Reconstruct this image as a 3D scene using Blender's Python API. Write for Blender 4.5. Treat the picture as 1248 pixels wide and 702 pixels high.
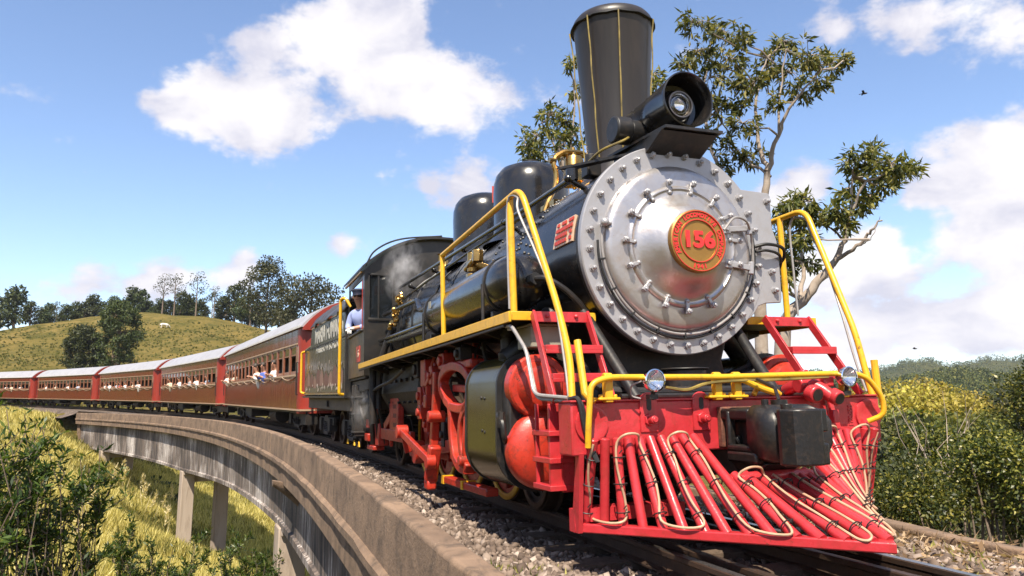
import bpy, bmesh, math, random
import numpy as np
from mathutils import Vector, Matrix, Quaternion
random.seed(7); rng = np.random.default_rng(11)
for o in list(bpy.data.objects): bpy.data.objects.remove(o)
scene = bpy.context.scene; COL = scene.collection
rad = math.radians; PI = math.pi

# ------------------------------------------------------------------ camera
CAM = Vector((5.0356, -3.2491, 0.8635))
RGT = Vector((0.343532, 0.939141, 0.0)); FWD = Vector((-0.927451, 0.339255, 0.157291)); UPV = Vector((0.147719, -0.054035, 0.987552))
cd = bpy.data.cameras.new('camera'); cam = bpy.data.objects.new('camera', cd); COL.objects.link(cam)
cd.sensor_width = 36.0; cd.lens = 929.9 / 1248 * 36; cd.clip_end = 9000; cd.clip_start = 0.05
cam.matrix_world = Matrix(((RGT.x, UPV.x, -FWD.x, CAM.x), (RGT.y, UPV.y, -FWD.y, CAM.y), (RGT.z, UPV.z, -FWD.z, CAM.z), (0, 0, 0, 1)))
scene.camera = cam
scene.render.resolution_x = 1024; scene.render.resolution_y = 576
FPX = 929.9
def at(x, y, depth):
    """a place in the world that lies `depth` metres ahead along a sight line measured on the photograph"""
    return CAM + (FWD + RGT * ((x - 624) / FPX) - UPV * ((y - 351) / FPX)) * depth

# ------------------------------------------------------------------ light
SUN_AZ = rad(-29); SUN_EL = rad(55)
SUND = Vector((math.cos(SUN_EL) * math.cos(SUN_AZ), math.cos(SUN_EL) * math.sin(SUN_AZ), math.sin(SUN_EL)))
sd = bpy.data.lights.new('sun', 'SUN'); sd.energy = 5.0; sd.angle = rad(0.55); sd.color = (1.0, 0.90, 0.74)
sun = bpy.data.objects.new('sun', sd); COL.objects.link(sun)
sun.rotation_euler = (-SUND).to_track_quat('-Z', 'Y').to_euler(); sun.location = (0, 0, 40)
scene.view_settings.view_transform = 'Standard'; scene.view_settings.look = 'None'
scene.view_settings.exposure = 0.92; scene.view_settings.gamma = 1.0; scene.view_settings.use_curve_mapping = False

# ------------------------------------------------------------------ sky with clouds, laid out by compass direction and height
world = bpy.data.worlds.new('World'); scene.world = world; world.use_nodes = True
nt = world.node_tree; nt.nodes.clear()
class NB:
    """tiny node helper"""
    def __init__(s, nt): s.nt = nt
    def n(s, t, **kw):
        nd = s.nt.nodes.new(t)
        for k, v in kw.items(): setattr(nd, k, v)
        return nd
    def l(s, a, b): s.nt.links.new(a, b)
    def m(s, op, a, b=None, c=None, clamp=False):
        nd = s.n('ShaderNodeMath', operation=op); nd.use_clamp = clamp
        for i, v in enumerate((a, b, c)):
            if v is None: continue
            if hasattr(v, 'is_output') or isinstance(v, bpy.types.NodeSocket): s.l(v, nd.inputs[i])
            else: nd.inputs[i].default_value = v
        return nd.outputs[0]
    def noise(s, vec, scale, detail=4, rough=.55, dist=0.0, dims='3D'):
        nd = s.n('ShaderNodeTexNoise', noise_dimensions=dims)
        if vec is not None: s.l(vec, nd.inputs['Vector'])
        nd.inputs['Scale'].default_value = scale; nd.inputs['Detail'].default_value = detail
        nd.inputs['Roughness'].default_value = rough; nd.inputs['Distortion'].default_value = dist
        return nd
    def ramp(s, fac, stops):
        nd = s.n('ShaderNodeValToRGB'); s.l(fac, nd.inputs[0]); e = nd.color_ramp.elements
        while len(e) < len(stops): e.new(0.5)
        for i, (p, c) in enumerate(stops):
            e[i].position = p; e[i].color = (c[0], c[1], c[2], 1) if hasattr(c, '__len__') else (c, c, c, 1)
        return nd.outputs[0]
    def mix(s, fac, a, b, mode='MIX'):
        nd = s.n('ShaderNodeMix', data_type='RGBA', blend_type=mode)
        for i, v in ((0, fac), (6, a), (7, b)):
            if isinstance(v, bpy.types.NodeSocket): s.l(v, nd.inputs[i])
            elif hasattr(v, '__len__'): nd.inputs[i].default_value = (v[0], v[1], v[2], 1)
            else: nd.inputs[i].default_value = v
        return nd.outputs[2]
w = NB(nt)
sky = w.n('ShaderNodeTexSky', sky_type='NISHITA'); sky.sun_disc = False
sky.sun_elevation = SUN_EL; sky.sun_rotation = math.atan2(SUND.x, SUND.y); sky.altitude = 700; sky.air_density = 1.0; sky.dust_density = 0.4; sky.ozone_density = 2.5
tc = w.n('ShaderNodeTexCoord'); sep = w.n('ShaderNodeSeparateXYZ'); w.l(tc.outputs['Generated'], sep.inputs[0])
az = w.m('ARCTAN2', sep.outputs[1], w.m('MULTIPLY', sep.outputs[0], -1.0))      # 0 looks along -x (where the train comes from); + towards +y
el = w.m('ARCSINE', sep.outputs[2])
com = w.n('ShaderNodeCombineXYZ'); w.l(az, com.inputs[0]); w.l(w.m('MULTIPLY', el, 1.5), com.inputs[1]); 
flat = com.outputs[0]
wob = w.noise(flat, 7.0, 5, .6); wob2 = w.noise(flat, 16.0, 6, .62)
def sky_dir(px, py):
    d = (FWD + RGT * ((px - 624) / FPX) - UPV * ((py - 351) / FPX)).normalized()
    return math.atan2(d.y, -d.x), math.asin(d.z)
# four tiers of cumulus; each tier is a ramp over azimuth whose colour carries (height above horizon, half thickness, strength)
AZ0, AZ1, ELS = -.75, 1.0, .75
def tier(stops, gauss=.8):
    nd = w.n('ShaderNodeValToRGB'); nd.color_ramp.interpolation = 'EASE'; e = nd.color_ramp.elements
    st = [(min(1, max(0, (sky_dir(px, py)[0] - AZ0) / (AZ1 - AZ0))), (sky_dir(px, py)[1] / ELS, hh / FPX * 3.0, sg)) for px, py, hh, sg in stops]
    st.sort(key=lambda q: q[0])
    while len(e) < len(st): e.new(.5)
    for i, (p, c) in enumerate(st): e[i].position = p; e[i].color = (*c, 1)
    w.l(w.m('DIVIDE', w.m('SUBTRACT', az, AZ0), AZ1 - AZ0), nd.inputs[0])
    sp_ = w.n('ShaderNodeSeparateColor'); w.l(nd.outputs[0], sp_.inputs[0])
    d = w.m('DIVIDE', w.m('SUBTRACT', el, w.m('MULTIPLY', sp_.outputs[0], ELS)), w.m('MULTIPLY', w.m('MAXIMUM', sp_.outputs[1], .01), 1 / 3.0))
    return w.m('MULTIPLY', w.m('EXPONENT', w.m('MULTIPLY', w.m('MULTIPLY', d, d), -gauss)), sp_.outputs[2])
T1 = tier([(150,132,10,.0),(180,132,20,.75),(215,128,34,1.15),(260,124,46,1.3),(300,132,48,1.25),(350,146,42,1.15),(400,155,28,.75),(435,130,26,.5),(480,115,32,.9),(545,118,42,1.25),(610,124,32,.85),(650,132,26,.45),(700,120,20,.1),(800,70,20,.12),(835,72,24,.45),(870,70,20,0),(940,40,20,0),(985,30,18,.5),(1015,28,24,.85),(1045,30,18,.3),(1070,25,30,.6),(1130,22,38,.85),(1190,30,40,.7),(1248,45,36,.8),(1340,60,30,.3)])
T2 = tier([(260,60,20,0),(305,50,34,.5),(345,50,42,.85),(430,46,54,1.3),(500,34,50,1.2),(540,45,26,.4),(570,50,20,0),(760,228,15,0),(900,215,20,0),(940,235,26,.7),(985,222,30,.85),(1040,205,26,.6),(1080,190,22,.3),(1108,225,28,.75),(1150,215,42,1.15),(1200,205,50,1.2),(1248,185,50,1.2),(1330,190,50,1.0)])
T3 = tier([(-60,372,20,.5),(20,372,18,.45),(60,355,20,.7),(105,345,28,1.15),(150,350,22,.8),(205,338,28,1.1),(255,345,18,.6),(300,326,28,.95),(345,325,20,.1),(385,300,10,.4),(415,298,14,.9),(445,300,10,.2),(500,232,12,.2),(530,235,24,.7),(575,226,40,1.15),(615,215,34,.75),(650,215,20,.2),(760,330,20,.3),(900,345,44,.75),(960,345,34,.8),(1020,325,38,1.25),(1080,318,36,1.2),(1118,325,26,.6),(1160,300,22,.8),(1205,302,30,1.3),(1248,302,32,1.3),(1330,290,40,.9)])
T4 = tier([(500,440,20,.3),(700,420,30,.7),(900,415,30,.85),(1000,415,28,1.0),(1060,402,28,1.05),(1130,395,32,1.1),(1200,390,34,1.15),(1248,392,34,1.15),(1330,380,40,.9)])
acc = w.m('ADD', w.m('ADD', T1, T2), w.m('ADD', T3, T4))
# the same fair-weather cumulus field goes on all round the sky outside the view
cosv = w.m('ADD', w.m('MULTIPLY', sep.outputs[0], FWD.x), w.m('MULTIPLY', sep.outputs[1], FWD.y))
outside = w.m('SUBTRACT', 1.0, w.m('SMOOTH_MIN', w.m('MULTIPLY', w.m('MAXIMUM', w.m('SUBTRACT', cosv, .62), 0.0), 8.0), 1.0, .05), clamp=True)
field = w.m('MULTIPLY', w.m('MULTIPLY', w.m('SUBTRACT', w.noise(flat, 2.6, 3, .5).outputs[0], .42), 4.0), outside)
acc = w.m('ADD', acc, w.m('MAXIMUM', field, 0.0))
edge = w.m('ADD', w.m('MULTIPLY', w.m('SUBTRACT', wob.outputs[0], .5), 2.1), w.m('MULTIPLY', w.m('SUBTRACT', wob2.outputs[0], .5), 1.5))
dens = w.m('ADD', acc, edge)
mr = w.n('ShaderNodeMapRange', interpolation_type='SMOOTHSTEP'); w.l(dens, mr.inputs[0])
for i, v in ((1, .30), (2, .86), (3, 0.0), (4, 1.0)): mr.inputs[i].default_value = v
# a cumulus is whitest in its thick upper puffs, greyer in its thin base
sh = w.noise(flat, 8.5, 5, .55, .4)
body = w.ramp(w.m('ADD', w.m('MULTIPLY', w.m('MINIMUM', dens, 1.3), .17), w.m('MULTIPLY', sh.outputs[0], .85)), [(.44, (.66, .66, .77)), (.58, (.86, .84, .89)), (.71, (1.0, .985, .98))])
bgS = w.n('ShaderNodeBackground'); w.l(w.mix(1.0, sky.outputs[0], (1.04, .995, 1.0), 'MULTIPLY'), bgS.inputs[0]); bgS.inputs[1].default_value = .125
bgC = w.n('ShaderNodeBackground'); w.l(body, bgC.inputs[0]); bgC.inputs[1].default_value = .60
mx = w.n('ShaderNodeMixShader'); w.l(mr.outputs[0], mx.inputs[0]); w.l(bgS.outputs[0], mx.inputs[1]); w.l(bgC.outputs[0], mx.inputs[2])
ow = w.n('ShaderNodeOutputWorld'); w.l(mx.outputs[0], ow.inputs[0])

# ------------------------------------------------------------------ mesh and material helpers
def M4(loc=(0, 0, 0), rot=(0, 0, 0)):
    from mathutils import Euler
    return Matrix.Translation(loc) @ Euler(rot).to_matrix().to_4x4()
class MB:
    """collects shapes, build() links them as one mesh object"""
    def __init__(s): s.v = []; s.f = []; s.mi = []; s.cur = 0
    def add(s, vs, fs):
        b = len(s.v); s.v.extend([tuple(v) for v in vs]); s.f.extend([tuple(b + i for i in f) for f in fs]); s.mi.extend([s.cur] * len(fs)); return s
    def box(s, c, size, rot=(0, 0, 0), M=None):
        x, y, z = size[0] / 2, size[1] / 2, size[2] / 2
        m = M if M is not None else M4(c, rot)
        vs = [m @ Vector(p) for p in ((-x, -y, -z), (x, -y, -z), (x, y, -z), (-x, y, -z), (-x, -y, z), (x, -y, z), (x, y, z), (-x, y, z))]
        return s.add(vs, [(0, 3, 2, 1), (4, 5, 6, 7), (0, 1, 5, 4), (1, 2, 6, 5), (2, 3, 7, 6), (3, 0, 4, 7)])
    def bb(s, x0, x1, y0, y1, z0, z1): return s.box(((x0 + x1) / 2, (y0 + y1) / 2, (z0 + z1) / 2), (abs(x1 - x0), abs(y1 - y0), abs(z1 - z0)))
    def bar(s, p0, p1, wdt, hgt, upv=(0, 0, 1)):
        p0, p1 = Vector(p0), Vector(p1); t = (p1 - p0); L = t.length; t.normalize()
        u = Vector(upv); sd_ = t.cross(u)
        if sd_.length < 1e-4: sd_ = t.cross(Vector((1, 0, 0)))
        sd_.normalize(); u = sd_.cross(t)
        m = Matrix(((t.x, sd_.x, u.x, 0), (t.y, sd_.y, u.y, 0), (t.z, sd_.z, u.z, 0), (0, 0, 0, 1)))
        return s.box(None, (L, wdt, hgt), M=Matrix.Translation((p0 + p1) / 2) @ m)
    def tube(s, pts, r, n=10, cap=True, closed=False):
        pts = [Vector(p) for p in pts]; N = len(pts); rs = r if hasattr(r, '__len__') else [r] * N
        tan = []
        for i in range(N):
            a = pts[(i - 1) % N] if (i > 0 or closed) else pts[i]; b = pts[(i + 1) % N] if (i < N - 1 or closed) else pts[i]
            tan.append((b - a).normalized())
        ref = Vector((0, 0, 1)) if abs(tan[0].z) < .9 else Vector((1, 0, 0))
        nrm = (ref - tan[0] * ref.dot(tan[0])).normalized(); vs = []
        for i in range(N):
            nrm = (nrm - tan[i] * nrm.dot(tan[i]))
            nrm = nrm.normalized() if nrm.length > 1e-6 else tan[i].orthogonal().normalized()
            bn = tan[i].cross(nrm)
            for k in range(n):
                a = 2 * PI * k / n; vs.append(pts[i] + (nrm * math.cos(a) + bn * math.sin(a)) * rs[i])
        fs = []
        for i in range(N if closed else N - 1):
            j = (i + 1) % N
            for k in range(n): fs.append((i * n + k, i * n + (k + 1) % n, j * n + (k + 1) % n, j * n + k))
        if cap and not closed: fs.append(tuple(range(n - 1, -1, -1))); fs.append(tuple((N - 1) * n + k for k in range(n)))
        return s.add(vs, fs)
    def cyl(s, p0, p1, r0, r1=None, n=24, cap=True): return s.tube([p0, p1], [r0, r0 if r1 is None else r1], n, cap)
    def lathe(s, prof, o=(0, 0, 0), ax=(0, 0, 1), n=32, a0=0, a1=2 * PI):
        """prof: (radius, distance along axis)"""
        o = Vector(o); ax = Vector(ax).normalized(); u = Vector((0, 0, 1)) if abs(ax.z) < .9 else Vector((1, 0, 0))
        u = (u - ax * u.dot(ax)).normalized(); v = ax.cross(u); full = abs(a1 - a0 - 2 * PI) < 1e-6; k = n if full else n + 1
        vs = []
        for (r, h) in prof:
            for i in range(k):
                a = a0 + (a1 - a0) * i / n; vs.append(o + ax * h + (u * math.cos(a) + v * math.sin(a)) * r)
        fs = []
        for j in range(len(prof) - 1):
            for i in range(n):
                i2 = (i + 1) % k; fs.append((j * k + i, j * k + i2, (j + 1) * k + i2, (j + 1) * k + i))
        return s.add(vs, fs)
    def prism(s, poly, M, depth):
        """poly 2d in the matrix' xy plane, pushed `depth` along its z"""
        n = len(poly); vs = [M @ Vector((p[0], p[1], 0)) for p in poly] + [M @ Vector((p[0], p[1], depth)) for p in poly]
        fs = [tuple(range(n - 1, -1, -1)), tuple(range(n, 2 * n))] + [(i, (i + 1) % n, n + (i + 1) % n, n + i) for i in range(n)]
        return s.add(vs, fs)
    def sphere(s, c, r, n=16, m=10, sc=(1, 1, 1)):
        c = Vector(c); vs = []; fs = []
        for j in range(m + 1):
            t = PI * j / m
            for i in range(n):
                a = 2 * PI * i / n; vs.append((c.x + r * sc[0] * math.sin(t) * math.cos(a), c.y + r * sc[1] * math.sin(t) * math.sin(a), c.z + r * sc[2] * math.cos(t)))
        for j in range(m):
            for i in range(n): fs.append((j * n + i, (j + 1) * n + i, (j + 1) * n + (i + 1) % n, j * n + (i + 1) % n))
        return s.add(vs, fs)
    def mesh(s, name, sharp=32, clean=False):
        me = bpy.data.meshes.new(name); me.from_pydata(s.v, [], s.f)
        if clean:
            b = bmesh.new(); b.from_mesh(me); bmesh.ops.remove_doubles(b, verts=b.verts, dist=1e-5); bmesh.ops.recalc_face_normals(b, faces=b.faces); b.to_mesh(me); b.free()
        elif max(s.mi, default=0) > 0: me.polygons.foreach_set('material_index', s.mi)
        if sharp:
            me.polygons.foreach_set('use_smooth', [True] * len(me.polygons)); me.set_sharp_from_angle(angle=rad(sharp))
        me.update(); return me
    def build(s, name, mat, parent=None, bevel=0, sharp=32, clean=True, seg=2):
        me = s.mesh(name, sharp, clean and max(s.mi, default=0) == 0)
        o = bpy.data.objects.new(name, me); COL.objects.link(o)
        for m in (mat if isinstance(mat, (list, tuple)) else [mat]): me.materials.append(m)
        if parent is not None: o.parent = parent
        if bevel:
            bv = o.modifiers.new('bevel', 'BEVEL'); bv.width = bevel; bv.segments = seg; bv.limit_method = 'ANGLE'; bv.angle_limit = rad(40); bv.harden_normals = False
        return o
def share(src, loc=None, mat=None, parent=None, M=None, name=None):
    """a further piece that shares its mesh with src"""
    o = src.copy(); COL.objects.link(o)
    if name: o.name = name
    o.parent = parent if parent is not None else src.parent
    if M is not None: o.matrix_local = M
    elif loc is not None: o.location = loc
    return o
def empty(name, M=None):
    o = bpy.data.objects.new(name, None); COL.objects.link(o); o.empty_display_size = .2
    if M is not None: o.matrix_world = M
    return o
def tag(o, label=None, cat=None, group=None, kind=None):
    if label: o['label'] = label
    if cat: o['category'] = cat
    if group: o['group'] = group
    if kind: o['kind'] = kind
    return o
def smooth_path(pts, k=6):
    """Catmull-Rom through the points"""
    P = [Vector(p) for p in pts]; P = [P[0] * 2 - P[1]] + P + [P[-1] * 2 - P[-2]]; out = []
    for i in range(1, len(P) - 2):
        a, b, c, d = P[i - 1:i + 3]
        for j in range(k):
            t = j / k; out.append(.5 * ((2 * b) + (c - a) * t + (2 * a - 5 * b + 4 * c - d) * t * t + (3 * b - a - 3 * c + d) * t ** 3))
    out.append(P[-2]); return out
def bend(pts, r=.06, k=5):
    """polyline with rounded corners, like bent pipe"""
    P = [Vector(p) for p in pts]; out = [P[0]]
    for i in range(1, len(P) - 1):
        a, b, c = P[i - 1], P[i], P[i + 1]; d0 = (a - b); d1 = (c - b); rr = min(r, d0.length * .45, d1.length * .45)
        p0 = b + d0.normalized() * rr; p1 = b + d1.normalized() * rr
        for j in range(k + 1):
            t = j / k; out.append(p0 * (1 - t) ** 2 + b * 2 * t * (1 - t) + p1 * t * t)
    out.append(P[-1]); return out

def mat(name, col, rough=.5, metal=0.0, col2=None, scale=6.0, amt=.5, bump=0.0, bscale=60.0, dirt=None, dirt_amt=.0, streak=False, coat=0.0, rvar=.12, spec=.5, chips=None):
    m = bpy.data.materials.new(name); m.use_nodes = True; b = NB(m.node_tree); bs = m.node_tree.nodes['Principled BSDF']
    t = b.n('ShaderNodeTexCoord'); vec = t.outputs['Object']
    if streak:
        mp = b.n('ShaderNodeMapping'); b.l(vec, mp.inputs[0]); mp.inputs['Scale'].default_value = (1, 1, .16); vec = mp.outputs[0]
    n1 = b.noise(vec, scale, 6, .6, .4)
    c2 = col2 if col2 is not None else tuple(c * .62 for c in col)
    base = b.mix(b.m('MULTIPLY', b.ramp(n1.outputs[0], [(.35, 0.0), (.68, 1.0)]), amt), col, c2)
    if dirt is not None:
        n2 = b.noise(vec, scale * 2.7, 8, .66, .8)
        base = b.mix(b.m('MULTIPLY', b.ramp(n2.outputs[0], [(.50, 0.0), (.66, 1.0)]), dirt_amt), base, dirt)
    if chips is not None:                                            # small flaked spots and scratches
        n5 = b.noise(t.outputs['Object'], 34.0, 5, .72, 1.2); n6 = b.noise(t.outputs['Object'], 3.2, 3, .5)
        base = b.mix(b.m('MULTIPLY', b.ramp(b.m('ADD', n5.outputs[0], b.m('MULTIPLY', b.m('SUBTRACT', n6.outputs[0], .5), .35)), [(.645, 0.0), (.68, 1.0)]), .85), base, chips)
    b.l(base, bs.inputs['Base Color']); bs.inputs['Metallic'].default_value = metal
    n3 = b.noise(vec, scale * 4, 5, .6)
    b.l(b.m('ADD', b.m('MULTIPLY', b.m('SUBTRACT', n3.outputs[0], .5), rvar * 2), rough, clamp=True), bs.inputs['Roughness'])
    bs.inputs['Specular IOR Level'].default_value = spec
    if coat: bs.inputs['Coat Weight'].default_value = coat; bs.inputs['Coat Roughness'].default_value = .12
    if bump:
        n4 = b.noise(vec, bscale, 6, .6); bp = b.n('ShaderNodeBump'); bp.inputs['Strength'].default_value = bump; bp.inputs['Distance'].default_value = .01
        b.l(n4.outputs[0], bp.inputs['Height']); b.l(bp.outputs[0], bs.inputs['Normal'])
    return m
def text_mesh(s, size=1.0, extrude=.0, offset=.0, align='CENTER'):
    c = bpy.data.curves.new('txt', 'FONT'); c.body = s; c.size = size; c.extrude = extrude; c.offset = offset; c.align_x = align; c.align_y = 'CENTER'; c.resolution_u = 3
    o = bpy.data.objects.new('txt', c); COL.objects.link(o); dg = bpy.context.evaluated_depsgraph_get(); dg.update()
    me = bpy.data.meshes.new_from_object(o.evaluated_get(dg)); bpy.data.objects.remove(o); bpy.data.curves.remove(c)
    me.materials.clear(); return me
def text_obj(name, s, M, m, parent, size, extrude=.004, offset=0.0):
    me = text_mesh(s, size, extrude, offset); me.name = name; o = bpy.data.objects.new(name, me); COL.objects.link(o); me.materials.append(m); o.parent = parent; o.matrix_local = M; return o
# ------------------------------------------------------------------ shared materials
BLACK = mat('black_paint', (.009, .009, .010), .23, 0, (.018, .016, .015), 3.0, .7, .04, 40, (.055, .042, .032), .25, coat=.25, rvar=.14)
BLACKM = mat('sooty_black', (.009, .009, .010), .46, 0, (.022, .019, .017), 4.0, .8, .12, 50, (.07, .05, .035), .40)
DARK = mat('grimy_black', (.009, .008, .0075), .6, 0, (.022, .016, .012), 7.0, .8, .2, 60, (.06, .036, .022), .45)
RED = mat('red_paint', (.50, .034, .044), .34, 0, (.38, .020, .022), 4.0, .8, .25, 24, (.26, .030, .020), .50, coat=.10, rvar=.22, chips=(.10, .035, .022))
RED2 = mat('vermilion_paint', (.46, .032, .014), .42, 0, (.34, .020, .010), 6.0, .85, .2, 40, (.07, .022, .014), .65, coat=.1, rvar=.2, chips=(.05, .03, .022))
YEL = mat('yellow_paint', (.72, .40, .012), .42, 0, (.60, .30, .010), 5.0, .5, .08, 50, (.30, .16, .03), .45, coat=.1, chips=(.12, .06, .02))
SILV = mat('aluminium_paint', (.38, .375, .39), .36, .38, (.32, .31, .32), 3.5, .6, .10, 30, (.30, .25, .20), .22, rvar=.1)
SILVD = mat('aluminium_door', (.48, .465, .47), .34, .72, (.34, .31, .30), 2.5, .7, .22, 14, (.38, .29, .22), .45, rvar=.16)
BRASS = mat('brass', (.52, .33, .11), .28, 1.0, (.40, .22, .07), 5.0, .6, .06, 60, (.16, .10, .05), .3)
GOLD = mat('dull_brass', (.36, .20, .05), .42, .6, (.27, .14, .035), 9.0, .6, .1, 80)
OLIVE = mat('olive_reflection_paint', (.040, .033, .008), .22, 0, (.055, .045, .012), 3.0, .6, .03, 40, (.03, .02, .012), .5, coat=.0, streak=True, rvar=.06, spec=.32)  # black paint; the grass reflection is put into it as an olive tint
STEEL = mat('worn_steel', (.22, .20, .19), .38, .9, (.12, .09, .07), 9.0, .6, .1, 60, (.14, .07, .035), .4)
RAILM = mat('rail_steel', (.070, .048, .036), .50, .45, (.05, .028, .018), 6.0, .7, .2, 70, (.11, .055, .028), .5)
RAILT = mat('rail_head', (.30, .27, .25), .30, .9, (.16, .13, .11), 8.0, .5, .05, 70)
HOSE = mat('cream_hose', (.50, .33, .21), .5, 0, (.34, .20, .12), 9.0, .8)
HOSEY = mat('yellow_led_hose', (.30, .22, .05), .45, 0, (.08, .06, .02), 7.0, .9)
RUBBER = mat('black_rubber', (.015, .015, .015), .55)
GREYHOSE = mat('grey_cable', (.33, .31, .30), .4, .2, (.2, .19, .18), 20.0, .5)
CHROME = mat('chrome', (.8, .8, .8), .08, 1.0, (.7, .7, .7), 4.0, .3, rvar=.03)
WOOD = mat('old_sleeper_wood', (.075, .050, .034), .85, 0, (.13, .09, .062), 9.0, .8, .6, 50, (.025, .017, .012), .6)
CONC = mat('weathered_concrete', (.26, .172, .112), .92, 0, (.115, .075, .050), 1.7, .95, .9, 34, (.055, .040, .030), .70, chips=(.33, .25, .18))
CONCP = mat('pale_concrete', (.42, .345, .28), .9, 0, (.30, .235, .185), 1.2, .9, .5, 30, (.16, .12, .09), .6, streak=True)
GREYB = mat('grey_box_paint', (.30, .28, .22), .5, 0, None, 6, .5)
def glass_mat(name, col=(.02, .024, .028), rough=.04):
    m = bpy.data.materials.new(name); m.use_nodes = True; b = m.node_tree.nodes['Principled BSDF']
    b.inputs['Base Color'].default_value = (*col, 1); b.inputs['Roughness'].default_value = rough; b.inputs['IOR'].default_value = 1.5; return m
GLASS = glass_mat('window_glass')
def lens_mat():
    m = bpy.data.materials.new('clear_lens'); m.use_nodes = True; b = m.node_tree.nodes['Principled BSDF']
    b.inputs['Base Color'].default_value = (1, 1, 1, 1); b.inputs['Transmission Weight'].default_value = 1; b.inputs['Roughness'].default_value = .02; return m
LENS = lens_mat()

def web_mat():
    """girder concrete with long water stains, lime runs and mould that hang from the cornice"""
    m = bpy.data.materials.new('stained_girder_concrete'); m.use_nodes = True; b = NB(m.node_tree); bs = m.node_tree.nodes['Principled BSDF']
    t = b.n('ShaderNodeTexCoord'); mp = b.n('ShaderNodeMapping'); b.l(t.outputs['Object'], mp.inputs[0]); mp.inputs['Scale'].default_value = (1, 1, .075)
    n1 = b.noise(mp.outputs[0], 5.0, 6, .65); n2 = b.noise(mp.outputs[0], 13.0, 6, .7); n0 = b.noise(t.outputs['Object'], .35, 3, .5)
    n3 = b.noise(t.outputs['Object'], 9.0, 8, .65)
    base = b.mix(b.ramp(b.m('ADD', b.m('MULTIPLY', n1.outputs[0], .7), b.m('MULTIPLY', n0.outputs[0], .35)), [(.42, 0.0), (.62, 1.0)]), (.030, .026, .027), (.19, .145, .118))
    lime = b.ramp(b.m('ADD', b.m('MULTIPLY', n2.outputs[0], .7), b.m('MULTIPLY', n0.outputs[0], .5)), [(.62, 0.0), (.72, 1.0)])
    base = b.mix(lime, base, (.60, .55, .52)); base = b.mix(b.m('MULTIPLY', b.ramp(n3.outputs[0], [(.50, 0.0), (.7, 1.0)]), .55), base, (.10, .075, .062))
    b.l(base, bs.inputs['Base Color']); bs.inputs['Roughness'].default_value = .9
    bp = b.n('ShaderNodeBump'); bp.inputs['Strength'].default_value = .5; bp.inputs['Distance'].default_value = .02; b.l(n3.outputs[0], bp.inputs['Height']); b.l(bp.outputs[0], bs.inputs['Normal'])
    return m
WEB = web_mat()

# ------------------------------------------------------------------ the curved line of the track
TR, TS0, TG, TB = 160.74, 4.09, .0152, .022834
def tframe(s):
    a = (s - TS0) / TR
    c = Vector((-TS0 - TR * math.sin(a), -TR * (1 - math.cos(a)), TG * max(0.0, s - TS0)))
    T = Vector((math.cos(a), math.sin(a), 0)); L = Vector((-math.sin(a) * math.cos(TB), math.cos(a) * math.cos(TB), math.sin(TB)))
    return c, T, L, T.cross(L)
def tp(s, lat, z=0.0):
    c, T, L, U = tframe(s); return c + L * lat + U * z
def tmat(s):
    c, T, L, U = tframe(s); return Matrix(((T.x, L.x, U.x, c.x), (T.y, L.y, U.y, c.y), (T.z, L.z, U.z, c.z), (0, 0, 0, 1)))
def sweep(mb, prof, s0, s1, step, close=True):
    """prof: list of (lat, z) or a function of s"""
    N = max(2, int(abs(s1 - s0) / step) + 1); ss = [s0 + (s1 - s0) * i / (N - 1) for i in range(N)]; vs = []; k = None
    for s in ss:
        pr = prof(s) if callable(prof) else prof; k = len(pr); vs += [tp(s, a, b) for a, b in pr]
    fs = []
    for i in range(N - 1):
        for j in range(k if close else k - 1): j2 = (j + 1) % k; fs.append((i * k + j, i * k + j2, (i + 1) * k + j2, (i + 1) * k + j))
    if close: fs.append(tuple(range(k - 1, -1, -1))); fs.append(tuple((N - 1) * k + j for j in range(k)))
    return mb.add(vs, fs)
PS = [-9, -1.6, 0, 2, 4.6, 8.5, 12.6, 25.6, 42, 69, 90]; PZ = [.13, .15, .18, .235, .275, .285, .27, .16, -.02, -.34, -.6]
def zpar(s):
    q = [np.interp(s + d, PS, PZ) for d in (-2, -1, 0, 1, 2)]; return float(sum(q) / 5)

# ------------------------------------------------------------------ ground
def to_sl(x, y):
    vx, vy = x + TS0, y + TR; a = np.arctan2(-vx, vy); return TS0 + a * TR, np.hypot(vx, vy) - TR
GP = []
for (px, py, d) in [(0,501,80),(98,506,71),(-150,497,92),(-300,520,60),(0,560,38),(0,640,20),(0,702,13),(60,530,55),(60,600,30),(60,702,15),(110,560,58),(120,620,36),(120,702,22),(160,600,52),
                    (170,650,40),(180,702,30),(215,650,44),(232,668,42),(250,690,38),(300,690,38),(285,650,52),(330,620,62),(345,700,30),(270,600,72),(200,497,100),(100,494,108),(0,490,115),(300,508,92),
                    (0,460,120),(100,455,125),(200,444,125),(300,445,128),(0,430,150),(150,410,162),(250,410,152),(310,420,160),(0,404,178),(60,394,182),(110,386,184),(180,381,188),(250,385,184),(310,403,172),(400,420,180),(-200,410,190),(-200,470,110),
                    (520,440,200),(700,470,200),(900,500,160),(1000,520,120),(1150,540,90),(1300,540,90),(1000,490,260),(1248,490,260)]:
    p = at(px, py, d); GP.append(tuple(p))
for px, dd, z in [(0,260,12),(150,270,13),(300,260,10),(-200,270,12),(500,300,4),(800,300,0),(1100,330,6),(1300,330,6),(0,330,6),(300,330,4)]:
    p = at(px, 480, dd); GP.append((p.x, p.y, z))
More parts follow.
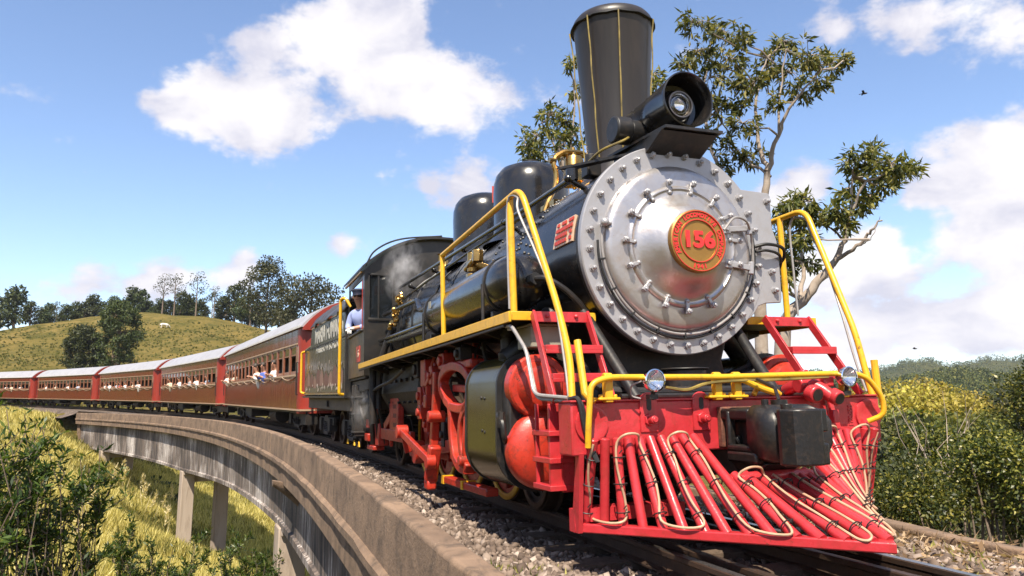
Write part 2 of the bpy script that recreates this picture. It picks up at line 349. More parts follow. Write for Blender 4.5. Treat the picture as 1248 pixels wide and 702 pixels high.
GP += [(5, -3.2, -1.3), (3, -5, -2.4), (0, -5, -3.4), (-6, -6, -4.6), (8, -10, -2.8), (7, 3, -2.4), (0, 7, -4.5), (-10, 9, -8), (9, -1, -1.1), (14, 0, -.6), (4, 14, -7), (10, 20, -9), (-20, 14, -9), (-6, 30, -12), (-40, 12, -7), (20, -25, 0), (40, 0, -2), (30, 40, -10), (-4, -24, 2.5), (6, -28, 3.0), (0, -40, 7), (-14, -30, 4.0), (-34, -48, 8), (30, -50, 6), (60, -60, 4), (-70, -80, 10), (-60, -60, 8)]
GP = np.array(GP); _d = np.hypot(GP[:, None, 0] - GP[None, :, 0], GP[:, None, 1] - GP[None, :, 1])
_n = len(GP); _A = np.zeros((_n + 3, _n + 3)); _A[:_n, :_n] = _d; np.fill_diagonal(_A[:_n, :_n], -.4)
_A[:_n, _n] = 1; _A[:_n, _n + 1:] = GP[:, :2]; _A[_n:, :_n] = _A[:_n, _n:].T
_W = np.linalg.solve(_A, np.concatenate([GP[:, 2], [0, 0, 0]]))
def ground_z(x, y):
    x = np.atleast_1d(np.asarray(x, float)); y = np.atleast_1d(np.asarray(y, float)); z = np.empty_like(x)
    for i in range(0, len(x), 20000):
        xx, yy = x[i:i + 20000], y[i:i + 20000]
        z[i:i + 20000] = np.hypot(xx[:, None] - GP[None, :, 0], yy[:, None] - GP[None, :, 1]) @ _W[:_n] + _W[_n] + _W[_n + 1] * xx + _W[_n + 2] * yy
    z += .35 * np.sin(x * .31 + .7 * np.sin(y * .23)) * np.cos(y * .27 + .5) * np.clip(np.hypot(x, y) / 60, 0.1, 1)
    s, lat = to_sl(x, y); near = s < 135
    zt = TG * np.maximum(0, s - TS0) + lat * TB
    # embankment that carries the track behind the viaduct
    k = np.clip((s - 69) / 3, 0, 1) * np.clip((5.5 - np.abs(lat)) / 3.0, 0, 1) * near
    z = z * (1 - k) + (zt - .42) * k
    # room under the viaduct
    under = (np.abs(lat) < 4) & (s < 69) & (s > -9)
    z = np.where(under, np.minimum(z, zt - 1.6 - np.clip((69 - s) * .12, 0, 1.6)), z)
    return z
def ground_mat():
    m = bpy.data.materials.new('meadow_grass'); m.use_nodes = True; b = NB(m.node_tree); bs = m.node_tree.nodes['Principled BSDF']
    t = b.n('ShaderNodeTexCoord'); v = t.outputs['Object']
    mp = b.n('ShaderNodeMapping'); b.l(v, mp.inputs[0]); mp.inputs['Scale'].default_value = (1, 1, 2.6); mp.inputs['Rotation'].default_value = (0, 0, .3)
    n1 = b.noise(v, .045, 5, .6, .5); n2 = b.noise(mp.outputs[0], .22, 7, .68, .6); n3 = b.noise(v, 3.0, 6, .7); n5 = b.noise(v, .9, 4, .6)
    c = b.mix(b.ramp(n1.outputs[0], [(.36, 0.0), (.62, 1.0)]), (.105, .092, .020), (.20, .145, .045))
    c = b.mix(b.ramp(n2.outputs[0], [(.44, 0.0), (.62, 1.0)]), c, (.060, .062, .014))
    c = b.mix(b.m('MULTIPLY', b.ramp(n3.outputs[0], [(.40, 0.0), (.7, 1.0)]), .55), c, (.19, .145, .038))
    c = b.mix(b.m('MULTIPLY', b.ramp(n5.outputs[0], [(.60, 0.0), (.70, 1.0)]), .55), c, (.035, .050, .012))
    b.l(c, bs.inputs['Base Color']); bs.inputs['Roughness'].default_value = .95; bs.inputs['Specular IOR Level'].default_value = .1
    bp = b.n('ShaderNodeBump'); bp.inputs['Strength'].default_value = .9; bp.inputs['Distance'].default_value = .5; b.l(b.m('ADD', n3.outputs[0], n5.outputs[0]), bp.inputs['Height']); b.l(bp.outputs[0], bs.inputs['Normal'])
    return m
MEADOW = ground_mat()
# one sheet: fine near the viewpoint, coarse towards the horizon
rr = np.concatenate([np.linspace(0, 12, 16)[1:], np.linspace(12, 130, 130)[1:], np.linspace(130, 330, 70)[1:], [400, 520, 700, 1000, 1600, 2600, 4500]])
aa = np.linspace(0, 2 * PI, 361)[:-1]
gx = (CAM.x + rr[:, None] * np.cos(aa)[None]).ravel(); gy = (CAM.y + rr[:, None] * np.sin(aa)[None]).ravel()
rad_ = np.repeat(rr, len(aa)); gz = ground_z(gx, gy)
kf = np.clip((rad_ - 300) / 120, 0, 1); gz = gz * (1 - kf) + (-14.0) * kf
V = np.concatenate([[[CAM.x, CAM.y, -1.3]], np.stack([gx, gy, gz], 1)]); na = len(aa); F = [(0, 1 + i, 1 + (i + 1) % na) for i in range(na)]
for j in range(len(rr) - 1):
    for i in range(na): F.append((1 + j * na + i, 1 + (j + 1) * na + i, 1 + (j + 1) * na + (i + 1) % na, 1 + j * na + (i + 1) % na))
me = bpy.data.meshes.new('ground'); me.from_pydata(V.tolist(), [], F); me.polygons.foreach_set('use_smooth', [True] * len(F)); me.materials.append(MEADOW); me.update()
ground = bpy.data.objects.new('ground', me); COL.objects.link(ground); tag(ground, 'grassy valley floor and pasture hillside around the viaduct', 'ground', kind='structure')

# ------------------------------------------------------------------ track
track = empty('railway_track'); tag(track, 'curved metre gauge railway track with guard rails crossing the viaduct', 'track', kind='structure')
RAILP = [(-.055, -.13), (.055, -.13), (.055, -.118), (.012, -.105), (.012, -.042), (.033, -.030), (.033, -.004), (.028, 0), (-.028, 0), (-.033, -.004), (-.033, -.030), (-.012, -.042), (-.012, -.105), (-.055, -.118)]
for lat, dz, nm in ((-.545, 0, 'rail'), (.545, 0, 'rail'), (-.335, -.02, 'guard_rail'), (.335, -.02, 'guard_rail')):
    b = MB(); sweep(b, [(lat + a, dz + z) for a, z in RAILP], -9, 100, .8)
    o = b.build(nm, RAILM, track, sharp=30)
    b = MB(); sweep(b, [(lat + a, dz + z) for a, z in ((-.024, .0015), (.024, .0015), (.024, -.002), (-.024, -.002))], -9, 100, .8)
    b.build('rail_head', RAILT if nm == 'rail' else RAILM, o)
slp = None; rs_ = random.Random(3)
for i in range(170):
    s = -8.6 + i * .60; M = tmat(s) @ Matrix.Translation((rs_.uniform(-.03, .03), rs_.uniform(-.04, .04), -.205 + rs_.uniform(-.008, .004))) @ Matrix.Rotation(rs_.uniform(-.04, .04), 4, 'Z')
    if slp is None:
        b = MB(); n_ = 10; L_ = 2.0; secs = []
        for k in range(n_ + 1):
            x = -L_ / 2 + L_ * k / n_; j = lambda q: rs_.uniform(-q, q)
            secs.append([(-.11 + j(.008), x, -.07), (.11 + j(.008), x, -.07), (.11 + j(.01), x, .07 + j(.006)), (.03, x, .075 + j(.006)), (-.04, x, .072 + j(.008)), (-.11 + j(.01), x, .068 + j(.006))])
        vs = [p for q in secs for p in q]; fs = []
        for k in range(n_):
            for j_ in range(6): fs.append((k * 6 + j_, k * 6 + (j_ + 1) % 6, (k + 1) * 6 + (j_ + 1) % 6, (k + 1) * 6 + j_))
        fs += [(5, 4, 3, 2, 1, 0), tuple(n_ * 6 + j_ for j_ in range(6))]
        b.add(vs, fs); slp = b.build('sleeper', WOOD, track, sharp=30); slp.matrix_local = M
    else: share(slp, M=M)
# fishplates, spikes near the viewer
fp = None
for lat in (-.545, .545):
    for s in (-1.45,):
        b = MB(); b.box((0, -.022, -.072), (.5, .018, .055))
        for k in range(4): b.cyl((-.18 + k * .12, -.03, -.072), (-.18 + k * .12, -.055, -.072), .014, n=6)
        o = b.build('fishplate', RAILM, track); o.matrix_local = tmat(s) @ Matrix.Translation((0, lat, 0))
sp = None
for i in range(0, 26):
    s = -8.6 + i * .60
    for lat in (-.545, .545):
        for d in (-.065, .065):
            M = tmat(s) @ Matrix.Translation((.04 * (1 if d > 0 else -1), lat + d, -.125))
            if sp is None:
                b = MB(); b.box((0, 0, 0), (.02, .02, .03)); b.box((0, -.006, .018), (.028, .04, .014)); sp = b.build('spike', RAILM, track); sp.matrix_local = M
            else: share(sp, M=M)

# ballast bed and stones
def bed_mat():
    m = bpy.data.materials.new('ballast_bed'); m.use_nodes = True; b = NB(m.node_tree); bs = m.node_tree.nodes['Principled BSDF']
    t = b.n('ShaderNodeTexCoord'); v = b.n('ShaderNodeTexVoronoi'); b.l(t.outputs['Object'], v.inputs['Vector']); v.inputs['Scale'].default_value = 19
    n = b.noise(t.outputs['Object'], 1.2, 5, .6)
    c = b.mix(b.ramp(n.outputs[0], [(.35, 0.0), (.65, 1.0)]), (.16, .12, .095), (.075, .055, .042)); h = b.n('ShaderNodeHueSaturation'); b.l(c, h.inputs['Color'])
    sp_ = b.n('ShaderNodeSeparateColor'); b.l(v.outputs['Color'], sp_.inputs[0]); b.l(b.m('ADD', b.m('MULTIPLY', sp_.outputs[0], 1.2), .3), h.inputs['Value'])
    b.l(h.outputs[0], bs.inputs['Base Color']); bs.inputs['Roughness'].default_value = .95
    bp = b.n('ShaderNodeBump'); bp.inputs['Strength'].default_value = 1; bp.inputs['Distance'].default_value = .03; b.l(v.outputs['Distance'], bp.inputs['Height']); b.l(bp.outputs[0], bs.inputs['Normal']); return m
BED = bed_mat()
def bed_z(lat): return -.205 + .045 * math.exp(-((abs(lat) - 1.15) / .45) ** 2) - .05 * max(0, abs(lat) - 1.5)
lats = [-1.92, -1.6, -1.3, -1.1, -.9, -.7, -.5, -.2, .2, .5, .7, .9, 1.1, 1.3, 1.6, 1.95, 2.25]
b = MB(); sweep(b, [(l, bed_z(l)) for l in lats], -9, 69.5, 1.0, close=False); o = b.build('ballast_bed', BED); tag(o, 'gravel bed of the track on the viaduct deck', 'ballast', kind='structure')
b = MB(); sweep(b, [(-3.2, -.75), (-2.2, -.45)] + [(l, bed_z(l)) for l in lats] + [(3.2, -.75)], 69.5, 105, 1.5, close=False); o = b.build('ballast_bed', BED); tag(o, 'gravel bed of the track on the bank behind the viaduct', 'ballast', kind='structure')
def stone_mat():
    m = bpy.data.materials.new('crushed_stone'); m.use_nodes = True; b = NB(m.node_tree); bs = m.node_tree.nodes['Principled BSDF']
    g = b.n('ShaderNodeNewGeometry'); t = b.n('ShaderNodeTexCoord'); n = b.noise(t.outputs['Object'], .9, 5, .6); n2 = b.noise(t.outputs['Object'], 60, 4, .6)
    c = b.ramp(g.outputs['Random Per Island'], [(0, (.06, .042, .031)), (.35, (.14, .10, .076)), (.7, (.23, .172, .134)), (.92, (.35, .275, .225)), (1, (.48, .40, .34))])
    c = b.mix(b.m('MULTIPLY', b.ramp(n.outputs[0], [(.42, 0.0), (.66, 1.0)]), .62), c, (.085, .058, .042)); c = b.mix(b.m('MULTIPLY', n2.outputs[0], .35), c, (.12, .085, .065))
    b.l(c, bs.inputs['Base Color']); bs.inputs['Roughness'].default_value = .88; return m
STONE = stone_mat()
PHI = (1 + 5 ** .5) / 2
ICO_V = np.array([(-1, PHI, 0), (1, PHI, 0), (-1, -PHI, 0), (1, -PHI, 0), (0, -1, PHI), (0, 1, PHI), (0, -1, -PHI), (0, 1, -PHI), (PHI, 0, -1), (PHI, 0, 1), (-PHI, 0, -1), (-PHI, 0, 1)]) / math.hypot(1, PHI)
ICO_F = np.array([(0, 11, 5), (0, 5, 1), (0, 1, 7), (0, 7, 10), (0, 10, 11), (1, 5, 9), (5, 11, 4), (11, 10, 2), (10, 7, 6), (7, 1, 8), (3, 9, 4), (3, 4, 2), (3, 2, 6), (3, 6, 8), (3, 8, 9), (4, 9, 5), (2, 4, 11), (6, 2, 10), (8, 6, 7), (9, 8, 1)])
def np_mesh(name, V, F, m, smooth=False):
    me = bpy.data.meshes.new(name); nv, nf, k = len(V), len(F), F.shape[1]
    me.vertices.add(nv); me.vertices.foreach_set('co', V.astype(np.float32).ravel()); me.loops.add(nf * k); me.loops.foreach_set('vertex_index', F.astype(np.int32).ravel())
    me.polygons.add(nf); me.polygons.foreach_set('loop_start', np.arange(0, nf * k, k, dtype=np.int32))
    if smooth: me.polygons.foreach_set('use_smooth', np.ones(nf, bool))
    me.update(calc_edges=True); me.materials.append(m); return me
def scatter_stones(n, s_fn, l_fn, size=(.011, .034)):
    s = s_fn(n); lat = l_fn(n, s); a = (s - TS0) / TR
    rad_l = TR + lat; x = -TS0 - rad_l * np.sin(a); y = -TR + rad_l * np.cos(a)
    bz = -.205 + .045 * np.exp(-((np.abs(lat) - 1.15) / .45) ** 2) - .05 * np.maximum(0, np.abs(lat) - 1.5)
    r = rng.uniform(0, 1, n) ** 1.6 * (size[1] - size[0]) + size[0]
    z = TG * np.maximum(0, s - TS0) + lat * TB + bz + r * rng.uniform(-.15, .75, n)
    base = ICO_V[None] * (1 + rng.uniform(-.50, .45, (n, 12, 1))); base *= (r[:, None] * rng.uniform(.55, 1.45, (n, 3)))[:, None, :]
    q = rng.normal(size=(n, 4)); q /= np.linalg.norm(q, axis=1)[:, None]; w_, a_, b_, c_ = q.T
    Rm = np.stack([1 - 2 * (b_ * b_ + c_ * c_), 2 * (a_ * b_ - c_ * w_), 2 * (a_ * c_ + b_ * w_), 2 * (a_ * b_ + c_ * w_), 1 - 2 * (a_ * a_ + c_ * c_), 2 * (b_ * c_ - a_ * w_), 2 * (a_ * c_ - b_ * w_), 2 * (b_ * c_ + a_ * w_), 1 - 2 * (a_ * a_ + b_ * b_)], 1).reshape(n, 3, 3)
    V = np.einsum('nij,nkj->nki', Rm, base) + np.stack([x, y, z], 1)[:, None]; F = ICO_F[None] + (np.arange(n) * 12)[:, None, None]
    return V.reshape(-1, 3), F.reshape(-1, 3)
def s_left(n): return -6 + 34 * rng.uniform(0, 1, n) ** 1.7
V1, F1 = scatter_stones(44000, s_left, lambda n, s: rng.uniform(-1.93, -.62, n))
V2, F2 = scatter_stones(10000, lambda n: rng.uniform(-6, 3, n), lambda n, s: rng.uniform(.62, 2.1, n))
V3, F3 = scatter_stones(5000, lambda n: rng.uniform(-6, 2, n), lambda n, s: rng.uniform(-.5, .5, n), (.012, .03))
st = bpy.data.objects.new('ballast_stones', np_mesh('ballast_stones', np.concatenate([V1, V2, V3]), np.concatenate([F1, F2 + len(V1), F3 + len(V1) + len(V2)]), STONE)); COL.objects.link(st)
tag(st, 'loose crushed stone ballast beside and between the rails', 'ballast', kind='stuff')

# ------------------------------------------------------------------ viaduct
via = empty('concrete_viaduct', Matrix.Translation(tp(30, 0, -8))); tag(via, 'curved weathered concrete viaduct on paired pillars carrying the train', 'viaduct')
ViaI = via.matrix_world.inverted()
def vpart(mb, name, m, bevel=0, parent=None):
    o = mb.build(name, m, None, bevel=bevel); o.parent = parent or via; o.matrix_parent_inverse = Matrix.Identity(4)
    for v in o.data.vertices: v.co = ViaI @ v.co
    o.data.update(); return o
joints = [-9.0, 13.4, 37.9, 62.4, 69.6]
jr = random.Random(5)
def wob(s, k): return .006 * math.sin(s * 3.1 + k) + .005 * math.sin(s * 7.7 + 2 * k) + .004 * math.sin(s * 17.3 + 3 * k)
def parapet_prof(sgn):
    def f(s):
        z = zpar(s) if sgn > 0 else min(zpar(s), -.125 + .02 * math.sin(s * 2.3)); w_ = wob(s, 1)
        pts = [(-1.90, z - .9), (-1.90 + .006 * math.sin(s * 9), z - .015), (-1.915, z), (-2.045, z - .002 + w_), (-2.062, z - .02 + w_), (-2.085, z - .45), (-2.085, z - .9)]
        return [(a, b) for a, b in pts] if sgn > 0 else [(-a + .12, b) for a, b in reversed(pts)]
    return f
def cornice_prof(sgn):
    def f(s):
        z = zpar(s) - .452; e = wob(s, 4) * 1.6; pts = [(-1.55, z - .3), (-1.9, z - .012), (-2.10, z), (-2.135 - e, z - .035), (-2.135 - e, z - .11 + e), (-2.06, z - .15), (-1.93, z - .20), (-1.85, z - .27), (-1.80, z - .36), (-1.55, z - .36)]
        return [(sgn * a, b) for a, b in pts]
    return f
def soffit(s): return zpar(s) - float(np.interp(s, [-9, 8, 14, 25, 38, 62, 70], [2.2, 2.12, 2.08, 2.3, 2.7, 2.8, 2.8]))
def web_prof(sgn):
    def f(s):
        z = zpar(s) - .80; zb = soffit(s); e = wob(s, 7); pts = [(-1.42, z), (-1.775, z), (-1.785 - e, (z + zb) / 2), (-1.79, zb + .16), (-1.85, zb + .13), (-1.85, zb), (-1.42, zb)]
        return [(sgn * a, b) for a, b in pts]
    return f
for sgn in (1, -1):
    for i in range(len(joints) - 1):
        a, b_ = joints[i] + .02, joints[i + 1] - .02
        k = 3 if i < 3 else 1
        for j in range(k):
            s0_, s1_ = a + (b_ - a) * j / k + .009, a + (b_ - a) * (j + 1) / k - .009
            mb = MB(); sweep(mb, parapet_prof(sgn), s0_, s1_, .5); vpart(mb, 'parapet', CONC, .012)
        mb = MB(); sweep(mb, cornice_prof(sgn), a, b_, .5); vpart(mb, 'cornice', CONC)
        mb = MB(); sweep(mb, web_prof(sgn), a, b_, 1.0); vpart(mb, 'girder', WEB)
mb = MB(); sweep(mb, lambda s: [(-1.9, zpar(s) - .62), (1.9, zpar(s) - .62), (1.9, zpar(s) - .9), (-1.9, zpar(s) - .9)], -9, 69.6, 1.5); vpart(mb, 'deck_slab', CONC)
for s in joints[1:3] + [62.4]:
    c, T, L, U = tframe(s); zb = soffit(s)
    for lat_ in (-1.60, .06):
        p = tp(s, lat_, zb - .02); gz_ = float(ground_z([p.x], [p.y])[0]) - .6
        mb = MB(); hw = .42
        R_ = Matrix(((T.x, L.x, 0, p.x), (T.y, L.y, 0, p.y), (0, 0, 1, 0), (0, 0, 0, 1)))
        for zz, ex in ((0, 0),):
            mb.prism([(-.40, -.30), (.40, -.30), (.40, .30), (-.40, .30)], R_ @ Matrix.Translation((0, 0, gz_)), p.z - gz_ + .05)
        mb.box(None, (1.0, .5, .16), M=R_ @ Matrix.Translation((0, 0, p.z - .05)))
        vpart(mb, 'pillar', CONCP, .03)
    for dz in (-.25, -4.9):
        p = tp(s, 0, zb + dz); mb = MB(); mb.bar(p - L * 1.40, p + L * (.10 if dz < -1 else 1.5), .42, .55); vpart(mb, 'cross_beam', CONCP, .02)
p = tp(69.4, 0, 0); c, T, L, U = tframe(69.4); mb = MB(); mb.bar(p - L * 1.85 + Vector((0, 0, -2.2)) , p + L * 1.85 + Vector((0, 0, -2.2)), .7, 2.6); vpart(mb, 'abutment', CONC, .02)
# the drain spout: a scoop of old concrete under the cornice
for s in (10.9,):
    c, T, L, U = tframe(s); o0 = tp(s, -1.76, zpar(s) - .92); mb = MB(); ring = []
    for k in range(7):
        t = k / 6; r_ = .33 * (1 - .62 * t); ctr = o0 - L * (.50 * t) + U * (.10 * t)
        for j in range(13):
            a = PI * (1.0 + j / 12 * 1.0) ; ring.append(ctr + T * (math.cos(a) * r_) + U * (math.sin(a) * r_ * (1.35 - .45 * t)))
    fs = [(k * 13 + j, k * 13 + j + 1, (k + 1) * 13 + j + 1, (k + 1) * 13 + j) for k in range(6) for j in range(12)] + [tuple(range(12, -1, -1)), tuple(6 * 13 + j for j in range(13))] + [tuple([k * 13 for k in range(7)] + [k * 13 + 12 for k in range(6, -1, -1)])]
    mb.add(ring, fs); vpart(mb, 'drain_spout', CONC)
# ------------------------------------------------------------------ the locomotive (own axes: x forward, y its left, z up from the rail head)
loco = empty('steam_locomotive', Matrix.Rotation(TB, 4, 'X'))
tag(loco, 'black steam locomotive with silver smokebox front, red pilot and yellow handrails', 'locomotive')
def P(mb, name, m, parent=None, bevel=0, sharp=32, seg=2): return mb.build(name, m, parent or loco, bevel=bevel, sharp=sharp, seg=seg)
HC = 2.10
FACE = Matrix(((0, 0, 1, 0), (1, 0, 0, 0), (0, 1, 0, 0), (0, 0, 0, 1)))      # flat things that face forward: their x -> +y, y -> +z
SIDE = Matrix(((1, 0, 0, 0), (0, 0, -1, 0), (0, 1, 0, 0), (0, 0, 0, 1)))     # flat things on the right-hand side: their x -> +x, y -> +z, facing -y
def mesh_into(mb, me, M):
    mb.add([M @ v.co for v in me.vertices], [tuple(p.vertices) for p in me.polygons])

def strap(mb, pts, wy, th):
    """flat bar of breadth wy (across) and thickness th, bent along points that lie in one upright plane"""
    n = len(pts); vs = []
    for i in range(n):
        t = (pts[min(i + 1, n - 1)] - pts[max(i - 1, 0)]).normalized(); nn = Vector((-t.z, 0, t.x)) * (th[i] if hasattr(th, '__len__') else th) / 2; h = Vector((0, wy / 2, 0)); p = pts[i]
        vs += [p + nn - h, p + nn + h, p - nn + h, p - nn - h]
    fs = [(i * 4 + j, i * 4 + (j + 1) % 4, i * 4 + 4 + (j + 1) % 4, i * 4 + 4 + j) for i in range(n - 1) for j in range(4)] + [(3, 2, 1, 0), tuple(n * 4 - 4 + j for j in range(4))]
    mb.add(vs, fs)
# boiler and smokebox
b = MB(); b.lathe([(0, -.02), (.795, -.02), (.80, -.06), (.80, -2.15), (.80, -2.3)], (0, 0, HC), (1, 0, 0), 72); smoke = P(b, 'smokebox', BLACK)
b = MB(); b.lathe([(.80, -2.28), (.775, -2.30), (.775, -4.6), (.83, -5.1), (.86, -5.4), (.86, -7.03), (0, -7.03)], (0, 0, HC), (1, 0, 0), 72); boil = P(b, 'boiler', BLACK)
for x in (-2.3, -3.05, -3.9, -4.65): 
    b = MB(); r_ = .788; b.lathe([(r_, x - .035), (r_ + .006, x - .03), (r_ + .006, x + .03), (r_, x + .035)], (0, 0, HC), (1, 0, 0), 72); P(b, 'boiler_band', BLACKM, boil)
for x in (-5.45, -6.2):
    b = MB(); r_ = .86; b.lathe([(r_, x - .035), (r_ + .01, x - .03), (r_ + .01, x + .03), (r_, x + .035)], (0, 0, HC), (1, 0, 0), 72); P(b, 'boiler_band', BLACKM, boil)
b = MB(); b.lathe([(.80, -.02), (.822, -.02), (.822, -.075), (.80, -.075)], (0, 0, HC), (1, 0, 0), 72); P(b, 'smokebox_ring', BLACKM, smoke)
# firebox below the barrel
b = MB(); b.prism([(-.78, 2.0), (-.80, 1.2), (-.62, .95), (.62, .95), (.80, 1.2), (.78, 2.0)], Matrix(((0, 0, -1, -4.5), (1, 0, 0, 0), (0, 1, 0, 0), (0, 0, 0, 1))), 2.5); P(b, 'firebox', DARK, boil, bevel=.05)
b = MB(); b.prism([(-1.02, 1.50), (-1.05, 1.12), (-.86, .80), (.86, .80), (1.05, 1.12), (1.02, 1.50)], Matrix(((0, 0, -1, -4.25), (1, 0, 0, 0), (0, 1, 0, 0), (0, 0, 0, 1))), 2.6); P(b, 'ash_pan', DARK, boil, bevel=.06)
# rivet seams on the smokebox shell
b = MB()
for x, ph in ((-1.12, 0), (-1.24, .5), (-2.2, 0)):
    for k in range(26):
        a = rad(100 + (k + ph) * 5.4); b.sphere((x, .80 * math.cos(a), HC + .80 * math.sin(a)), .016, 6, 4)
for k in range(8):
    for q in (0, 1):
        a = rad(150 + k * 4); b.sphere((-1.42 - .07 * q, .80 * math.cos(a), HC + .80 * math.sin(a)), .015, 6, 4)
o = P(b, 'rivet_seams', BLACKM, smoke); o['kind'] = 'stuff'

# silver front plate, bolts, door
b = MB(); b.lathe([(.56, -.03), (.56, .022), (.818, .022), (.826, .012), (.826, -.03)], (0, 0, HC), (1, 0, 0), 96); front = P(b, 'front_plate', SILV)
arc = [(.80 * math.cos(a), HC + .80 * math.sin(a)) for a in [rad(44 - i * 9.0) for i in range(11)]]
wing = [(.905, 2.612), (.922, 2.585), (.918, 2.36), (.925, 2.30), (.955, 2.22), (.968, 2.12), (.966, 1.74), (.955, 1.70), (.80, 1.69), (.73, 1.665), (.69, 1.61), (.655, 1.575)]
poly = [(arc[0][0], arc[0][1])] + [(.64, 2.625)] + wing + list(reversed(arc[1:]))
b = MB(); b.prism(poly, FACE @ Matrix.Translation((0, 0, -.008)), .026); P(b, 'side_wing', SILV, front, bevel=.006)
b = MB(); b.cyl((0, 0, 0), (.028, 0, 0), .026, .026, 6); b.sphere((.03, 0, 0), .018, 8, 5, (1.1, 1, 1)); b.cyl((-.002, 0, 0), (.006, 0, 0), .032, .032, 12)
bolt = P(b, 'bolt', SILV, front); bolt.matrix_local = Matrix.Translation((.022, .755 * math.cos(.05), HC + .755 * math.sin(.05)))
for k in range(1, 32):
    a = 2 * PI * k / 32 + .05; share(bolt, M=Matrix.Translation((.022, .755 * math.cos(a), HC + .755 * math.sin(a))) @ Matrix.Rotation(random.uniform(0, 6), 4, 'X'))
for y, z in ((.88, 2.54), (.90, 1.80), (.88, 1.95)): share(bolt, M=Matrix.Translation((.019, y, z)))
b = MB(); b.lathe([(.655, .02), (.648, .055), (.625, .078), (.59, .088), (.48, .10), (.468, .118), (.452, .122), (.44, .112), (.425, .112), (.40, .125), (.36, .155), (.32, .195), (.28, .235), (.245, .262), (.2, .275), (0, .278)], (0, 0, HC), (1, 0, 0), 96)
door = P(b, 'smokebox_door', SILVD, sharp=50)
clamp = None
for k, a in enumerate([78, 52, 32, 8, -14, -38, -64, -90, -113, -137, -160, 178, 152, 127, 103]):
    if a in (-38,): continue
    M = Matrix.Translation((.105, 0, HC)) @ Matrix.Rotation(rad(a), 4, 'X') @ Matrix.Translation((0, .475, 0)) @ Matrix.Rotation(random.uniform(-.25, .25), 4, 'X')
    if clamp is None:
        b = MB(); b.box((.014, .0, 0), (.024, .10, .028)); b.box((.03, .03, 0), (.024, .04, .04)); b.cyl((.0, .03, 0), (.065, .03, 0), .012, n=8); b.cyl((.038, .03, 0), (.053, .03, 0), .024, n=6); b.sphere((.016, -.048, 0), .018, 8, 6)
        clamp = P(b, 'door_clamp', SILV, door, bevel=.004); clamp.matrix_local = M
    else: share(clamp, M=M)
for z, ang in ((1.965, -.12), (2.26, .1)):
    b = MB(); b.box((.0, .0, 0), (.03, .24, .045)); b.cyl((0, .12, -.05), (0, .12, .05), .024, n=10); b.box((0, -.10, 0), (.04, .07, .07)); b.cyl((.0, -.10, 0), (.04, -.10, 0), .018, n=8)
    o = P(b, 'hinge', SILV, door, bevel=.005); o.matrix_local = Matrix.Translation((.125, .48, z)) @ Matrix.Rotation(ang, 4, 'X')
# number plate
b = MB(); b.lathe([(0, .27), (.236, .27), (.238, .315), (.226, .322), (.222, .314), (.168, .314), (.165, .322), (.155, .322), (.152, .312), (0, .312)], (0, 0, HC), (1, 0, 0), 64); npl = P(b, 'number_plate', GOLD, door, sharp=40)
REDL = mat('red_lettering', (.62, .03, .03), .45, 0, (.5, .02, .02), 20, .4)
text_obj('numerals', '156', Matrix.Translation((.313, .0, HC + .004)) @ FACE @ Matrix.Diagonal((1.12, 1, 1, 1)), REDL, npl, .168, .010, .007)
b = MB(); b.lathe([(.157, .3205), (.157, .3245), (.163, .3245), (.163, .3205)], (0, 0, HC), (1, 0, 0), 64); P(b, 'red_ring', REDL, npl)
b = MB(); b.lathe([(.224, .3205), (.224, .3245), (.229, .3245), (.229, .3205)], (0, 0, HC), (1, 0, 0), 64); P(b, 'red_ring', REDL, npl)
def ring_text(s, r, a0, a1, size, flip=False):
    mb = MB(); n = len(s)
    for i, ch in enumerate(s):
        if ch == ' ': continue
        a = a0 + (a1 - a0) * i / (n - 1); me = text_mesh(ch, size, .004, .0022)
        rot = a - PI / 2 if not flip else a + PI / 2
        mesh_into(mb, me, Matrix.Translation((.3155, 0, HC)) @ FACE @ Matrix.Translation((r * math.cos(a), r * math.sin(a), 0)) @ Matrix.Rotation(rot, 4, 'Z')); bpy.data.meshes.remove(me)
    return mb
ring_text('AMERICAN LOCOMOTIVE COMPANY', .195, rad(207), rad(-32), .044).build('maker_lettering', REDL, npl, sharp=0, clean=False)
ring_text('1941', .195, rad(256), rad(284), .044, True).build('year_lettering', REDL, npl, sharp=0, clean=False)
# hoses clipped round the door
def circ(r, a0, a1, x, n=40): return [(x, r * math.cos(rad(a0 + (a1 - a0) * i / n)), HC + r * math.sin(rad(a0 + (a1 - a0) * i / n))) for i in range(n + 1)]
b = MB(); b.tube([(.06, -.66, HC + .14)] + circ(.672, 172, 362, .062), .011, 8); P(b, 'light_hose', GREYHOSE, door)
b = MB(); b.tube(circ(.70, 178, 330, .05) + circ(.70, 330, 372, .05, 10), .010, 8); P(b, 'light_hose', RUBBER, door)
b = MB(); b.tube(smooth_path([(.30, .24, 2.20), (.30, .34, 2.30), (.22, .50, 2.31), (.14, .60, 2.26), (.09, .655, 2.16), (.07, .665, 2.0)]), .010, 8); P(b, 'lamp_cable', GREYHOSE, door)
b = MB(); b.tube(smooth_path([(.07, .69, 2.14), (.10, .80, 2.16), (.06, .98, 2.14), (-.05, 1.04, 2.05), (-.3, 1.0, 2.0)]), .014, 8); b.tube(smooth_path([(.07, .70, 2.10), (.09, .80, 2.11), (.05, .95, 2.08), (-.06, 1.01, 1.98), (-.3, .98, 1.9)]), .012, 8); P(b, 'lamp_cable', RUBBER, door)
b = MB(); b.cyl((.03, -.64, HC + .15), (.10, -.66, HC + .15), .022, n=12); b.sphere((.11, -.665, HC + .15), .034, 10, 8); b.cyl((.085, -.60, HC + .15), (.085, -.665, HC + .15), .014, n=8); P(b, 'door_knob', SILV, door)
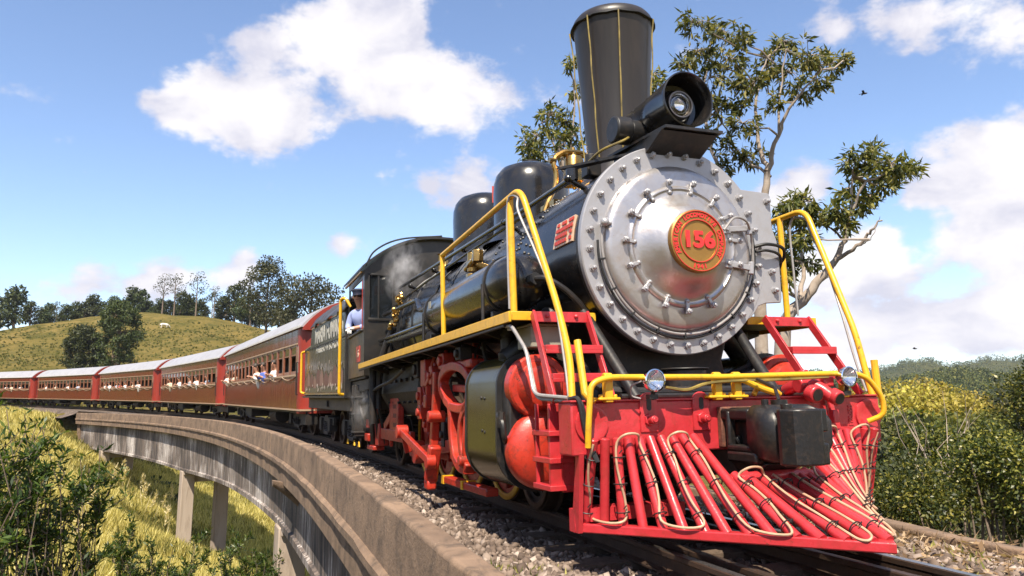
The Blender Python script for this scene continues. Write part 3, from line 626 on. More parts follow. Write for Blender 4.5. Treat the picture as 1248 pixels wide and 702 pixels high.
for k in range(9):
    a = 190 + k * 20; b = MB(); b.box((0, 0, 0), (.03, .012, .045)); o = P(b, 'hose_clip', RUBBER, door); o.matrix_local = Matrix.Translation((.06, .685 * math.cos(rad(a)), HC + .685 * math.sin(rad(a)))) @ Matrix.Rotation(rad(a), 4, 'X') @ Matrix.Rotation(PI / 2, 4, 'X')

# chimney
CX = -.86
b = MB(); b.lathe([(.50, 2.70), (.40, 2.80), (.325, 2.90), (.288, 2.99), (.278, 3.08), (.284, 3.25), (.358, 4.31), (.368, 4.335), (.371, 4.36), (.362, 4.395), (.335, 4.43), (.295, 4.452), (.255, 4.458), (.235, 4.44), (.21, 4.2), (.18, 3.0)], (CX, 0, 0), (0, 0, 1), 64); chim = P(b, 'chimney', mat('chimney_iron', (.016, .013, .012), .40, 0, (.030, .024, .021), 2.2, .8, .10, 30, (.06, .045, .035), .3, streak=True), sharp=45)
b = MB(); b.lathe([(.366, 4.325), (.380, 4.33), (.380, 4.345), (.366, 4.35)], (CX, 0, 0), (0, 0, 1), 48); P(b, 'rim_band', BLACKM, chim)
b = MB(); b.lathe([(.262, 3.30), (.270, 3.30), (.273, 3.33), (.265, 3.33)], (CX, 0, 0), (0, 0, 1), 48); P(b, 'seam_band', BLACKM, chim)
for ang, sl_ in ((-150, 0), (-118, .02), (-62, 0), (-20, 0), (40, 0), (100, 0)):
    a = rad(ang); pts = []
    for k in range(9):
        t = k / 8; r_ = .392 * (1 - t) + .30 * t + .006 * math.sin(k * 2.1 + ang); aa_ = a + sl_ * k * .4
        pts.append((CX + r_ * math.cos(aa_), r_ * math.sin(aa_), 4.34 - 1.29 * t))
    b = MB(); b.tube(smooth_path(pts, 3), .0072, 8); P(b, 'light_hose', HOSEY, chim)
b = MB(); b.tube([(CX + .385 * math.cos(2 * PI * k / 40), .385 * math.sin(2 * PI * k / 40), 4.335 + .006 * math.sin(k * 1.7)) for k in range(40)], .008, 6, closed=True); P(b, 'light_hose', RUBBER, chim)
b = MB(); b.box((-.55, -.43, 2.86), (.13, .13, .12)); b.cyl((-.55, -.43, 2.9), (-.55, -.43, 3.0), .05, n=12); P(b, 'junction_box', BLACKM, chim, bevel=.01)

# headlamp on its shelf
LZ = 3.215
b = MB(); b.lathe([(.0, -.40), (.16, -.40), (.185, -.385), (.188, -.10), (.195, -.09), (.195, -.02), (.205, .10), (.216, .25), (.222, .27), (.222, .29), (.212, .294), (.205, .285), (.196, .16), (.185, .10), (.15, .085), (.125, .13), (.115, .135), (.105, .09), (0, .08)], (0, 0, LZ), (1, 0, 0), 56); lamp = P(b, 'headlamp', BLACK, sharp=40)
b = MB(); b.lathe([(.10, .06), (.095, .045), (.06, .012), (.03, .004), (0, .002)], (.085, 0, LZ), (1, 0, 0), 40); P(b, 'reflector', CHROME, lamp)
b = MB(); b.lathe([(.103, .075), (.07, .098), (.03, .108), (0, .11)], (.085, 0, LZ), (1, 0, 0), 40); b.lathe([(.103, .07), (.07, .092), (.03, .101), (0, .103)], (.085, 0, LZ), (1, 0, 0), 40); P(b, 'lens', LENS, lamp)
b = MB(); b.lathe([(.098, .07), (.098, .10), (.108, .10), (.112, .08), (.112, .05)], (.085, 0, LZ), (1, 0, 0), 40); P(b, 'lens_ring', STEEL, lamp)
b = MB(); b.cyl((-.20, -.10, 3.10), (-.20, -.26, 3.10), .095, n=32); b.cyl((-.20, -.26, 3.10), (-.20, -.40, 3.10), .112, n=32); b.cyl((-.2, -.385, 3.10), (-.2, -.405, 3.10), .105, n=32); P(b, 'generator', BLACKM, lamp, bevel=.012)
b = MB(); b.tube(smooth_path([(-.16, -.26, 3.05), (-.10, -.36, 2.98), (-.20, -.5, 2.92), (-.45, -.50, 2.90)]), .011, 8); P(b, 'lamp_cable', HOSEY, lamp)
# shelf: a bent plate, its front lip higher than its wings
b = MB()
sh_v = [(.30, -.235, 2.955), (.30, .30, 2.955), (.02, .23, 2.885), (.02, -.36, 2.885), (-.5, .23, 2.9), (-.5, -.5, 2.80)]
b.prism([(-.50, -.30), (.30, -.22), (.30, .29), (-.50, .25)], Matrix.Translation((0, 0, 2.965)), .022)
b.prism([(-.45, 2.62), (.05, 2.86), (.27, 2.955), (.27, 2.967), (-.50, 2.967)], Matrix(((1, 0, 0, 0), (0, 0, -1, -.22), (0, 1, 0, 0), (0, 0, 0, 1))), .02)
b.prism([(-.45, 2.62), (.05, 2.86), (.27, 2.955), (.27, 2.967), (-.50, 2.967)], Matrix(((1, 0, 0, 0), (0, 0, -1, .26), (0, 1, 0, 0), (0, 0, 0, 1))), .02)
b.add([(.27, -.22, 2.953), (.27, .26, 2.953), (.05, .26, 2.858), (.05, -.22, 2.858), (-.45, -.22, 2.62), (-.45, .26, 2.62)], [(0, 1, 2, 3), (3, 2, 5, 4)])
b.prism([(-.60, -.72), (.02, -.24), (.02, -.20), (-.60, -.60)], Matrix.Translation((0, 0, 2.86)), .02)
P(b, 'lamp_shelf', BLACKM, lamp)
b = MB(); b.box((-.06, 0, 2.99), (.16, .24, .06)); b.box((.14, 0, 2.99), (.1, .24, .06)); P(b, 'lamp_saddle', BLACKM, lamp, bevel=.01)

# domes
def dome(name, x, r, top, base):
    b = MB(); b.lathe([(r * 1.30, base), (r * 1.12, base + .07), (r * 1.02, base + .15), (r, base + .24), (r, top - .36), (r * .985, top - .25), (r * .92, top - .15), (r * .78, top - .07), (r * .5, top - .018), (0, top)], (x, 0, 0), (0, 0, 1), 56); return P(b, name, BLACK, sharp=50)
d1 = dome('sand_dome', -3.0, .44, 3.70, 2.72); d2 = dome('steam_dome', -4.72, .44, 3.80, 2.78)
b = MB(); b.cyl((-3.0, 0, 3.70), (-3.0, 0, 3.74), .10, n=20); P(b, 'hatch', BLACKM, d1)
b = MB(); b.tube(bend([(-3.36, -.14, 3.54), (-3.43, -.15, 3.66), (-3.43, .0, 3.68), (-3.36, .0, 3.56)], .01), .011, 6); P(b, 'lifting_handle', BLACKM, d1)
REDP = mat('red_cast_plate', (.50, .05, .03), .45, .1, (.36, .04, .02), 16, .5)
PLT = mat('plate_lettering', (.70, .50, .36), .45, .2, (.55, .36, .22), 20, .5)
for da in (0,):
    b = MB()
    for k in range(7):
        a0 = rad(214 + k * 5); a1 = rad(214 + (k + 1) * 5)
        q = [(-3.0 + rr_ * math.cos(a), rr_ * math.sin(a), z) for rr_, a, z in ((.452, a0, 3.26), (.452, a1, 3.26), (.452, a1, 3.46), (.452, a0, 3.46), (.43, a0, 3.26), (.43, a1, 3.26), (.43, a1, 3.46), (.43, a0, 3.46))]
        b.add(q, [(0, 1, 2, 3), (7, 6, 5, 4), (3, 2, 6, 7), (1, 0, 4, 5), (0, 3, 7, 4), (2, 1, 5, 6)])
    P(b, 'dome_plate', REDP, d1)
b = MB(); b.box((-3.0 + .456 * math.cos(rad(231)), .456 * math.sin(rad(231)), 3.36), (.012, .02, .2), (0, 0, rad(231))); P(b, 'plate_bar', BLACKM, d1)
# bell in its yoke
b = MB(); b.lathe([(.045, .30), (.085, .285), (.10, .25), (.108, .12), (.125, .05), (.155, 0), (.148, 0), (.11, .06), (.09, .2)], (-1.80, 0, 3.13), (0, 0, 1), 36); b.sphere((-1.8, 0, 3.10), .028, 10, 6); bell = P(b, 'bell', BRASS)
b = MB()
for s_ in (-1, 1):
    b.tube(smooth_path([(-1.80, s_ * .07, 3.44), (-1.80, s_ * .17, 3.43), (-1.80, s_ * .225, 3.34), (-1.80, s_ * .20, 3.22), (-1.80, s_ * .22, 3.08), (-1.80, s_ * .30, 2.92), (-1.80, s_ * .34, 2.82)], 4), .026, 8)
    b.cyl((-1.8, s_ * .20, 3.36), (-1.8, s_ * .27, 3.36), .03, n=12)
b.tube(bend([(-1.8, -.2, 3.40), (-1.8, -.1, 3.47), (-1.8, .1, 3.47), (-1.8, .2, 3.40)], .05), .03, 8); b.cyl((-1.8, 0, 3.42), (-1.8, 0, 3.52), .035, .02, 12)
b.box((-1.8, 0, 2.885), (.34, .62, .05)); P(b, 'bell_yoke', BRASS, bell)
# safety valves / whistle near the cab
for x, h in ((-6.15, .18), (-6.4, .26)):
    b = MB(); b.lathe([(.06, 2.90), (.07, 3.0), (.05, 3.03), (.045, 3.0 + h), (.06, 3.02 + h), (0, 3.04 + h)], (x, -.18, 0), (0, 0, 1), 16); P(b, 'safety_valve', BRASS)

# boiler handrail pipes and brackets
b = MB(); b.tube([(-.30, -.72, 2.705), (-1.2, -.735, 2.70), (-6.9, -.80, 2.76)], .021, 10); P(b, 'boiler_handrail', BLACK)
b = MB(); b.tube([(-.45, -.64, 2.74), (-1.2, -.66, 2.74), (-6.9, -.72, 2.80)], .017, 8); P(b, 'conduit', BLACK)
b = MB(); b.tube(smooth_path([(-1.3, -.70, 2.66), (-2.6, -.74, 2.64), (-4.2, -.80, 2.58), (-5.2, -.86, 2.52), (-6.4, -.93, 2.42)]), .014, 8); P(b, 'conduit', BLACK)
for x in (-.36, -1.9, -3.3, -4.7, -6.1):
    b = MB(); b.cyl((x, -.50, 2.60), (x, -.745, 2.712), .022, n=10); b.sphere((x, -.735, 2.712), .036, 10, 6); P(b, 'handrail_bracket', BLACK)
b = MB(); b.cyl((-.36, -.70, 2.70), (-.36, -.70, 2.79), .05, n=12); P(b, 'pipe_cap', BLACK)
# cast plate on the smokebox flank
b = MB(); a0, a1 = rad(161), rad(176)
vs = []
for (x, a) in ((-.16, a0), (-.16, a1), (-.52, a1), (-.52, a0)): vs += [(x, .818 * math.cos(a), HC + .818 * math.sin(a)), (x, .79 * math.cos(a), HC + .79 * math.sin(a))]
b.add(vs, [(0, 2, 4, 6), (1, 7, 5, 3), (0, 1, 3, 2), (2, 3, 5, 4), (4, 5, 7, 6), (6, 7, 1, 0)]); bp_ = P(b, 'builder_plate', PLT, smoke)
b = MB()
for i in range(4):
    a = a0 + (a1 - a0) * (i + .55) / 4.2
    for j in range(7):
        if random.random() < .85: b.box((-.19 - j * .045, .822 * math.cos(a), HC + .822 * math.sin(a)), (.034, .008, .028), (a, 0, 0))
o = P(b, 'cast_lettering', REDP, bp_)
# brass check valve and fittings
b = MB(); b.cyl((-2.35, -.74, 2.30), (-2.35, -.98, 2.38), .06, n=14); b.cyl((-2.35, -.93, 2.28), (-2.35, -.93, 2.48), .05, n=14); b.cyl((-2.48, -.95, 2.33), (-2.08, -.95, 2.40), .038, n=12); b.cyl((-2.1, -.95, 2.34), (-2.1, -.95, 2.46), .06, n=6); b.cyl((-2.35, -.93, 2.2), (-2.35, -.93, 2.26), .07, n=6); P(b, 'check_valve', BRASS, bevel=.006)
b = MB(); b.tube(smooth_path([(-2.35, -.93, 2.22), (-2.4, -.97, 2.05), (-2.9, -1.0, 1.98), (-3.6, -1.02, 1.92), (-6.9, -1.05, 1.95)]), .026, 10); P(b, 'feed_pipe', BLACK)
b = MB(); b.tube(bend([(-2.95, -1.10, 2.0), (-4.3, -1.02, 2.12), (-4.6, -.98, 2.30), (-6.9, -.98, 2.36)], .12), .034, 10); P(b, 'air_pipe', BLACK)
b = MB(); b.tube(bend([(-2.95, -1.12, 1.80), (-5.0, -1.02, 1.86), (-6.95, -1.02, 1.90)], .12), .036, 10); P(b, 'air_pipe', BLACK)
b = MB()
rv = random.Random(9)
for k in range(16):
    t = k / 15; c_ = Vector((-5.6 - .7 * t, -.92 - .04 * math.sin(k), 2.52 - .42 * t)); b.cyl(c_ - Vector((0, .05, 0)), c_ + Vector((rv.uniform(-.05, .05), -.07, rv.uniform(-.04, .05))), rv.uniform(.02, .045), n=8); b.sphere(c_ + Vector((rv.uniform(-.06, .06), -.06, rv.uniform(-.06, .06))), rv.uniform(.025, .045), 8, 6)
P(b, 'lubricator_fittings', BRASS)
b = MB(); b.tube(smooth_path([(-6.3, -.95, 2.1), (-6.45, -1.05, 1.8), (-6.55, -1.1, 1.5), (-6.6, -1.12, 1.1), (-6.6, -1.12, .9)]), .05, 10); P(b, 'injector_pipe', DARK)
# air reservoir over the running board
b = MB(); RY, RZ, RR = -1.075, 1.905, .235
b.lathe([(0, -3.05), (.10, -3.04), (.18, -3.0), (.225, -2.93), (RR, -2.85), (RR, -.72), (.228, -.62), (.205, -.52), (.165, -.44), (.10, -.385), (0, -.36)], (0, RY, RZ), (1, 0, 0), 48); res = P(b, 'air_reservoir', BLACK, sharp=50)
for x in (-2.86, -.82):
    b = MB(); b.lathe([(RR, x - .02), (RR + .012, x - .02), (RR + .012, x + .02), (RR, x + .02)], (0, RY, RZ), (1, 0, 0), 48); b.cyl((x, RY - .245, RZ), (x, RY - .245, 1.60), .016, n=8); b.box((x, RY, 1.635), (.05, .34, .09)); P(b, 'reservoir_strap', BLACKM, res)
b = MB(); b.cyl((-.44, RY, RZ - .03), (-.31, RY, RZ - .03), .035, n=12); b.cyl((-.34, RY, RZ - .03), (-.27, RY, RZ - .03), .05, n=6); b.tube(smooth_path([(-.30, RY, RZ - .03), (-.18, RY + .06, RZ - .05), (-.14, RY + .22, RZ - .16), (-.15, RY + .36, RZ - .32), (-.2, RY + .42, RZ - .55)]), .024, 10); P(b, 'reservoir_pipe', BLACKM, res)
b = MB(); b.box((-2.6, -1.318, 1.96), (.09, .006, .07)); P(b, 'inspection_tag', GREYB, res)

# running boards
for s_ in (-1, 1):
    x1 = -6.95
    b = MB(); b.bb(x1, -.09, s_ * .78, s_ * 1.352, 1.548, 1.588); rb = P(b, 'running_board', DARK, bevel=.004)
    b = MB(); b.bb(x1, -.066, s_ * 1.352, s_ * 1.372, 1.515, 1.593); P(b, 'board_edge', YEL, rb, bevel=.004)
    b = MB(); b.bb(-.09, -.066, s_ * .68, s_ * 1.352, 1.528, 1.593); b.bb(-.40, -.09, s_ * .68, s_ * .78, 1.56, 1.592); P(b, 'board_end', YEL, rb, bevel=.004)
    for x in (-.8, -1.9, -3.0, -4.1, -5.2, -6.3): b = MB(); b.bar((x, s_ * .62, 1.30), (x, s_ * 1.33, 1.53), .05, .06); b.bb(x - .03, x + .03, s_ * .62, s_ * 1.34, 1.515, 1.547); P(b, 'board_bracket', DARK, rb)
b = MB(); b.tube(smooth_path([(-.2, -1.36, 1.50), (-2.2, -1.365, 1.49), (-5, -1.365, 1.50), (-6.9, -1.36, 1.49)]), .013, 6); P(b, 'light_hose', DARK)
b = MB(); b.box((-.30, -1.02, 1.42), (.28, .30, .16)); b.box((-.30, -1.02, 1.51), (.3, .32, .02)); P(b, 'battery_box', GREYB, bevel=.01)
# ladders from the running boards down to the pilot beam
for s_ in (-1, 1):
    yo, yi = s_ * 1.215, s_ * .79; lad = None
    b = MB()
    for y in (yo, yi): b.bar((.0, y, 1.575), (.46, y * 1.0 + (s_ * .05), .945), .02, .065, (1, 0, .7))
    b.bar((.02, yo, 1.545), (.02, yi, 1.545), .02, .075); lad = P(b, 'ladder', RED, bevel=.003)
    for t in (.40, .72):
        b = MB(); x = .02 + .44 * t; z = 1.56 - .62 * t; b.bb(x - .03, x + .09, yo + s_ * .05 * t, yi + s_ * .05 * t, z - .022, z + .012); b.bb(x + .07, x + .09, yo + s_ * .05 * t, yi + s_ * .05 * t, z - .045, z - .02); P(b, 'rung', RED, lad, bevel=.003)
    b = MB()
    for y in (yo - s_ * .1, yi + s_ * .1): b.sphere((.035, y, 1.55), .016, 8, 6)
    P(b, 'bolts', RED, lad)
# handrails
for s_ in (-1, 1):
    yy = s_ * 1.30
    b = MB(); b.tube(bend([(-2.15, yy, 2.40), (.04, yy, 2.475), (.40, s_ * 1.19, 1.56), (.52, s_ * 1.17, 1.22), (.60, s_ * 1.20, .93)] if s_ < 0 else [(-2.15, 1.27, 2.46), (.02, 1.27, 2.50), (.50, 1.22, 1.42), (.60, 1.235, .93)], .13, 8), .0235, 14); hr = P(b, 'handrail', YEL)
    b = MB(); b.tube([(-.15, yy, 1.58), (-.19, yy, 2.465)] if s_ < 0 else [(-.27, 1.25, 1.58), (-.29, 1.26, 2.49)], .026, 12); P(b, 'handrail_post', YEL, hr)
    b = MB(); b.tube([(-2.12, yy, 1.58), (-2.15, yy, 2.41)], .024, 12); P(b, 'handrail_post', YEL, hr)
    b = MB(); b.tube(smooth_path([(-.16, yy - .03 * 1, 1.62), (-.175, yy - .03, 2.0), (-.18, yy - .02, 2.43), (.0, yy - .01, 2.42), (.06, yy - .03, 2.30), (.20, s_ * 1.27, 2.0), (.38, s_ * 1.21, 1.62), (.50, s_ * 1.2, 1.2), (.57, s_ * 1.21, .97)], 5), .0095, 6); P(b, 'light_hose', GREYHOSE, hr)
b = MB(); b.tube([(.555, -1.13, 1.33), (.66, -1.14, .99), (.70, -1.10, .93)], .024, 10); P(b, 'handrail_brace', YEL)
b = MB(); b.tube([(.62, 1.27, .93), (.61, 1.27, 1.20)], .026, 10); P(b, 'flag_socket', YEL)
b = MB(); b.tube(bend([(-.25, -1.33, 1.50), (-.1, -1.34, 1.49), (.15, -1.33, 1.30), (.33, -1.35, .99), (.58, -1.22, .965)], .06), .013, 8); b.tube(bend([(-.25, -1.31, 1.48), (-.12, -1.32, 1.47), (.13, -1.31, 1.27), (.32, -1.33, .965), (.58, -1.2, .945)], .06), .013, 8); P(b, 'light_hose', GREYHOSE)

# frame, saddle, pilot deck and braces
b = MB(); b.bb(.46, -6.6, -.42, .42, .42, .92); P(b, 'main_frame', DARK, bevel=.01)
b = MB(); b.prism([(-.62, .92), (-.55, 1.25), (-.72, 1.75), (.72, 1.75), (.55, 1.25), (.62, .92)], Matrix(((0, 0, -1, -.25), (1, 0, 0, 0), (0, 1, 0, 0), (0, 0, 0, 1))), .95); P(b, 'cylinder_saddle', DARK, bevel=.03)
b = MB(); b.bb(.46, -.25, -1.05, 1.05, .90, .925); P(b, 'pilot_deck', DARK)
for s_ in (-1, 1):
    b = MB(); b.tube([(-.25, s_ * .62, 1.62), (.45, s_ * .50, .95)] if s_ > 0 else [(-.15, -.74, 1.60), (.46, -.66, .95)], .042, 12); P(b, 'smokebox_brace', BLACKM)
b = MB(); b.tube(smooth_path([(-.4, -.9, 1.5), (-.1, -.86, 1.3), (.2, -.82, 1.05), (.32, -.6, 1.0), (.36, 0, 1.0), (.36, 1.1, 1.0)]), .032, 10); P(b, 'brake_pipe', BLACKM)
b = MB(); b.tube([(.40, -.75, .965), (.40, 1.15, .965)], .022, 10); P(b, 'brake_pipe', BLACKM)
b = MB(); b.cyl((.0, .02, .92), (.0, .02, 1.16), .16, n=24); b.cyl((.0, .02, 1.16), (.0, .02, 1.175), .185, n=24); P(b, 'bell_ringer_drum', BLACKM, bevel=.01)

# cylinders, valve chests, heads
for s_ in (-1, 1):
    cy, cz, cr = s_ * 1.05, .60, .262; vy, vz, vr = s_ * 1.10, 1.06, .20
    def hull(r1, r2):
        pts = []
        for k in range(13): a = rad(0 + k * 15); pts.append((vy / s_ + r2 * math.cos(a), vz + r2 * math.sin(a)))
        pts = [(abs(vy) + r2 * math.cos(rad(12 - 8 + 8)), vz)] if False else []
        A = [(abs(vy) + r2 * math.cos(rad(t)), vz + r2 * math.sin(rad(t))) for t in range(8, 141, 11)]
        Bq = [(abs(cy) + r1 * math.cos(rad(t)), cz + r1 * math.sin(rad(t))) for t in range(230, 369, 11)]
        return [(.55, 1.1), (.55, .55)] + Bq + A
    pl = [(s_ * y, z) for y, z in hull(cr + .045, vr + .05)]
    if s_ > 0: pl = pl[::-1]
    Mx = lambda x: Matrix(((0, 0, -1, x), (1, 0, 0, 0), (0, 1, 0, 0), (0, 0, 0, 1)))
    b = MB(); b.prism(pl, Mx(-.42), .80); cylb = P(b, 'cylinder_jacket', OLIVE, bevel=.012, sharp=25)
    pl2 = [(s_ * y, z) for y, z in hull(cr + .012, vr + .02)]
    if s_ > 0: pl2 = pl2[::-1]
    b = MB(); b.prism(pl2, Mx(-.26), 1.05); P(b, 'cylinder_block', BLACKM, cylb, bevel=.02, sharp=25)
    pl3 = [(s_ * y, z) for y, z in hull(cr + .055, vr + .06)]
    if s_ > 0: pl3 = pl3[::-1]
    for xx in (-.40, -1.20): b = MB(); b.prism(pl3, Mx(xx), .03); P(b, 'jacket_band', BLACKM, cylb, sharp=25)
    b = MB(); b.lathe([(cr + .03, -.30), (cr + .03, -.22), (cr + .015, -.19), (cr - .01, -.175), (.22, -.15), (.13, -.13), (0, -.122)], (0, cy, cz), (1, 0, 0), 56); P(b, 'cylinder_head', RED2 if s_ < 0 else RED2, cylb, sharp=50)
    b = MB(); b.lathe([(vr + .035, -.30), (vr + .035, -.20), (vr + .022, -.185), (vr - .02, -.18), (vr - .032, -.145), (vr - .055, -.105), (.09, -.085), (0, -.08)], (0, vy, vz), (1, 0, 0), 56); P(b, 'valve_head', RED2, cylb, sharp=40)
    b = MB(); b.lathe([(.22, -1.2), (.22, -1.27), (.12, -1.29), (.08, -1.40), (0, -1.40)], (0, cy, cz), (1, 0, 0), 40); P(b, 'rear_cover', RED2, cylb)
    b = MB()
    for k in range(14): a = rad(k * 360 / 14); b.cyl((-.30, cy + (cr + .012) * math.cos(a), cz + (cr + .012) * math.sin(a)), (-.27, cy + (cr + .012) * math.cos(a), cz + (cr + .012) * math.sin(a)), .012, n=6)
    o = P(b, 'head_studs', RED2, cylb); o['kind'] = 'stuff'; b = MB()
    b.tube(smooth_path([(-.34, s_ * 1.37, .86), (-.25, s_ * 1.37, .80), (-.25, s_ * 1.36, .70), (-.3, s_ * 1.33, .66)]), .022, 8); b.cyl((-.27, s_ * 1.37, .80), (-.27, s_ * 1.37, .88), .03, n=8)
    P(b, 'drain_cock', BLACKM, cylb)
    b = MB(); b.lathe([(.05, 1.25), (.075, 1.29), (.075, 1.34), (.055, 1.36), (.055, 1.47), (.07, 1.49), (.07, 1.53)], (-.78, s_ * 1.13, 0), (0, 0, 1), 20); P(b, 'steam_pipe', BLACKM, cylb)
    b = MB(); b.tube(smooth_path([(-.78, s_ * 1.13, 1.3), (-.7, s_ * .95, 1.45), (-.75, s_ * .75, 1.65)]), .09, 14); P(b, 'steam_pipe', BLACKM, cylb)
b = MB()
for (x, z) in ((-.72, .98), (-.80, .985), (-.72, .72), (-.78, .73)): b.cyl((x, -1.335, z), (x, -1.36, z), .014, n=8)
b.bar((-.70, -1.345, .70), (-.80, -1.345, .76), .012, .02); P(b, 'jacket_catch', BLACKM, bevel=.003)

# wheels
def wheel(x, y, r, spokes, m_c, m_t, name='driving_wheel', cw=None, rot=0.0):
    s_ = 1 if y > 0 else -1
    b = MB(); b.lathe([(r - .075, -.055), (r - .02, -.06), (r, -.055), (r + .004, .05), (r + .032, .062), (r + .03, .075), (r - .075, .075)], (0, 0, 0), (0, -s_, 0), 56)
    t = P(b, name, RAILM); t.matrix_local = Matrix.Translation((x, y, r)) @ Matrix.Rotation(rot, 4, 'Y')
    b = MB(); b.lathe([(r - .12, -.05), (r - .072, -.052), (r - .072, .06), (r - .12, .06)], (0, 0, 0), (0, -s_, 0), 48); b.lathe([(0, -.09), (.10, -.09), (.12, -.07), (.125, .08), (0, .08)], (0, 0, 0), (0, -s_, 0), 32)
    for k in range(spokes):
        a = 2 * PI * k / spokes; b.bar((.1 * math.cos(a), 0, .1 * math.sin(a)), ((r - .1) * math.cos(a), 0, (r - .1) * math.sin(a)), .045, .05, (0, 1, 0))
    P(b, 'wheel_centre', m_c, t, sharp=30)
    b = MB(); b.lathe([(r - .070, .0765), (r - .066, .079), (r - .018, .079), (r - .012, .0765)], (0, 0, 0), (0, s_, 0), 56); b.lathe([(r - .070, -.0615), (r - .066, -.063), (r - .022, -.063), (r - .014, -.0595)], (0, 0, 0), (0, -s_, 0), 56); P(b, 'tyre_ring', m_t, t)
    if cw:
        b = MB(); pts = [((r - .10) * math.cos(a), (r - .10) * math.sin(a)) for a in [rad(20 + i * 14) for i in range(11)]]; b.prism(pts, Matrix(((1, 0, 0, 0), (0, 0, 1, -.055), (0, 1, 0, 0), (0, 0, 0, 1))), .1); P(b, 'counterweight', m_c, t, bevel=.01)
    return t
DRV = (-2.20, -3.30, -4.40, -5.35); WR = .535
for x in DRV:
    for s_ in (-1, 1): wheel(x, s_ * .60, WR, 12, RED2, YEL, cw=True, rot=.3 + x)
for s_ in (-1, 1):
    wheel(-1.42, s_ * .60, .33, 9, DARK, RAILM, 'leading_wheel'); wheel(-7.15, s_ * .60, .37, 9, DARK, RAILM, 'trailing_wheel')
for x, r_ in [(-1.42, .33), (-7.15, .37)] + [(d, WR) for d in DRV]:
    b = MB(); b.cyl((x, -.6, r_), (x, .6, r_), .075, n=14); P(b, 'axle', DARK)
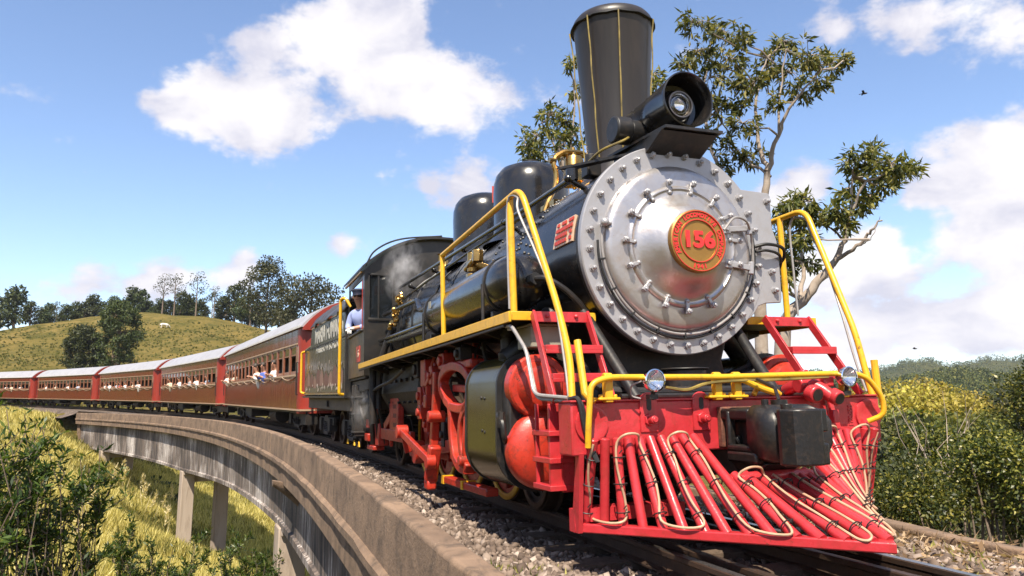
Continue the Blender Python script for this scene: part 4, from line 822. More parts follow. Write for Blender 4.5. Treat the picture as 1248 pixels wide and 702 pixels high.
# rods and motion on each side
for s_ in (-1, 1):
    Y = s_ * .86
    b = MB(); b.bar((DRV[0], Y, .36), (DRV[3], Y, .36), .05, .10)
    for x in DRV: b.cyl((x, Y - .05, .36), (x, Y + .05, .36), .10, n=20); b.cyl((x, Y - .09, .36), (x, Y + .09, .36), .045, n=12)
    P(b, 'side_rod', RED2, bevel=.008)
    Y2 = s_ * 1.02
    b = MB(); b.bar((-1.95, Y2, .60), (DRV[2], Y2, .37), .055, .13); b.cyl((DRV[2], Y2 - .06, .37), (DRV[2], Y2 + .06, .37), .14, n=20); b.cyl((-1.95, Y2 - .06, .60), (-1.95, Y2 + .06, .60), .10, n=16); P(b, 'main_rod', RED2, bevel=.01)
    b = MB(); b.cyl((-1.38, s_ * 1.05, .60), (-2.0, s_ * 1.05, .60), .035, n=12); P(b, 'piston_rod', STEEL)
    b = MB(); b.bb(-1.40, -2.70, s_ * 1.01, s_ * 1.09, .745, .81); b.bb(-1.40, -2.70, s_ * 1.01, s_ * 1.09, .39, .455); P(b, 'crosshead_guide', YEL if False else RED2, bevel=.008)
    b = MB(); b.bb(-1.80, -2.12, s_ * .98, s_ * 1.12, .46, .74); b.bb(-1.90, -2.02, s_ * 1.0, s_ * 1.15, .30, .46); P(b, 'crosshead', RED2, bevel=.02)
    # link bracket: one casting with an upper and a lower eye
    YB = s_ * 1.21
    b = MB()
    loops = [[(-2.49, 1.119), (-2.301, .989), (-2.135, .909), (-2.103, .666), (-2.022, .474), (-1.841, .379), (-1.62, .36)],
             [(-2.301, .989), (-2.46, 1.10), (-2.442, 1.223), (-2.137, 1.30), (-1.781, 1.275), (-1.56, 1.20), (-1.46, 1.09), (-1.525, .95), (-1.75, .90), (-2.12, .92)],
             [(-1.525, .938), (-1.649, .887), (-1.764, .781), (-1.794, .612), (-1.72, .46), (-1.60, .37)]]
    for lp in loops:
        pp = smooth_path([(x, YB, z) for x, z in lp], 4)
        strap(b, pp, .10, .085)
    P(b, 'link_bracket', RED2, bevel=.012)
    b = MB(); b.bb(-1.50, -1.62, s_ * .55, s_ * 1.20, .86, 1.34); b.bb(-1.45, -2.5, s_ * 1.16, s_ * 1.24, 1.26, 1.34); P(b, 'motion_plate', RED2, bevel=.015)
    b = MB(); b.bar((-1.45, s_ * 1.13, 1.06), (-2.35, s_ * 1.13, 1.10), .05, .07); b.cyl((-1.3, s_ * 1.12, 1.06), (-1.55, s_ * 1.12, 1.06), .03, n=10); b.box((-1.62, s_ * 1.16, 1.08), (.12, .13, .17)); b.box((-1.62, s_ * 1.18, .94), (.08, .1, .10)); P(b, 'radius_rod', RED2, bevel=.012)
    b = MB(); b.bar((-1.62, s_ * 1.20, 1.16), (-1.66, s_ * 1.24, .44), .045, .06, (0, 1, 0)); b.cyl((-1.66, s_ * 1.18, .44), (-1.66, s_ * 1.30, .44), .05, n=12); b.bar((-1.66, s_ * 1.26, .44), (-1.98, s_ * 1.16, .34), .04, .05); P(b, 'combination_lever', RED2, bevel=.01)
    b = MB(); pts = [(-2.86 + .09 * math.sin(t * 1.5), s_ * 1.20, .78 + t * .5) for t in (-1, -.5, 0, .5, 1)]; pp = smooth_path(pts, 4); strap(b, pp, .08, .10)
    b.cyl((-2.78, s_ * 1.12, .82), (-2.78, s_ * 1.30, .82), .06, n=14); P(b, 'expansion_link', RED2, bevel=.012)
    b = MB(); b.bar((-2.80, s_ * 1.27, .36), (-4.38, s_ * 1.24, .62), .05, .09); b.cyl((-2.80, s_ * 1.22, .36), (-2.80, s_ * 1.32, .36), .075, n=14); b.cyl((-4.38, s_ * 1.16, .62), (-4.38, s_ * 1.30, .62), .085, n=14); b.bar((-4.40, s_ * 1.14, .37), (-4.38, s_ * 1.20, .62), .05, .10, (0, 1, 0)); P(b, 'eccentric_rod', RED2, bevel=.01)
    b = MB(); b.bar((-2.80, s_ * 1.22, .52), (-2.92, s_ * 1.24, .16), .10, .13, (0, 1, 0)); b.box((-2.93, s_ * 1.24, .12), (.16, .10, .10)); P(b, 'link_foot', RED2, bevel=.02)
    # reversing gear under the running board
    b = MB(); b.bar((-2.6, s_ * 1.05, 1.42), (-3.6, s_ * 1.05, 1.40), .05, .07); b.box((-3.5, s_ * 1.12, 1.30), (.22, .12, .30)); b.bar((-3.42, s_ * 1.16, 1.16), (-3.0, s_ * 1.18, 1.30), .04, .05); b.bar((-3.40, s_ * 1.14, 1.32), (-3.38, s_ * 1.14, .98), .05, .06, (0, 1, 0)); b.box((-3.38, s_ * 1.14, .98), (.12, .1, .14)); b.bar((-2.2, s_ * 1.0, 1.32), (-1.95, s_ * 1.02, 1.50), .06, .10); P(b, 'reversing_gear', RED2, bevel=.01)
    b = MB(); b.bar((-1.55, s_ * 1.02, .16), (-2.9, s_ * 1.06, .17), .12, .07); P(b, 'guard_bar', RED2, bevel=.01)
    
    for x0, x1, ya, yb in ((-2.84, -2.92, .995, 1.125), (-2.2, -2.26, .97, 1.108)): b = MB(); b.bb(x0, x1, s_ * ya, s_ * yb, .128, .209); P(b, 'guard_stripe', YEL)
    b = MB(); b.bb(-1.62, -6.5, s_ * .43, s_ * .53, .55, .92); P(b, 'frame_plate', RED2, bevel=.01)
    for x in (-2.75, -3.85, -4.88):
        b = MB(); b.bb(x - .16, x + .16, s_ * .62, s_ * .74, .75, .82); b.cyl((x, s_ * .68, .40), (x, s_ * .68, .75), .04, n=8); b.box((x + .1, s_ * .70, .45), (.06, .16, .28)); P(b, 'brake_rigging', RED2, bevel=.006)
    # trailing truck
    b = MB(); b.bar((-4.9, s_ * .98, .52), (-7.7, s_ * .98, .52), .07, .16); b.box((-6.0, s_ * .96, .80), (.55, .09, .52)); b.bar((-5.75, s_ * .97, 1.0), (-6.8, s_ * .97, .62), .06, .12); b.box((-7.15, s_ * .96, .50), (.34, .16, .34))
    b.bar((-6.3, s_ * .98, .98), (-6.3, s_ * .98, .35), .05, .05, (0, 1, 0)); b.bar((-7.62, s_ * .98, 1.05), (-7.62, s_ * .98, .30), .07, .07, (0, 1, 0)); b.box((-7.75, s_ * .98, .66), (.26, .22, .14)); b.box((-7.75, s_ * .98, .44), (.30, .26, .12)); b.box((-7.6, s_ * .98, .28), (.6, .18, .07)); b.box((-7.78, s_ * .98, .86), (.2, .2, .1)); tt = P(b, 'trailing_truck', RED2, bevel=.012)
    b = MB()
    for i in range(3):
        for j in range(4): b.bb(-5.83 - j * .06, -5.865 - j * .06, s_ * 1.0, s_ * 1.006, .64 + i * .13, .70 + i * .13)
    P(b, 'frame_slots', DARK, tt)
cr_ = random.Random(19)
for k in range(14):
    x = -1.5 - k * .22; y = -1.0 - .10 * cr_.random(); z0 = 1.50; z1 = cr_.uniform(.75, 1.25); b = MB(); b.tube(smooth_path([(x, y, z0), (x + cr_.uniform(-.08, .08), y - .03, (z0 + z1) / 2 + .1), (x + cr_.uniform(-.2, .2), y + .05, z1), (x + cr_.uniform(-.35, .1), y + .2, z1 - .05)]), cr_.choice((.011, .014, .02)), 6); P(b, 'oil_pipe', cr_.choice((DARK, DARK, RED2)))
for k, (x, y, z, sx, sz) in enumerate(((-1.72, -1.22, 1.40, .16, .12), (-2.55, -1.16, 1.38, .2, .16), (-3.15, -1.12, 1.26, .12, .2), (-3.95, -1.1, 1.36, .22, .2), (-4.2, -1.0, 1.05, .16, .22), (-3.7, -1.12, .86, .14, .16), (-3.1, -1.0, .62, .12, .26), (-3.95, -.98, .72, .16, .2))):
    b = MB(); b.box((x, y, z), (sx, .12, sz)); b.cyl((x, y - .09, z), (x, y + .05, z), min(sx, sz) * .32, n=12); b.cyl((x, y, z - sz * .7), (x, y, z + sz * .7), .022, n=8); P(b, 'motion_bracket', RED2 if k % 3 else DARK, bevel=.012)
# washout plugs and pipes on the firebox side
b = MB()
for k in range(6): b.cyl((-4.6 - k * .34, -1.0, 1.28), (-4.6 - k * .34, -1.07, 1.28), .026, n=8); b.cyl((-4.7 - k * .34, -.9, 1.0), (-4.7 - k * .34, -1.01, .98), .02, n=8)
o = P(b, 'firebox_studs', BLACKM, bevel=.004); o['kind'] = 'stuff'
b = MB(); b.tube(smooth_path([(-4.6, -1.16, 1.40), (-5.4, -1.16, 1.28), (-6.2, -1.18, 1.22), (-6.8, -1.2, 1.14)]), .024, 8); P(b, 'sand_pipe', DARK)
b = MB(); b.cyl((-6.62, -1.2, 1.55), (-6.62, -1.2, .68), .055, n=12); P(b, 'drop_pipe', DARK)

# pilot beam
b = MB(); b.bb(.45, .651, -1.236, 1.236, .605, .935); beam = P(b, 'pilot_beam', RED, bevel=.012, seg=3)
b = MB(); b.bb(.40, .665, -1.242, 1.242, .935, .947); P(b, 'beam_cap', RED, beam, bevel=.003)
for y in (-1.10, 1.12):
    b = MB(); b.lathe([(.115, .001), (.113, .014), (.10, .016), (.06, .004), (0, .002)], (.651, y, .80), (1, 0, 0), 36); P(b, 'push_pocket', RED, beam)
for y in (-.69, -.295):
    b = MB(); pts = [(-.065, -.13), (.065, -.13), (.065, .06)] + [(.065 * math.cos(rad(t)), .06 + .065 * math.sin(rad(t))) for t in range(20, 161, 20)] + [(-.065, .06)]
    b.prism(pts, Matrix.Translation((.645, y, .865)) @ FACE, .02); br = P(b, 'slotted_bracket', RED, beam, bevel=.005)
    b = MB(); pts = [(.018 * math.cos(rad(t)), (.035 if 0 < t < 180 else -.01) + .018 * math.sin(rad(t))) for t in range(10, 370, 30)]; b.prism(pts, Matrix.Translation((.664, y, .90)) @ FACE, .003); P(b, 'slot', BLACKM, br)
    b = MB(); b.cyl((.66, y, .815), (.685, y, .815), .042, n=6); b.cyl((.685, y, .815), (.735, y, .815), .026, n=14); b.cyl((.735, y, .815), (.745, y, .815), .018, n=14); P(b, 'bolt', RED, br, bevel=.004)
b = MB(); b.bb(.651, .656, -1.0, -.62, .66, .74); P(b, 'doubler_plate', RED, beam)
# cast numbers down the beam's left end
text_obj('raised_numbers', '027021', Matrix.Translation((.652, .96, .80)) @ FACE @ Matrix.Rotation(-PI / 2, 4, 'Z'), RED, beam, .052, .004, .001)
# step irons beneath the beam end
b = MB()
for (x0, x1) in ((.30, .325), (.575, .60)): pass
b.bb(.33, .36, -1.262, -1.115, .37, .93); b.bb(.10, .12, -1.262, -1.235, .37, .93); b.bb(.10, .12, -1.14, -1.115, .37, .93)
stp = P(b, 'foot_steps', RED, bevel=.004)
for z in (.385, .56, .735):
    b = MB(); b.bb(.08, .385, -1.275, -1.105, z - .015, z + .02); P(b, 'tread', RED, stp, bevel=.004)
b = MB(); b.bb(.345, .375, -1.18, -1.10, .36, .62); P(b, 'step_gusset', RED, stp)
# grab pipes, stanchions, marker lamps along the beam
b = MB(); b.tube(bend([(.73, -1.165, .66), (.75, -1.165, .80), (.75, -1.14, 1.05), (.75, -1.02, 1.085), (.75, -.18, 1.08), (.75, .93, 1.10), (.75, 1.06, 1.06), (.76, 1.165, .92), (.76, 1.17, .80), (.68, 1.09, .755)], .07, 6), .0195, 12); grab = P(b, 'grab_rail', YEL)
b = MB(); b.tube(bend([(.72, -.18, 1.06), (.74, -.02, 1.07), (.76, .12, 1.0), (.74, .25, .97)], .05), .021, 10); b.tube(bend([(.70, -.05, 1.07), (.72, .05, 1.05), (.74, .18, 1.03), (.72, .30, .96)], .05), .018, 10); b.tube([(.70, .10, .96), (.70, .20, 1.09)], .018, 8); P(b, 'uncoupling_lever', YEL, grab)
b = MB(); b.tube(smooth_path([(.73, -.6, 1.02), (.74, -.45, 1.0), (.75, -.3, 1.04), (.755, -.1, 1.055), (.755, .3, 1.06), (.75, .7, 1.075)]), .011, 6); P(b, 'light_hose', HOSEY, grab)
for y in (-1.0, -.19, -.035, .875):
    b = MB(); b.box((.70, y, 1.01), (.05, .055, .16)); b.box((.68, y, .952), (.10, .15, .018)); b.cyl((.70, y - .028, 1.085), (.70, y + .028, 1.085), .03, n=14)
    for q in (-.05, .05): b.cyl((.70, y + q, .955), (.70, y + q, .98), .016, n=6)
    P(b, 'stanchion', YEL, grab, bevel=.006)
for y, z in ((-.72, 1.062), (.83, 1.072)):
    b = MB(); b.lathe([(0, -.075), (.045, -.07), (.066, -.03), (.070, .0), (.072, .022), (.064, .026)], (.79, y, z), (1, 0, 0), 32); ml = P(b, 'marker_lamp', CHROME)
    b = MB(); b.lathe([(.064, .02), (.05, .008), (.03, -.015), (0, -.025)], (.79, y, z), (1, 0, 0), 32); P(b, 'reflector', CHROME, ml)
    b = MB(); b.lathe([(.064, .022), (.045, .034), (.02, .041), (0, .042)], (.79, y, z), (1, 0, 0), 32); b.lathe([(.064, .022), (.045, .030), (.02, .036), (0, .037)], (.79, y, z), (1, 0, 0), 32); P(b, 'lens', LENS, ml)
    b = MB(); b.cyl((.78, y, z - .07), (.76, y, .945), .014, n=8); b.box((.76, y, .96), (.05, .06, .03)); P(b, 'lamp_bracket', BLACKM, ml)
b = MB(); b.tube(smooth_path([(.76, -.79, 1.06), (.72, -.84, 1.03), (.70, -.83, .97), (.72, -.78, .95)]), .006, 6); P(b, 'lamp_cable', GREYHOSE)
# black cable dropping over the beam's right end
b = MB(); b.tube(smooth_path([(.60, -1.22, .955), (.67, -1.19, .95), (.685, -1.165, .80), (.69, -1.13, .66), (.72, -1.10, .57)]), .016, 8); b.tube(smooth_path([(.60, -1.20, .955), (.68, -1.175, .93), (.69, -1.15, .78), (.70, -1.12, .66), (.725, -1.095, .57)]), .011, 8); P(b, 'power_cable', RUBBER)
# angle cock with glad hand on the left half of the beam
b = MB(); b.tube(smooth_path([(.40, .62, .99), (.55, .60, 1.02), (.66, .60, 1.03), (.74, .64, .99), (.80, .68, .93)]), .045, 12); b.cyl((.64, .52, 1.02), (.64, .70, 1.04), .055, n=14); b.cyl((.62, .60, 1.05), (.62, .60, 1.13), .035, n=10); b.cyl((.70, .57, .97), (.78, .57, .95), .06, n=14); b.cyl((.78, .69, .95), (.84, .70, .92), .055, n=14); b.box((.70, .72, 1.04), (.07, .09, .07)); ac = P(b, 'angle_cock', RED, bevel=.01)
b = MB(); b.cyl((.782, .57, .9495), (.786, .57, .9485), .042, n=14); P(b, 'cock_bore', BLACKM, ac)
b = MB(); b.cyl((.842, .70, .9195), (.846, .70, .918), .038, n=14); P(b, 'cock_bore', BLACKM, ac)
b = MB(); b.bar((.68, .74, 1.0), (.70, .77, .78), .025, .04, (0, 1, 0)); b.box((.70, .77, .80), (.05, .05, .09)); P(b, 'cock_handle', RED, ac, bevel=.006)

# knuckle coupler
COUP = mat('coupler_iron', (.006, .006, .0065), .42, 0, (.012, .010, .009), 7, .8, .16, 30, (.045, .028, .018), .5)
b = MB(); b.bb(.651, .70, -.17, .20, .62, .885); b.bb(.70, .74, -.155, -.06, .80, .875); dr = P(b, 'draft_plate', mat('rusty_iron', (.17, .06, .035), .7, .1, (.05, .03, .025), 12, .8, .5, 60, (.30, .10, .05), .5), bevel=.008)
b = MB()
for (y, z, L) in ((-.105, .838, .05), (-.11, .672, .11)): b.cyl((.66, y, z), (.70 + L * .3, y, z), .040, n=6); b.cyl((.70, y, z), (.70 + L, y, z), .028, n=14); b.cyl((.70 + L, y, z), (.705 + L, y, z), .019, n=14)
P(b, 'draft_bolt', COUP, dr, bevel=.004)
b = MB(); b.bb(.66, 1.02, -.10, .10, .615, .80); coup = P(b, 'coupler_shank', COUP, bevel=.02)
b = MB()   # carrier casting: an open box with a thick lower lip
b.bb(.68, .98, -.17, -.135, .80, .872); b.bb(.75, .79, -.18, -.12, .56, .86); b.bb(.76, 1.06, -.19, .17, .535, .605); b.bb(.76, 1.02, -.185, -.10, .60, .645); b.bb(.74, 1.02, -.14, .15, .845, .88); b.prism([(.70, .545), (.80, .47), (1.0, .47), (1.10, .54)], Matrix(((1, 0, 0, 0), (0, 0, -1, .14), (0, 1, 0, 0), (0, 0, 0, 1))), .28)
P(b, 'coupler_carrier', COUP, coup, bevel=.016)
headp = [(.93, -.13), (1.0, -.20), (1.12, -.215), (1.20, -.20), (1.24, -.16), (1.24, .12), (1.30, .20), (1.24, .22), (1.05, .16), (.93, .12)]
b = MB(); n_ = len(headp)
secs = [(.55, .66, .03), (.575, .86, .0), (.66, 1.0, 0), (.79, 1.0, 0), (.85, .92, -.02), (.895, .66, -.06)]
vs = []; cx_ = sum(p[0] for p in headp) / n_; cy_ = sum(p[1] for p in headp) / n_
for z, k, dx in secs: vs += [(cx_ + (p[0] - cx_) * k + dx, cy_ + (p[1] - cy_) * k, z) for p in headp]
fs = [(j * n_ + i, j * n_ + (i + 1) % n_, (j + 1) * n_ + (i + 1) % n_, (j + 1) * n_ + i) for j in range(len(secs) - 1) for i in range(n_)] + [tuple(range(n_ - 1, -1, -1)), tuple((len(secs) - 1) * n_ + i for i in range(n_))]
b.add(vs, fs); P(b, 'coupler_head', COUP, coup, bevel=.016, seg=3, sharp=40)
# knuckle: tall hooked block, a notch cut into its nose
kn = [(1.285, -.20), (1.33, -.21), (1.41, -.18), (1.44, -.13), (1.445, .0), (1.37, .03), (1.285, .03)]
nose = [(1.40, -.02), (1.438, -.02), (1.434, .045), (1.37, .05), (1.34, .03)]
b = MB(); b.prism(kn, Matrix.Translation((0, 0, .545)), .325); b.prism(nose, Matrix.Translation((0, 0, .547)), .125); b.prism(nose, Matrix.Translation((0, 0, .735)), .133); b.prism([(1.36, -.02), (1.41, -.02), (1.40, .02), (1.36, .03)], Matrix.Translation((0, 0, .66)), .09); P(b, 'knuckle', COUP, coup, bevel=.012, seg=3)
b = MB(); b.bb(1.20, 1.30, -.15, .05, .57, .85); b.cyl((1.262, -.10, .53), (1.262, -.10, .90), .035, n=16); P(b, 'knuckle_pin', COUP, coup, bevel=.004)
b = MB(); b.cyl((1.10, -.02, .88), (1.10, -.02, .925), .05, n=14); b.tube([(1.10, -.02, .92), (1.02, .02, 1.0), (.80, .06, 1.06)], .012, 8); b.cyl((1.09, -.12, .86), (1.09, -.12, .93), .022, n=8); P(b, 'lock_lifter', COUP, coup)

# pilot ("cow catcher")
TIPX, ENDX, HWY = 1.86, .50, 1.155
def foot(t, s_): return Vector((ENDX + (TIPX - ENDX) * t, s_ * HWY * (1 - t), .165))
b = MB()
for s_ in (-1, 1):
    o1 = foot(0, s_); o2 = foot(1, s_); d = (o2 - o1).normalized(); nrm = Vector((d.y, -d.x, 0)) * (1 if s_ < 0 else -1)
    poly = [o1 + nrm * .03, o2 + Vector((.035, 0, 0)), o2 - Vector((.09, 0, 0)), o1 - nrm * .05]
    if s_ > 0: poly = poly[::-1]
    b.add([p + Vector((0, 0, -.034)) for p in poly] + [p + Vector((0, 0, .022)) for p in poly], [(3, 2, 1, 0), (4, 5, 6, 7), (0, 1, 5, 4), (1, 2, 6, 5), (2, 3, 7, 6), (3, 0, 4, 7)])
pil = P(b, 'pilot_frame', RED, bevel=.008)
b = MB(); b.bb(.44, .60, -1.10, -.42, .20, .28); b.bb(.44, .60, .42, 1.10, .20, .28); b.bb(.52, .60, -1.0, 1.0, .60, .66); b.tube([(.98, -.33, .44), (1.02, -.2, .455), (1.03, .0, .46), (1.02, .2, .455), (.98, .33, .44)], .036, 12); P(b, 'pilot_cross_bar', RED, pil)
for s_ in (-1, 1):
    b = MB(); q = [(.46, s_ * 1.17, .13), (.56, s_ * 1.17, .13), (.66, s_ * 1.19, .62), (.60, s_ * 1.19, .62)]; q2 = [(x, y - s_ * .03, z) for x, y, z in q]; b.add(q + q2, [(0, 1, 2, 3), (7, 6, 5, 4), (0, 4, 5, 1), (1, 5, 6, 2), (2, 6, 7, 3), (3, 7, 4, 0)]); b.bb(.44, .52, s_ * 1.08, s_ * 1.175, .13, .27); P(b, 'pilot_end_plate', RED, pil)
NB_ = 14; bars = {-1: [], 1: []}
for s_ in (-1, 1):
    for i in range(NB_):
        t = (i + .45) / (NB_ + .1); f = foot(t, s_)
        y = s_ * (1.115 - (1.115 - .06) * (i / (NB_ - 1)))
        if abs(y) > .31: top = Vector((.70, y, .685))
        else: top = Vector((1.0, y * 1.0, .462))
        f2 = Vector((f.x - .015, f.y * .985, .185)); b = MB(); b.tube([top + (top - f2).normalized() * .02, f2 - (top - f2).normalized() * .02], .030, 14); b.sphere(top, .030, 12, 8); bo = P(b, 'pilot_bar', RED, pil)
        bars[s_].append((top, f2))
# rope light laced over the bars with cable ties
for s_ in (-1, 1):
    off = Vector((.036, s_ * .012, .024)); pts = []; ties = []
    if s_ < 0: seq = [0, 2, 4, 6, 8, 10, 12, 13]
    else: seq = [0, 1, 3, 5, 7, 9, 11, 13]
    down = True
    for q, i in enumerate(seq):
        top, ft = bars[s_][i]; top = top + off + Vector((.0, 0, .0)); ft = ft + off
        a_, b_ = (top, ft) if down else (ft, top)
        side = Vector((0, .020 * (1 if q % 2 else -1), 0))
        n0 = a_.lerp(b_, .06); n1 = a_.lerp(b_, .95)
        if q > 0:
            prev = pts[-1]; mid = (prev + n0) / 2
            bulge = Vector((.05, 0, -.03)) if not down else Vector((.03, 0, .05)); pts.append(prev.lerp(mid, .55) + bulge); pts.append(mid.lerp(n0, .5) + bulge)
        for tt_ in (.0, .25, .5, .75, 1.0):
            pts.append(n0.lerp(n1, tt_) + side * math.sin(tt_ * 5 + q))
        ties += [(bars[s_][i], f_) for f_ in (.2, .52, .86)]
        down = not down
    b = MB(); b.tube(smooth_path(pts, 4), .0078, 8); rl = P(b, 'rope_light', HOSE, pil)
    for (tp_, f_), q in ties:
        c_ = tp_.lerp(f_, q); dv = (f_ - tp_).normalized(); u = dv.orthogonal().normalized(); v = dv.cross(u); b = MB()
        b.tube([c_ + off * .35 + (u * math.cos(2 * PI * k / 14) + v * math.sin(2 * PI * k / 14)) * .042 for k in range(14)], .0042, 5, closed=True); b.cyl(c_ + off * 1.35, c_ + off * 1.6 + Vector((0, .02, .015)), .004, n=5); P(b, 'cable_tie', RUBBER, rl)

# cab
CABM = mat('cab_paint', (.014, .013, .012), .36, 0, (.028, .024, .019), 2.0, .7, .08, 30, (.07, .05, .035), .3, coat=.15)
cabx0, cabx1, CW = -7.05, -8.75, 1.27
def arch(w_, z0, rise, n=18): return [(w_ * math.cos(PI * k / n), z0 + rise * math.sin(PI * k / n) ** .8) for k in range(n + 1)]
top = [(-CW + 2 * CW * k / 20, 3.10 + .53 * (1 - abs(-1 + 2 * k / 20) ** 2.3)) for k in range(21)]
def wall_with_hole(outer_fn, y0, y1): pass
b = MB()   # front wall in strips round the window openings and the boiler
def fw(poly): b.prism(poly, Matrix(((0, 0, 1, cabx0 - .03), (1, 0, 0, 0), (0, 1, 0, 0), (0, 0, 0, 1))), .03)
def ztop(y): return 3.10 + .53 * (1 - abs(y / CW) ** 2.3)
for s_ in (-1, 1):
    def strip(y0, y1, z0, ztopf=None, z1=None):
        n = 5; ys = [y0 + (y1 - y0) * k / n for k in range(n + 1)]; q = [(s_ * y, z0) for y in ys] + [(s_ * y, (ztop(y) if z1 is None else z1)) for y in reversed(ys)]
        fw(q if s_ > 0 else q[::-1])
    strip(1.19, CW, 1.42); strip(.82, 1.19, 1.42, z1=2.32); strip(.82, 1.19, 3.02); strip(.0, .82, 1.42)
cab = P(b, 'cab_front', CABM)
for s_ in (-1, 1):
    b = MB(); b.bb(cabx0 + .002, cabx0 + .02, s_ * .80, s_ * .825, 2.30, 3.04); b.bb(cabx0 + .002, cabx0 + .02, s_ * 1.185, s_ * 1.21, 2.30, 3.04); b.bb(cabx0 + .002, cabx0 + .02, s_ * .80, s_ * 1.21, 3.015, 3.045); b.bb(cabx0 + .002, cabx0 + .025, s_ * .80, s_ * 1.21, 2.285, 2.325); b.bb(cabx0 - .02, cabx0 + .01, s_ * 1.03, s_ * 1.055, 2.32, 3.02); fr = P(b, 'window_frame', CABM, cab, bevel=.003)
    b = MB(); b.bb(cabx0 - .018, cabx0 - .012, s_ * .82, s_ * 1.19, 2.32, 3.02); P(b, 'pane', glass_mat('cab_glass', (.01, .012, .014), .03), fr)
    # side: lower panel, posts, header; the window stays open
    sw = MB(); sw.bb(cabx0 - .03, cabx1, s_ * CW, s_ * (CW - .025), 1.42, 2.14); sw.bb(cabx0 - .03, cabx0 - .16, s_ * CW, s_ * (CW - .025), 2.14, 3.11); sw.bb(cabx0 - .16, cabx1, s_ * CW, s_ * (CW - .025), 2.98, 3.11); sw.bb(cabx1 + .08, cabx1, s_ * CW, s_ * (CW - .025), 2.14, 2.98)
    cs = P(sw, 'cab_side', CABM, bevel=.004)
    b = MB(); b.bb(cabx0 - .165, cabx1 + .08, s_ * (CW + .035), s_ * (CW - .06), 2.125, 2.165); P(b, 'arm_rest', BLACKM, cs, bevel=.01)
    b = MB(); b.bb(cabx0 - .17, cabx0 - .22, s_ * (CW + .004), s_ * (CW - .03), 2.16, 2.98); P(b, 'window_post', RED2, cs)
    b = MB(); b.bar((cabx0 - .1, s_ * (CW + .03), 3.08), (cabx1 + .1, s_ * (CW + .07), 3.04), .03, .03); P(b, 'window_awning', GOLD, cs)
    b = MB(); b.bb(-7.42, -7.78, s_ * CW, s_ * (CW + .008), 1.66, 1.92); pl_ = P(b, 'number_board', REDP, cs)
    text_obj('board_numerals', '156', Matrix.Translation((-7.6, s_ * (CW + .009), 1.79)) @ (SIDE if s_ < 0 else Matrix(((-1, 0, 0, 0), (0, 0, 1, 0), (0, 1, 0, 0), (0, 0, 0, 1)))), PLT, pl_, .16, .003, .003)
b = MB()   # roof: arched sheet with a small overhang
n = 24; vs = []; fs = []
for x in (cabx0 + .12, cabx1 - .35):
    for k in range(n + 1):
        y = -(CW + .05) + 2 * (CW + .05) * k / n; z = 3.115 + .53 * (1 - min(1, abs(y / (CW + .05))) ** 2.3); vs += [(x, y, z), (x, y, z + .035)]
m_ = 2 * (n + 1)
for k in range(n):
    fs += [(2 * k, 2 * k + 2, m_ + 2 * k + 2, m_ + 2 * k), (2 * k + 1, m_ + 2 * k + 1, m_ + 2 * k + 3, 2 * k + 3), (2 * k, 2 * k + 1, 2 * k + 3, 2 * k + 2), (m_ + 2 * k, m_ + 2 * k + 2, m_ + 2 * k + 3, m_ + 2 * k + 1)]
fs += [(0, m_, m_ + 1, 1), (2 * n, 2 * n + 1, m_ + 2 * n + 1, m_ + 2 * n)]
b.add(vs, fs); roof = P(b, 'cab_roof', BLACKM)
b = MB(); b.bb(-7.7, -8.3, -.45, .45, 3.67, 3.72); b.tube(smooth_path([(-7.0, -1.26, 3.16), (-7.0, -1.1, 3.42), (-7.0, -.7, 3.62), (-7.0, 0, 3.71)]), .014, 6); P(b, 'roof_hatch', BLACKM, roof)
b = MB(); b.bb(cabx0 - .02, cabx1, -CW + .03, CW - .03, 1.38, 1.42); P(b, 'cab_floor', DARK)
b = MB(); b.lathe([(0, -7.06), (.70, -7.06), (.70, -7.3), (0, -7.32)], (0, 0, 2.1), (1, 0, 0), 40); P(b, 'backhead', BLACKM)
# cab steps, sandbox pipes and injectors below the cab
b = MB(); b.bb(-7.0, -8.7, -1.2, 1.2, 1.20, 1.37); b.bb(-8.3, -8.34, -1.26, -1.0, .45, 1.3); b.bb(-8.0, -8.04, -1.26, -1.0, .45, 1.3)
for z in (.5, .8, 1.08): b.bb(-7.98, -8.36, -1.27, -.99, z, z + .03)
P(b, 'cab_steps', DARK, bevel=.005)
for k in range(7):
    b = MB(); x = -6.9 - k * .22; yy = -1.0 - .05 * (k % 3); b.tube(smooth_path([(x, yy, 1.4), (x + .05 * math.sin(k), yy - .06, 1.0), (x - .08 * math.cos(k * 2), yy, .7), (x - .1, yy + .05, .35 + .05 * (k % 2))]), .022 + .01 * (k % 3), 8); P(b, 'injector_pipe', DARK)
b = MB(); b.cyl((-7.3, -1.1, 1.0), (-7.7, -1.1, 1.0), .10, n=16); b.sphere((-7.3, -1.1, 1.0), .11, 12, 8); b.cyl((-7.5, -1.1, .8), (-7.5, -1.1, 1.2), .06, n=12); P(b, 'injector', DARK, bevel=.01)
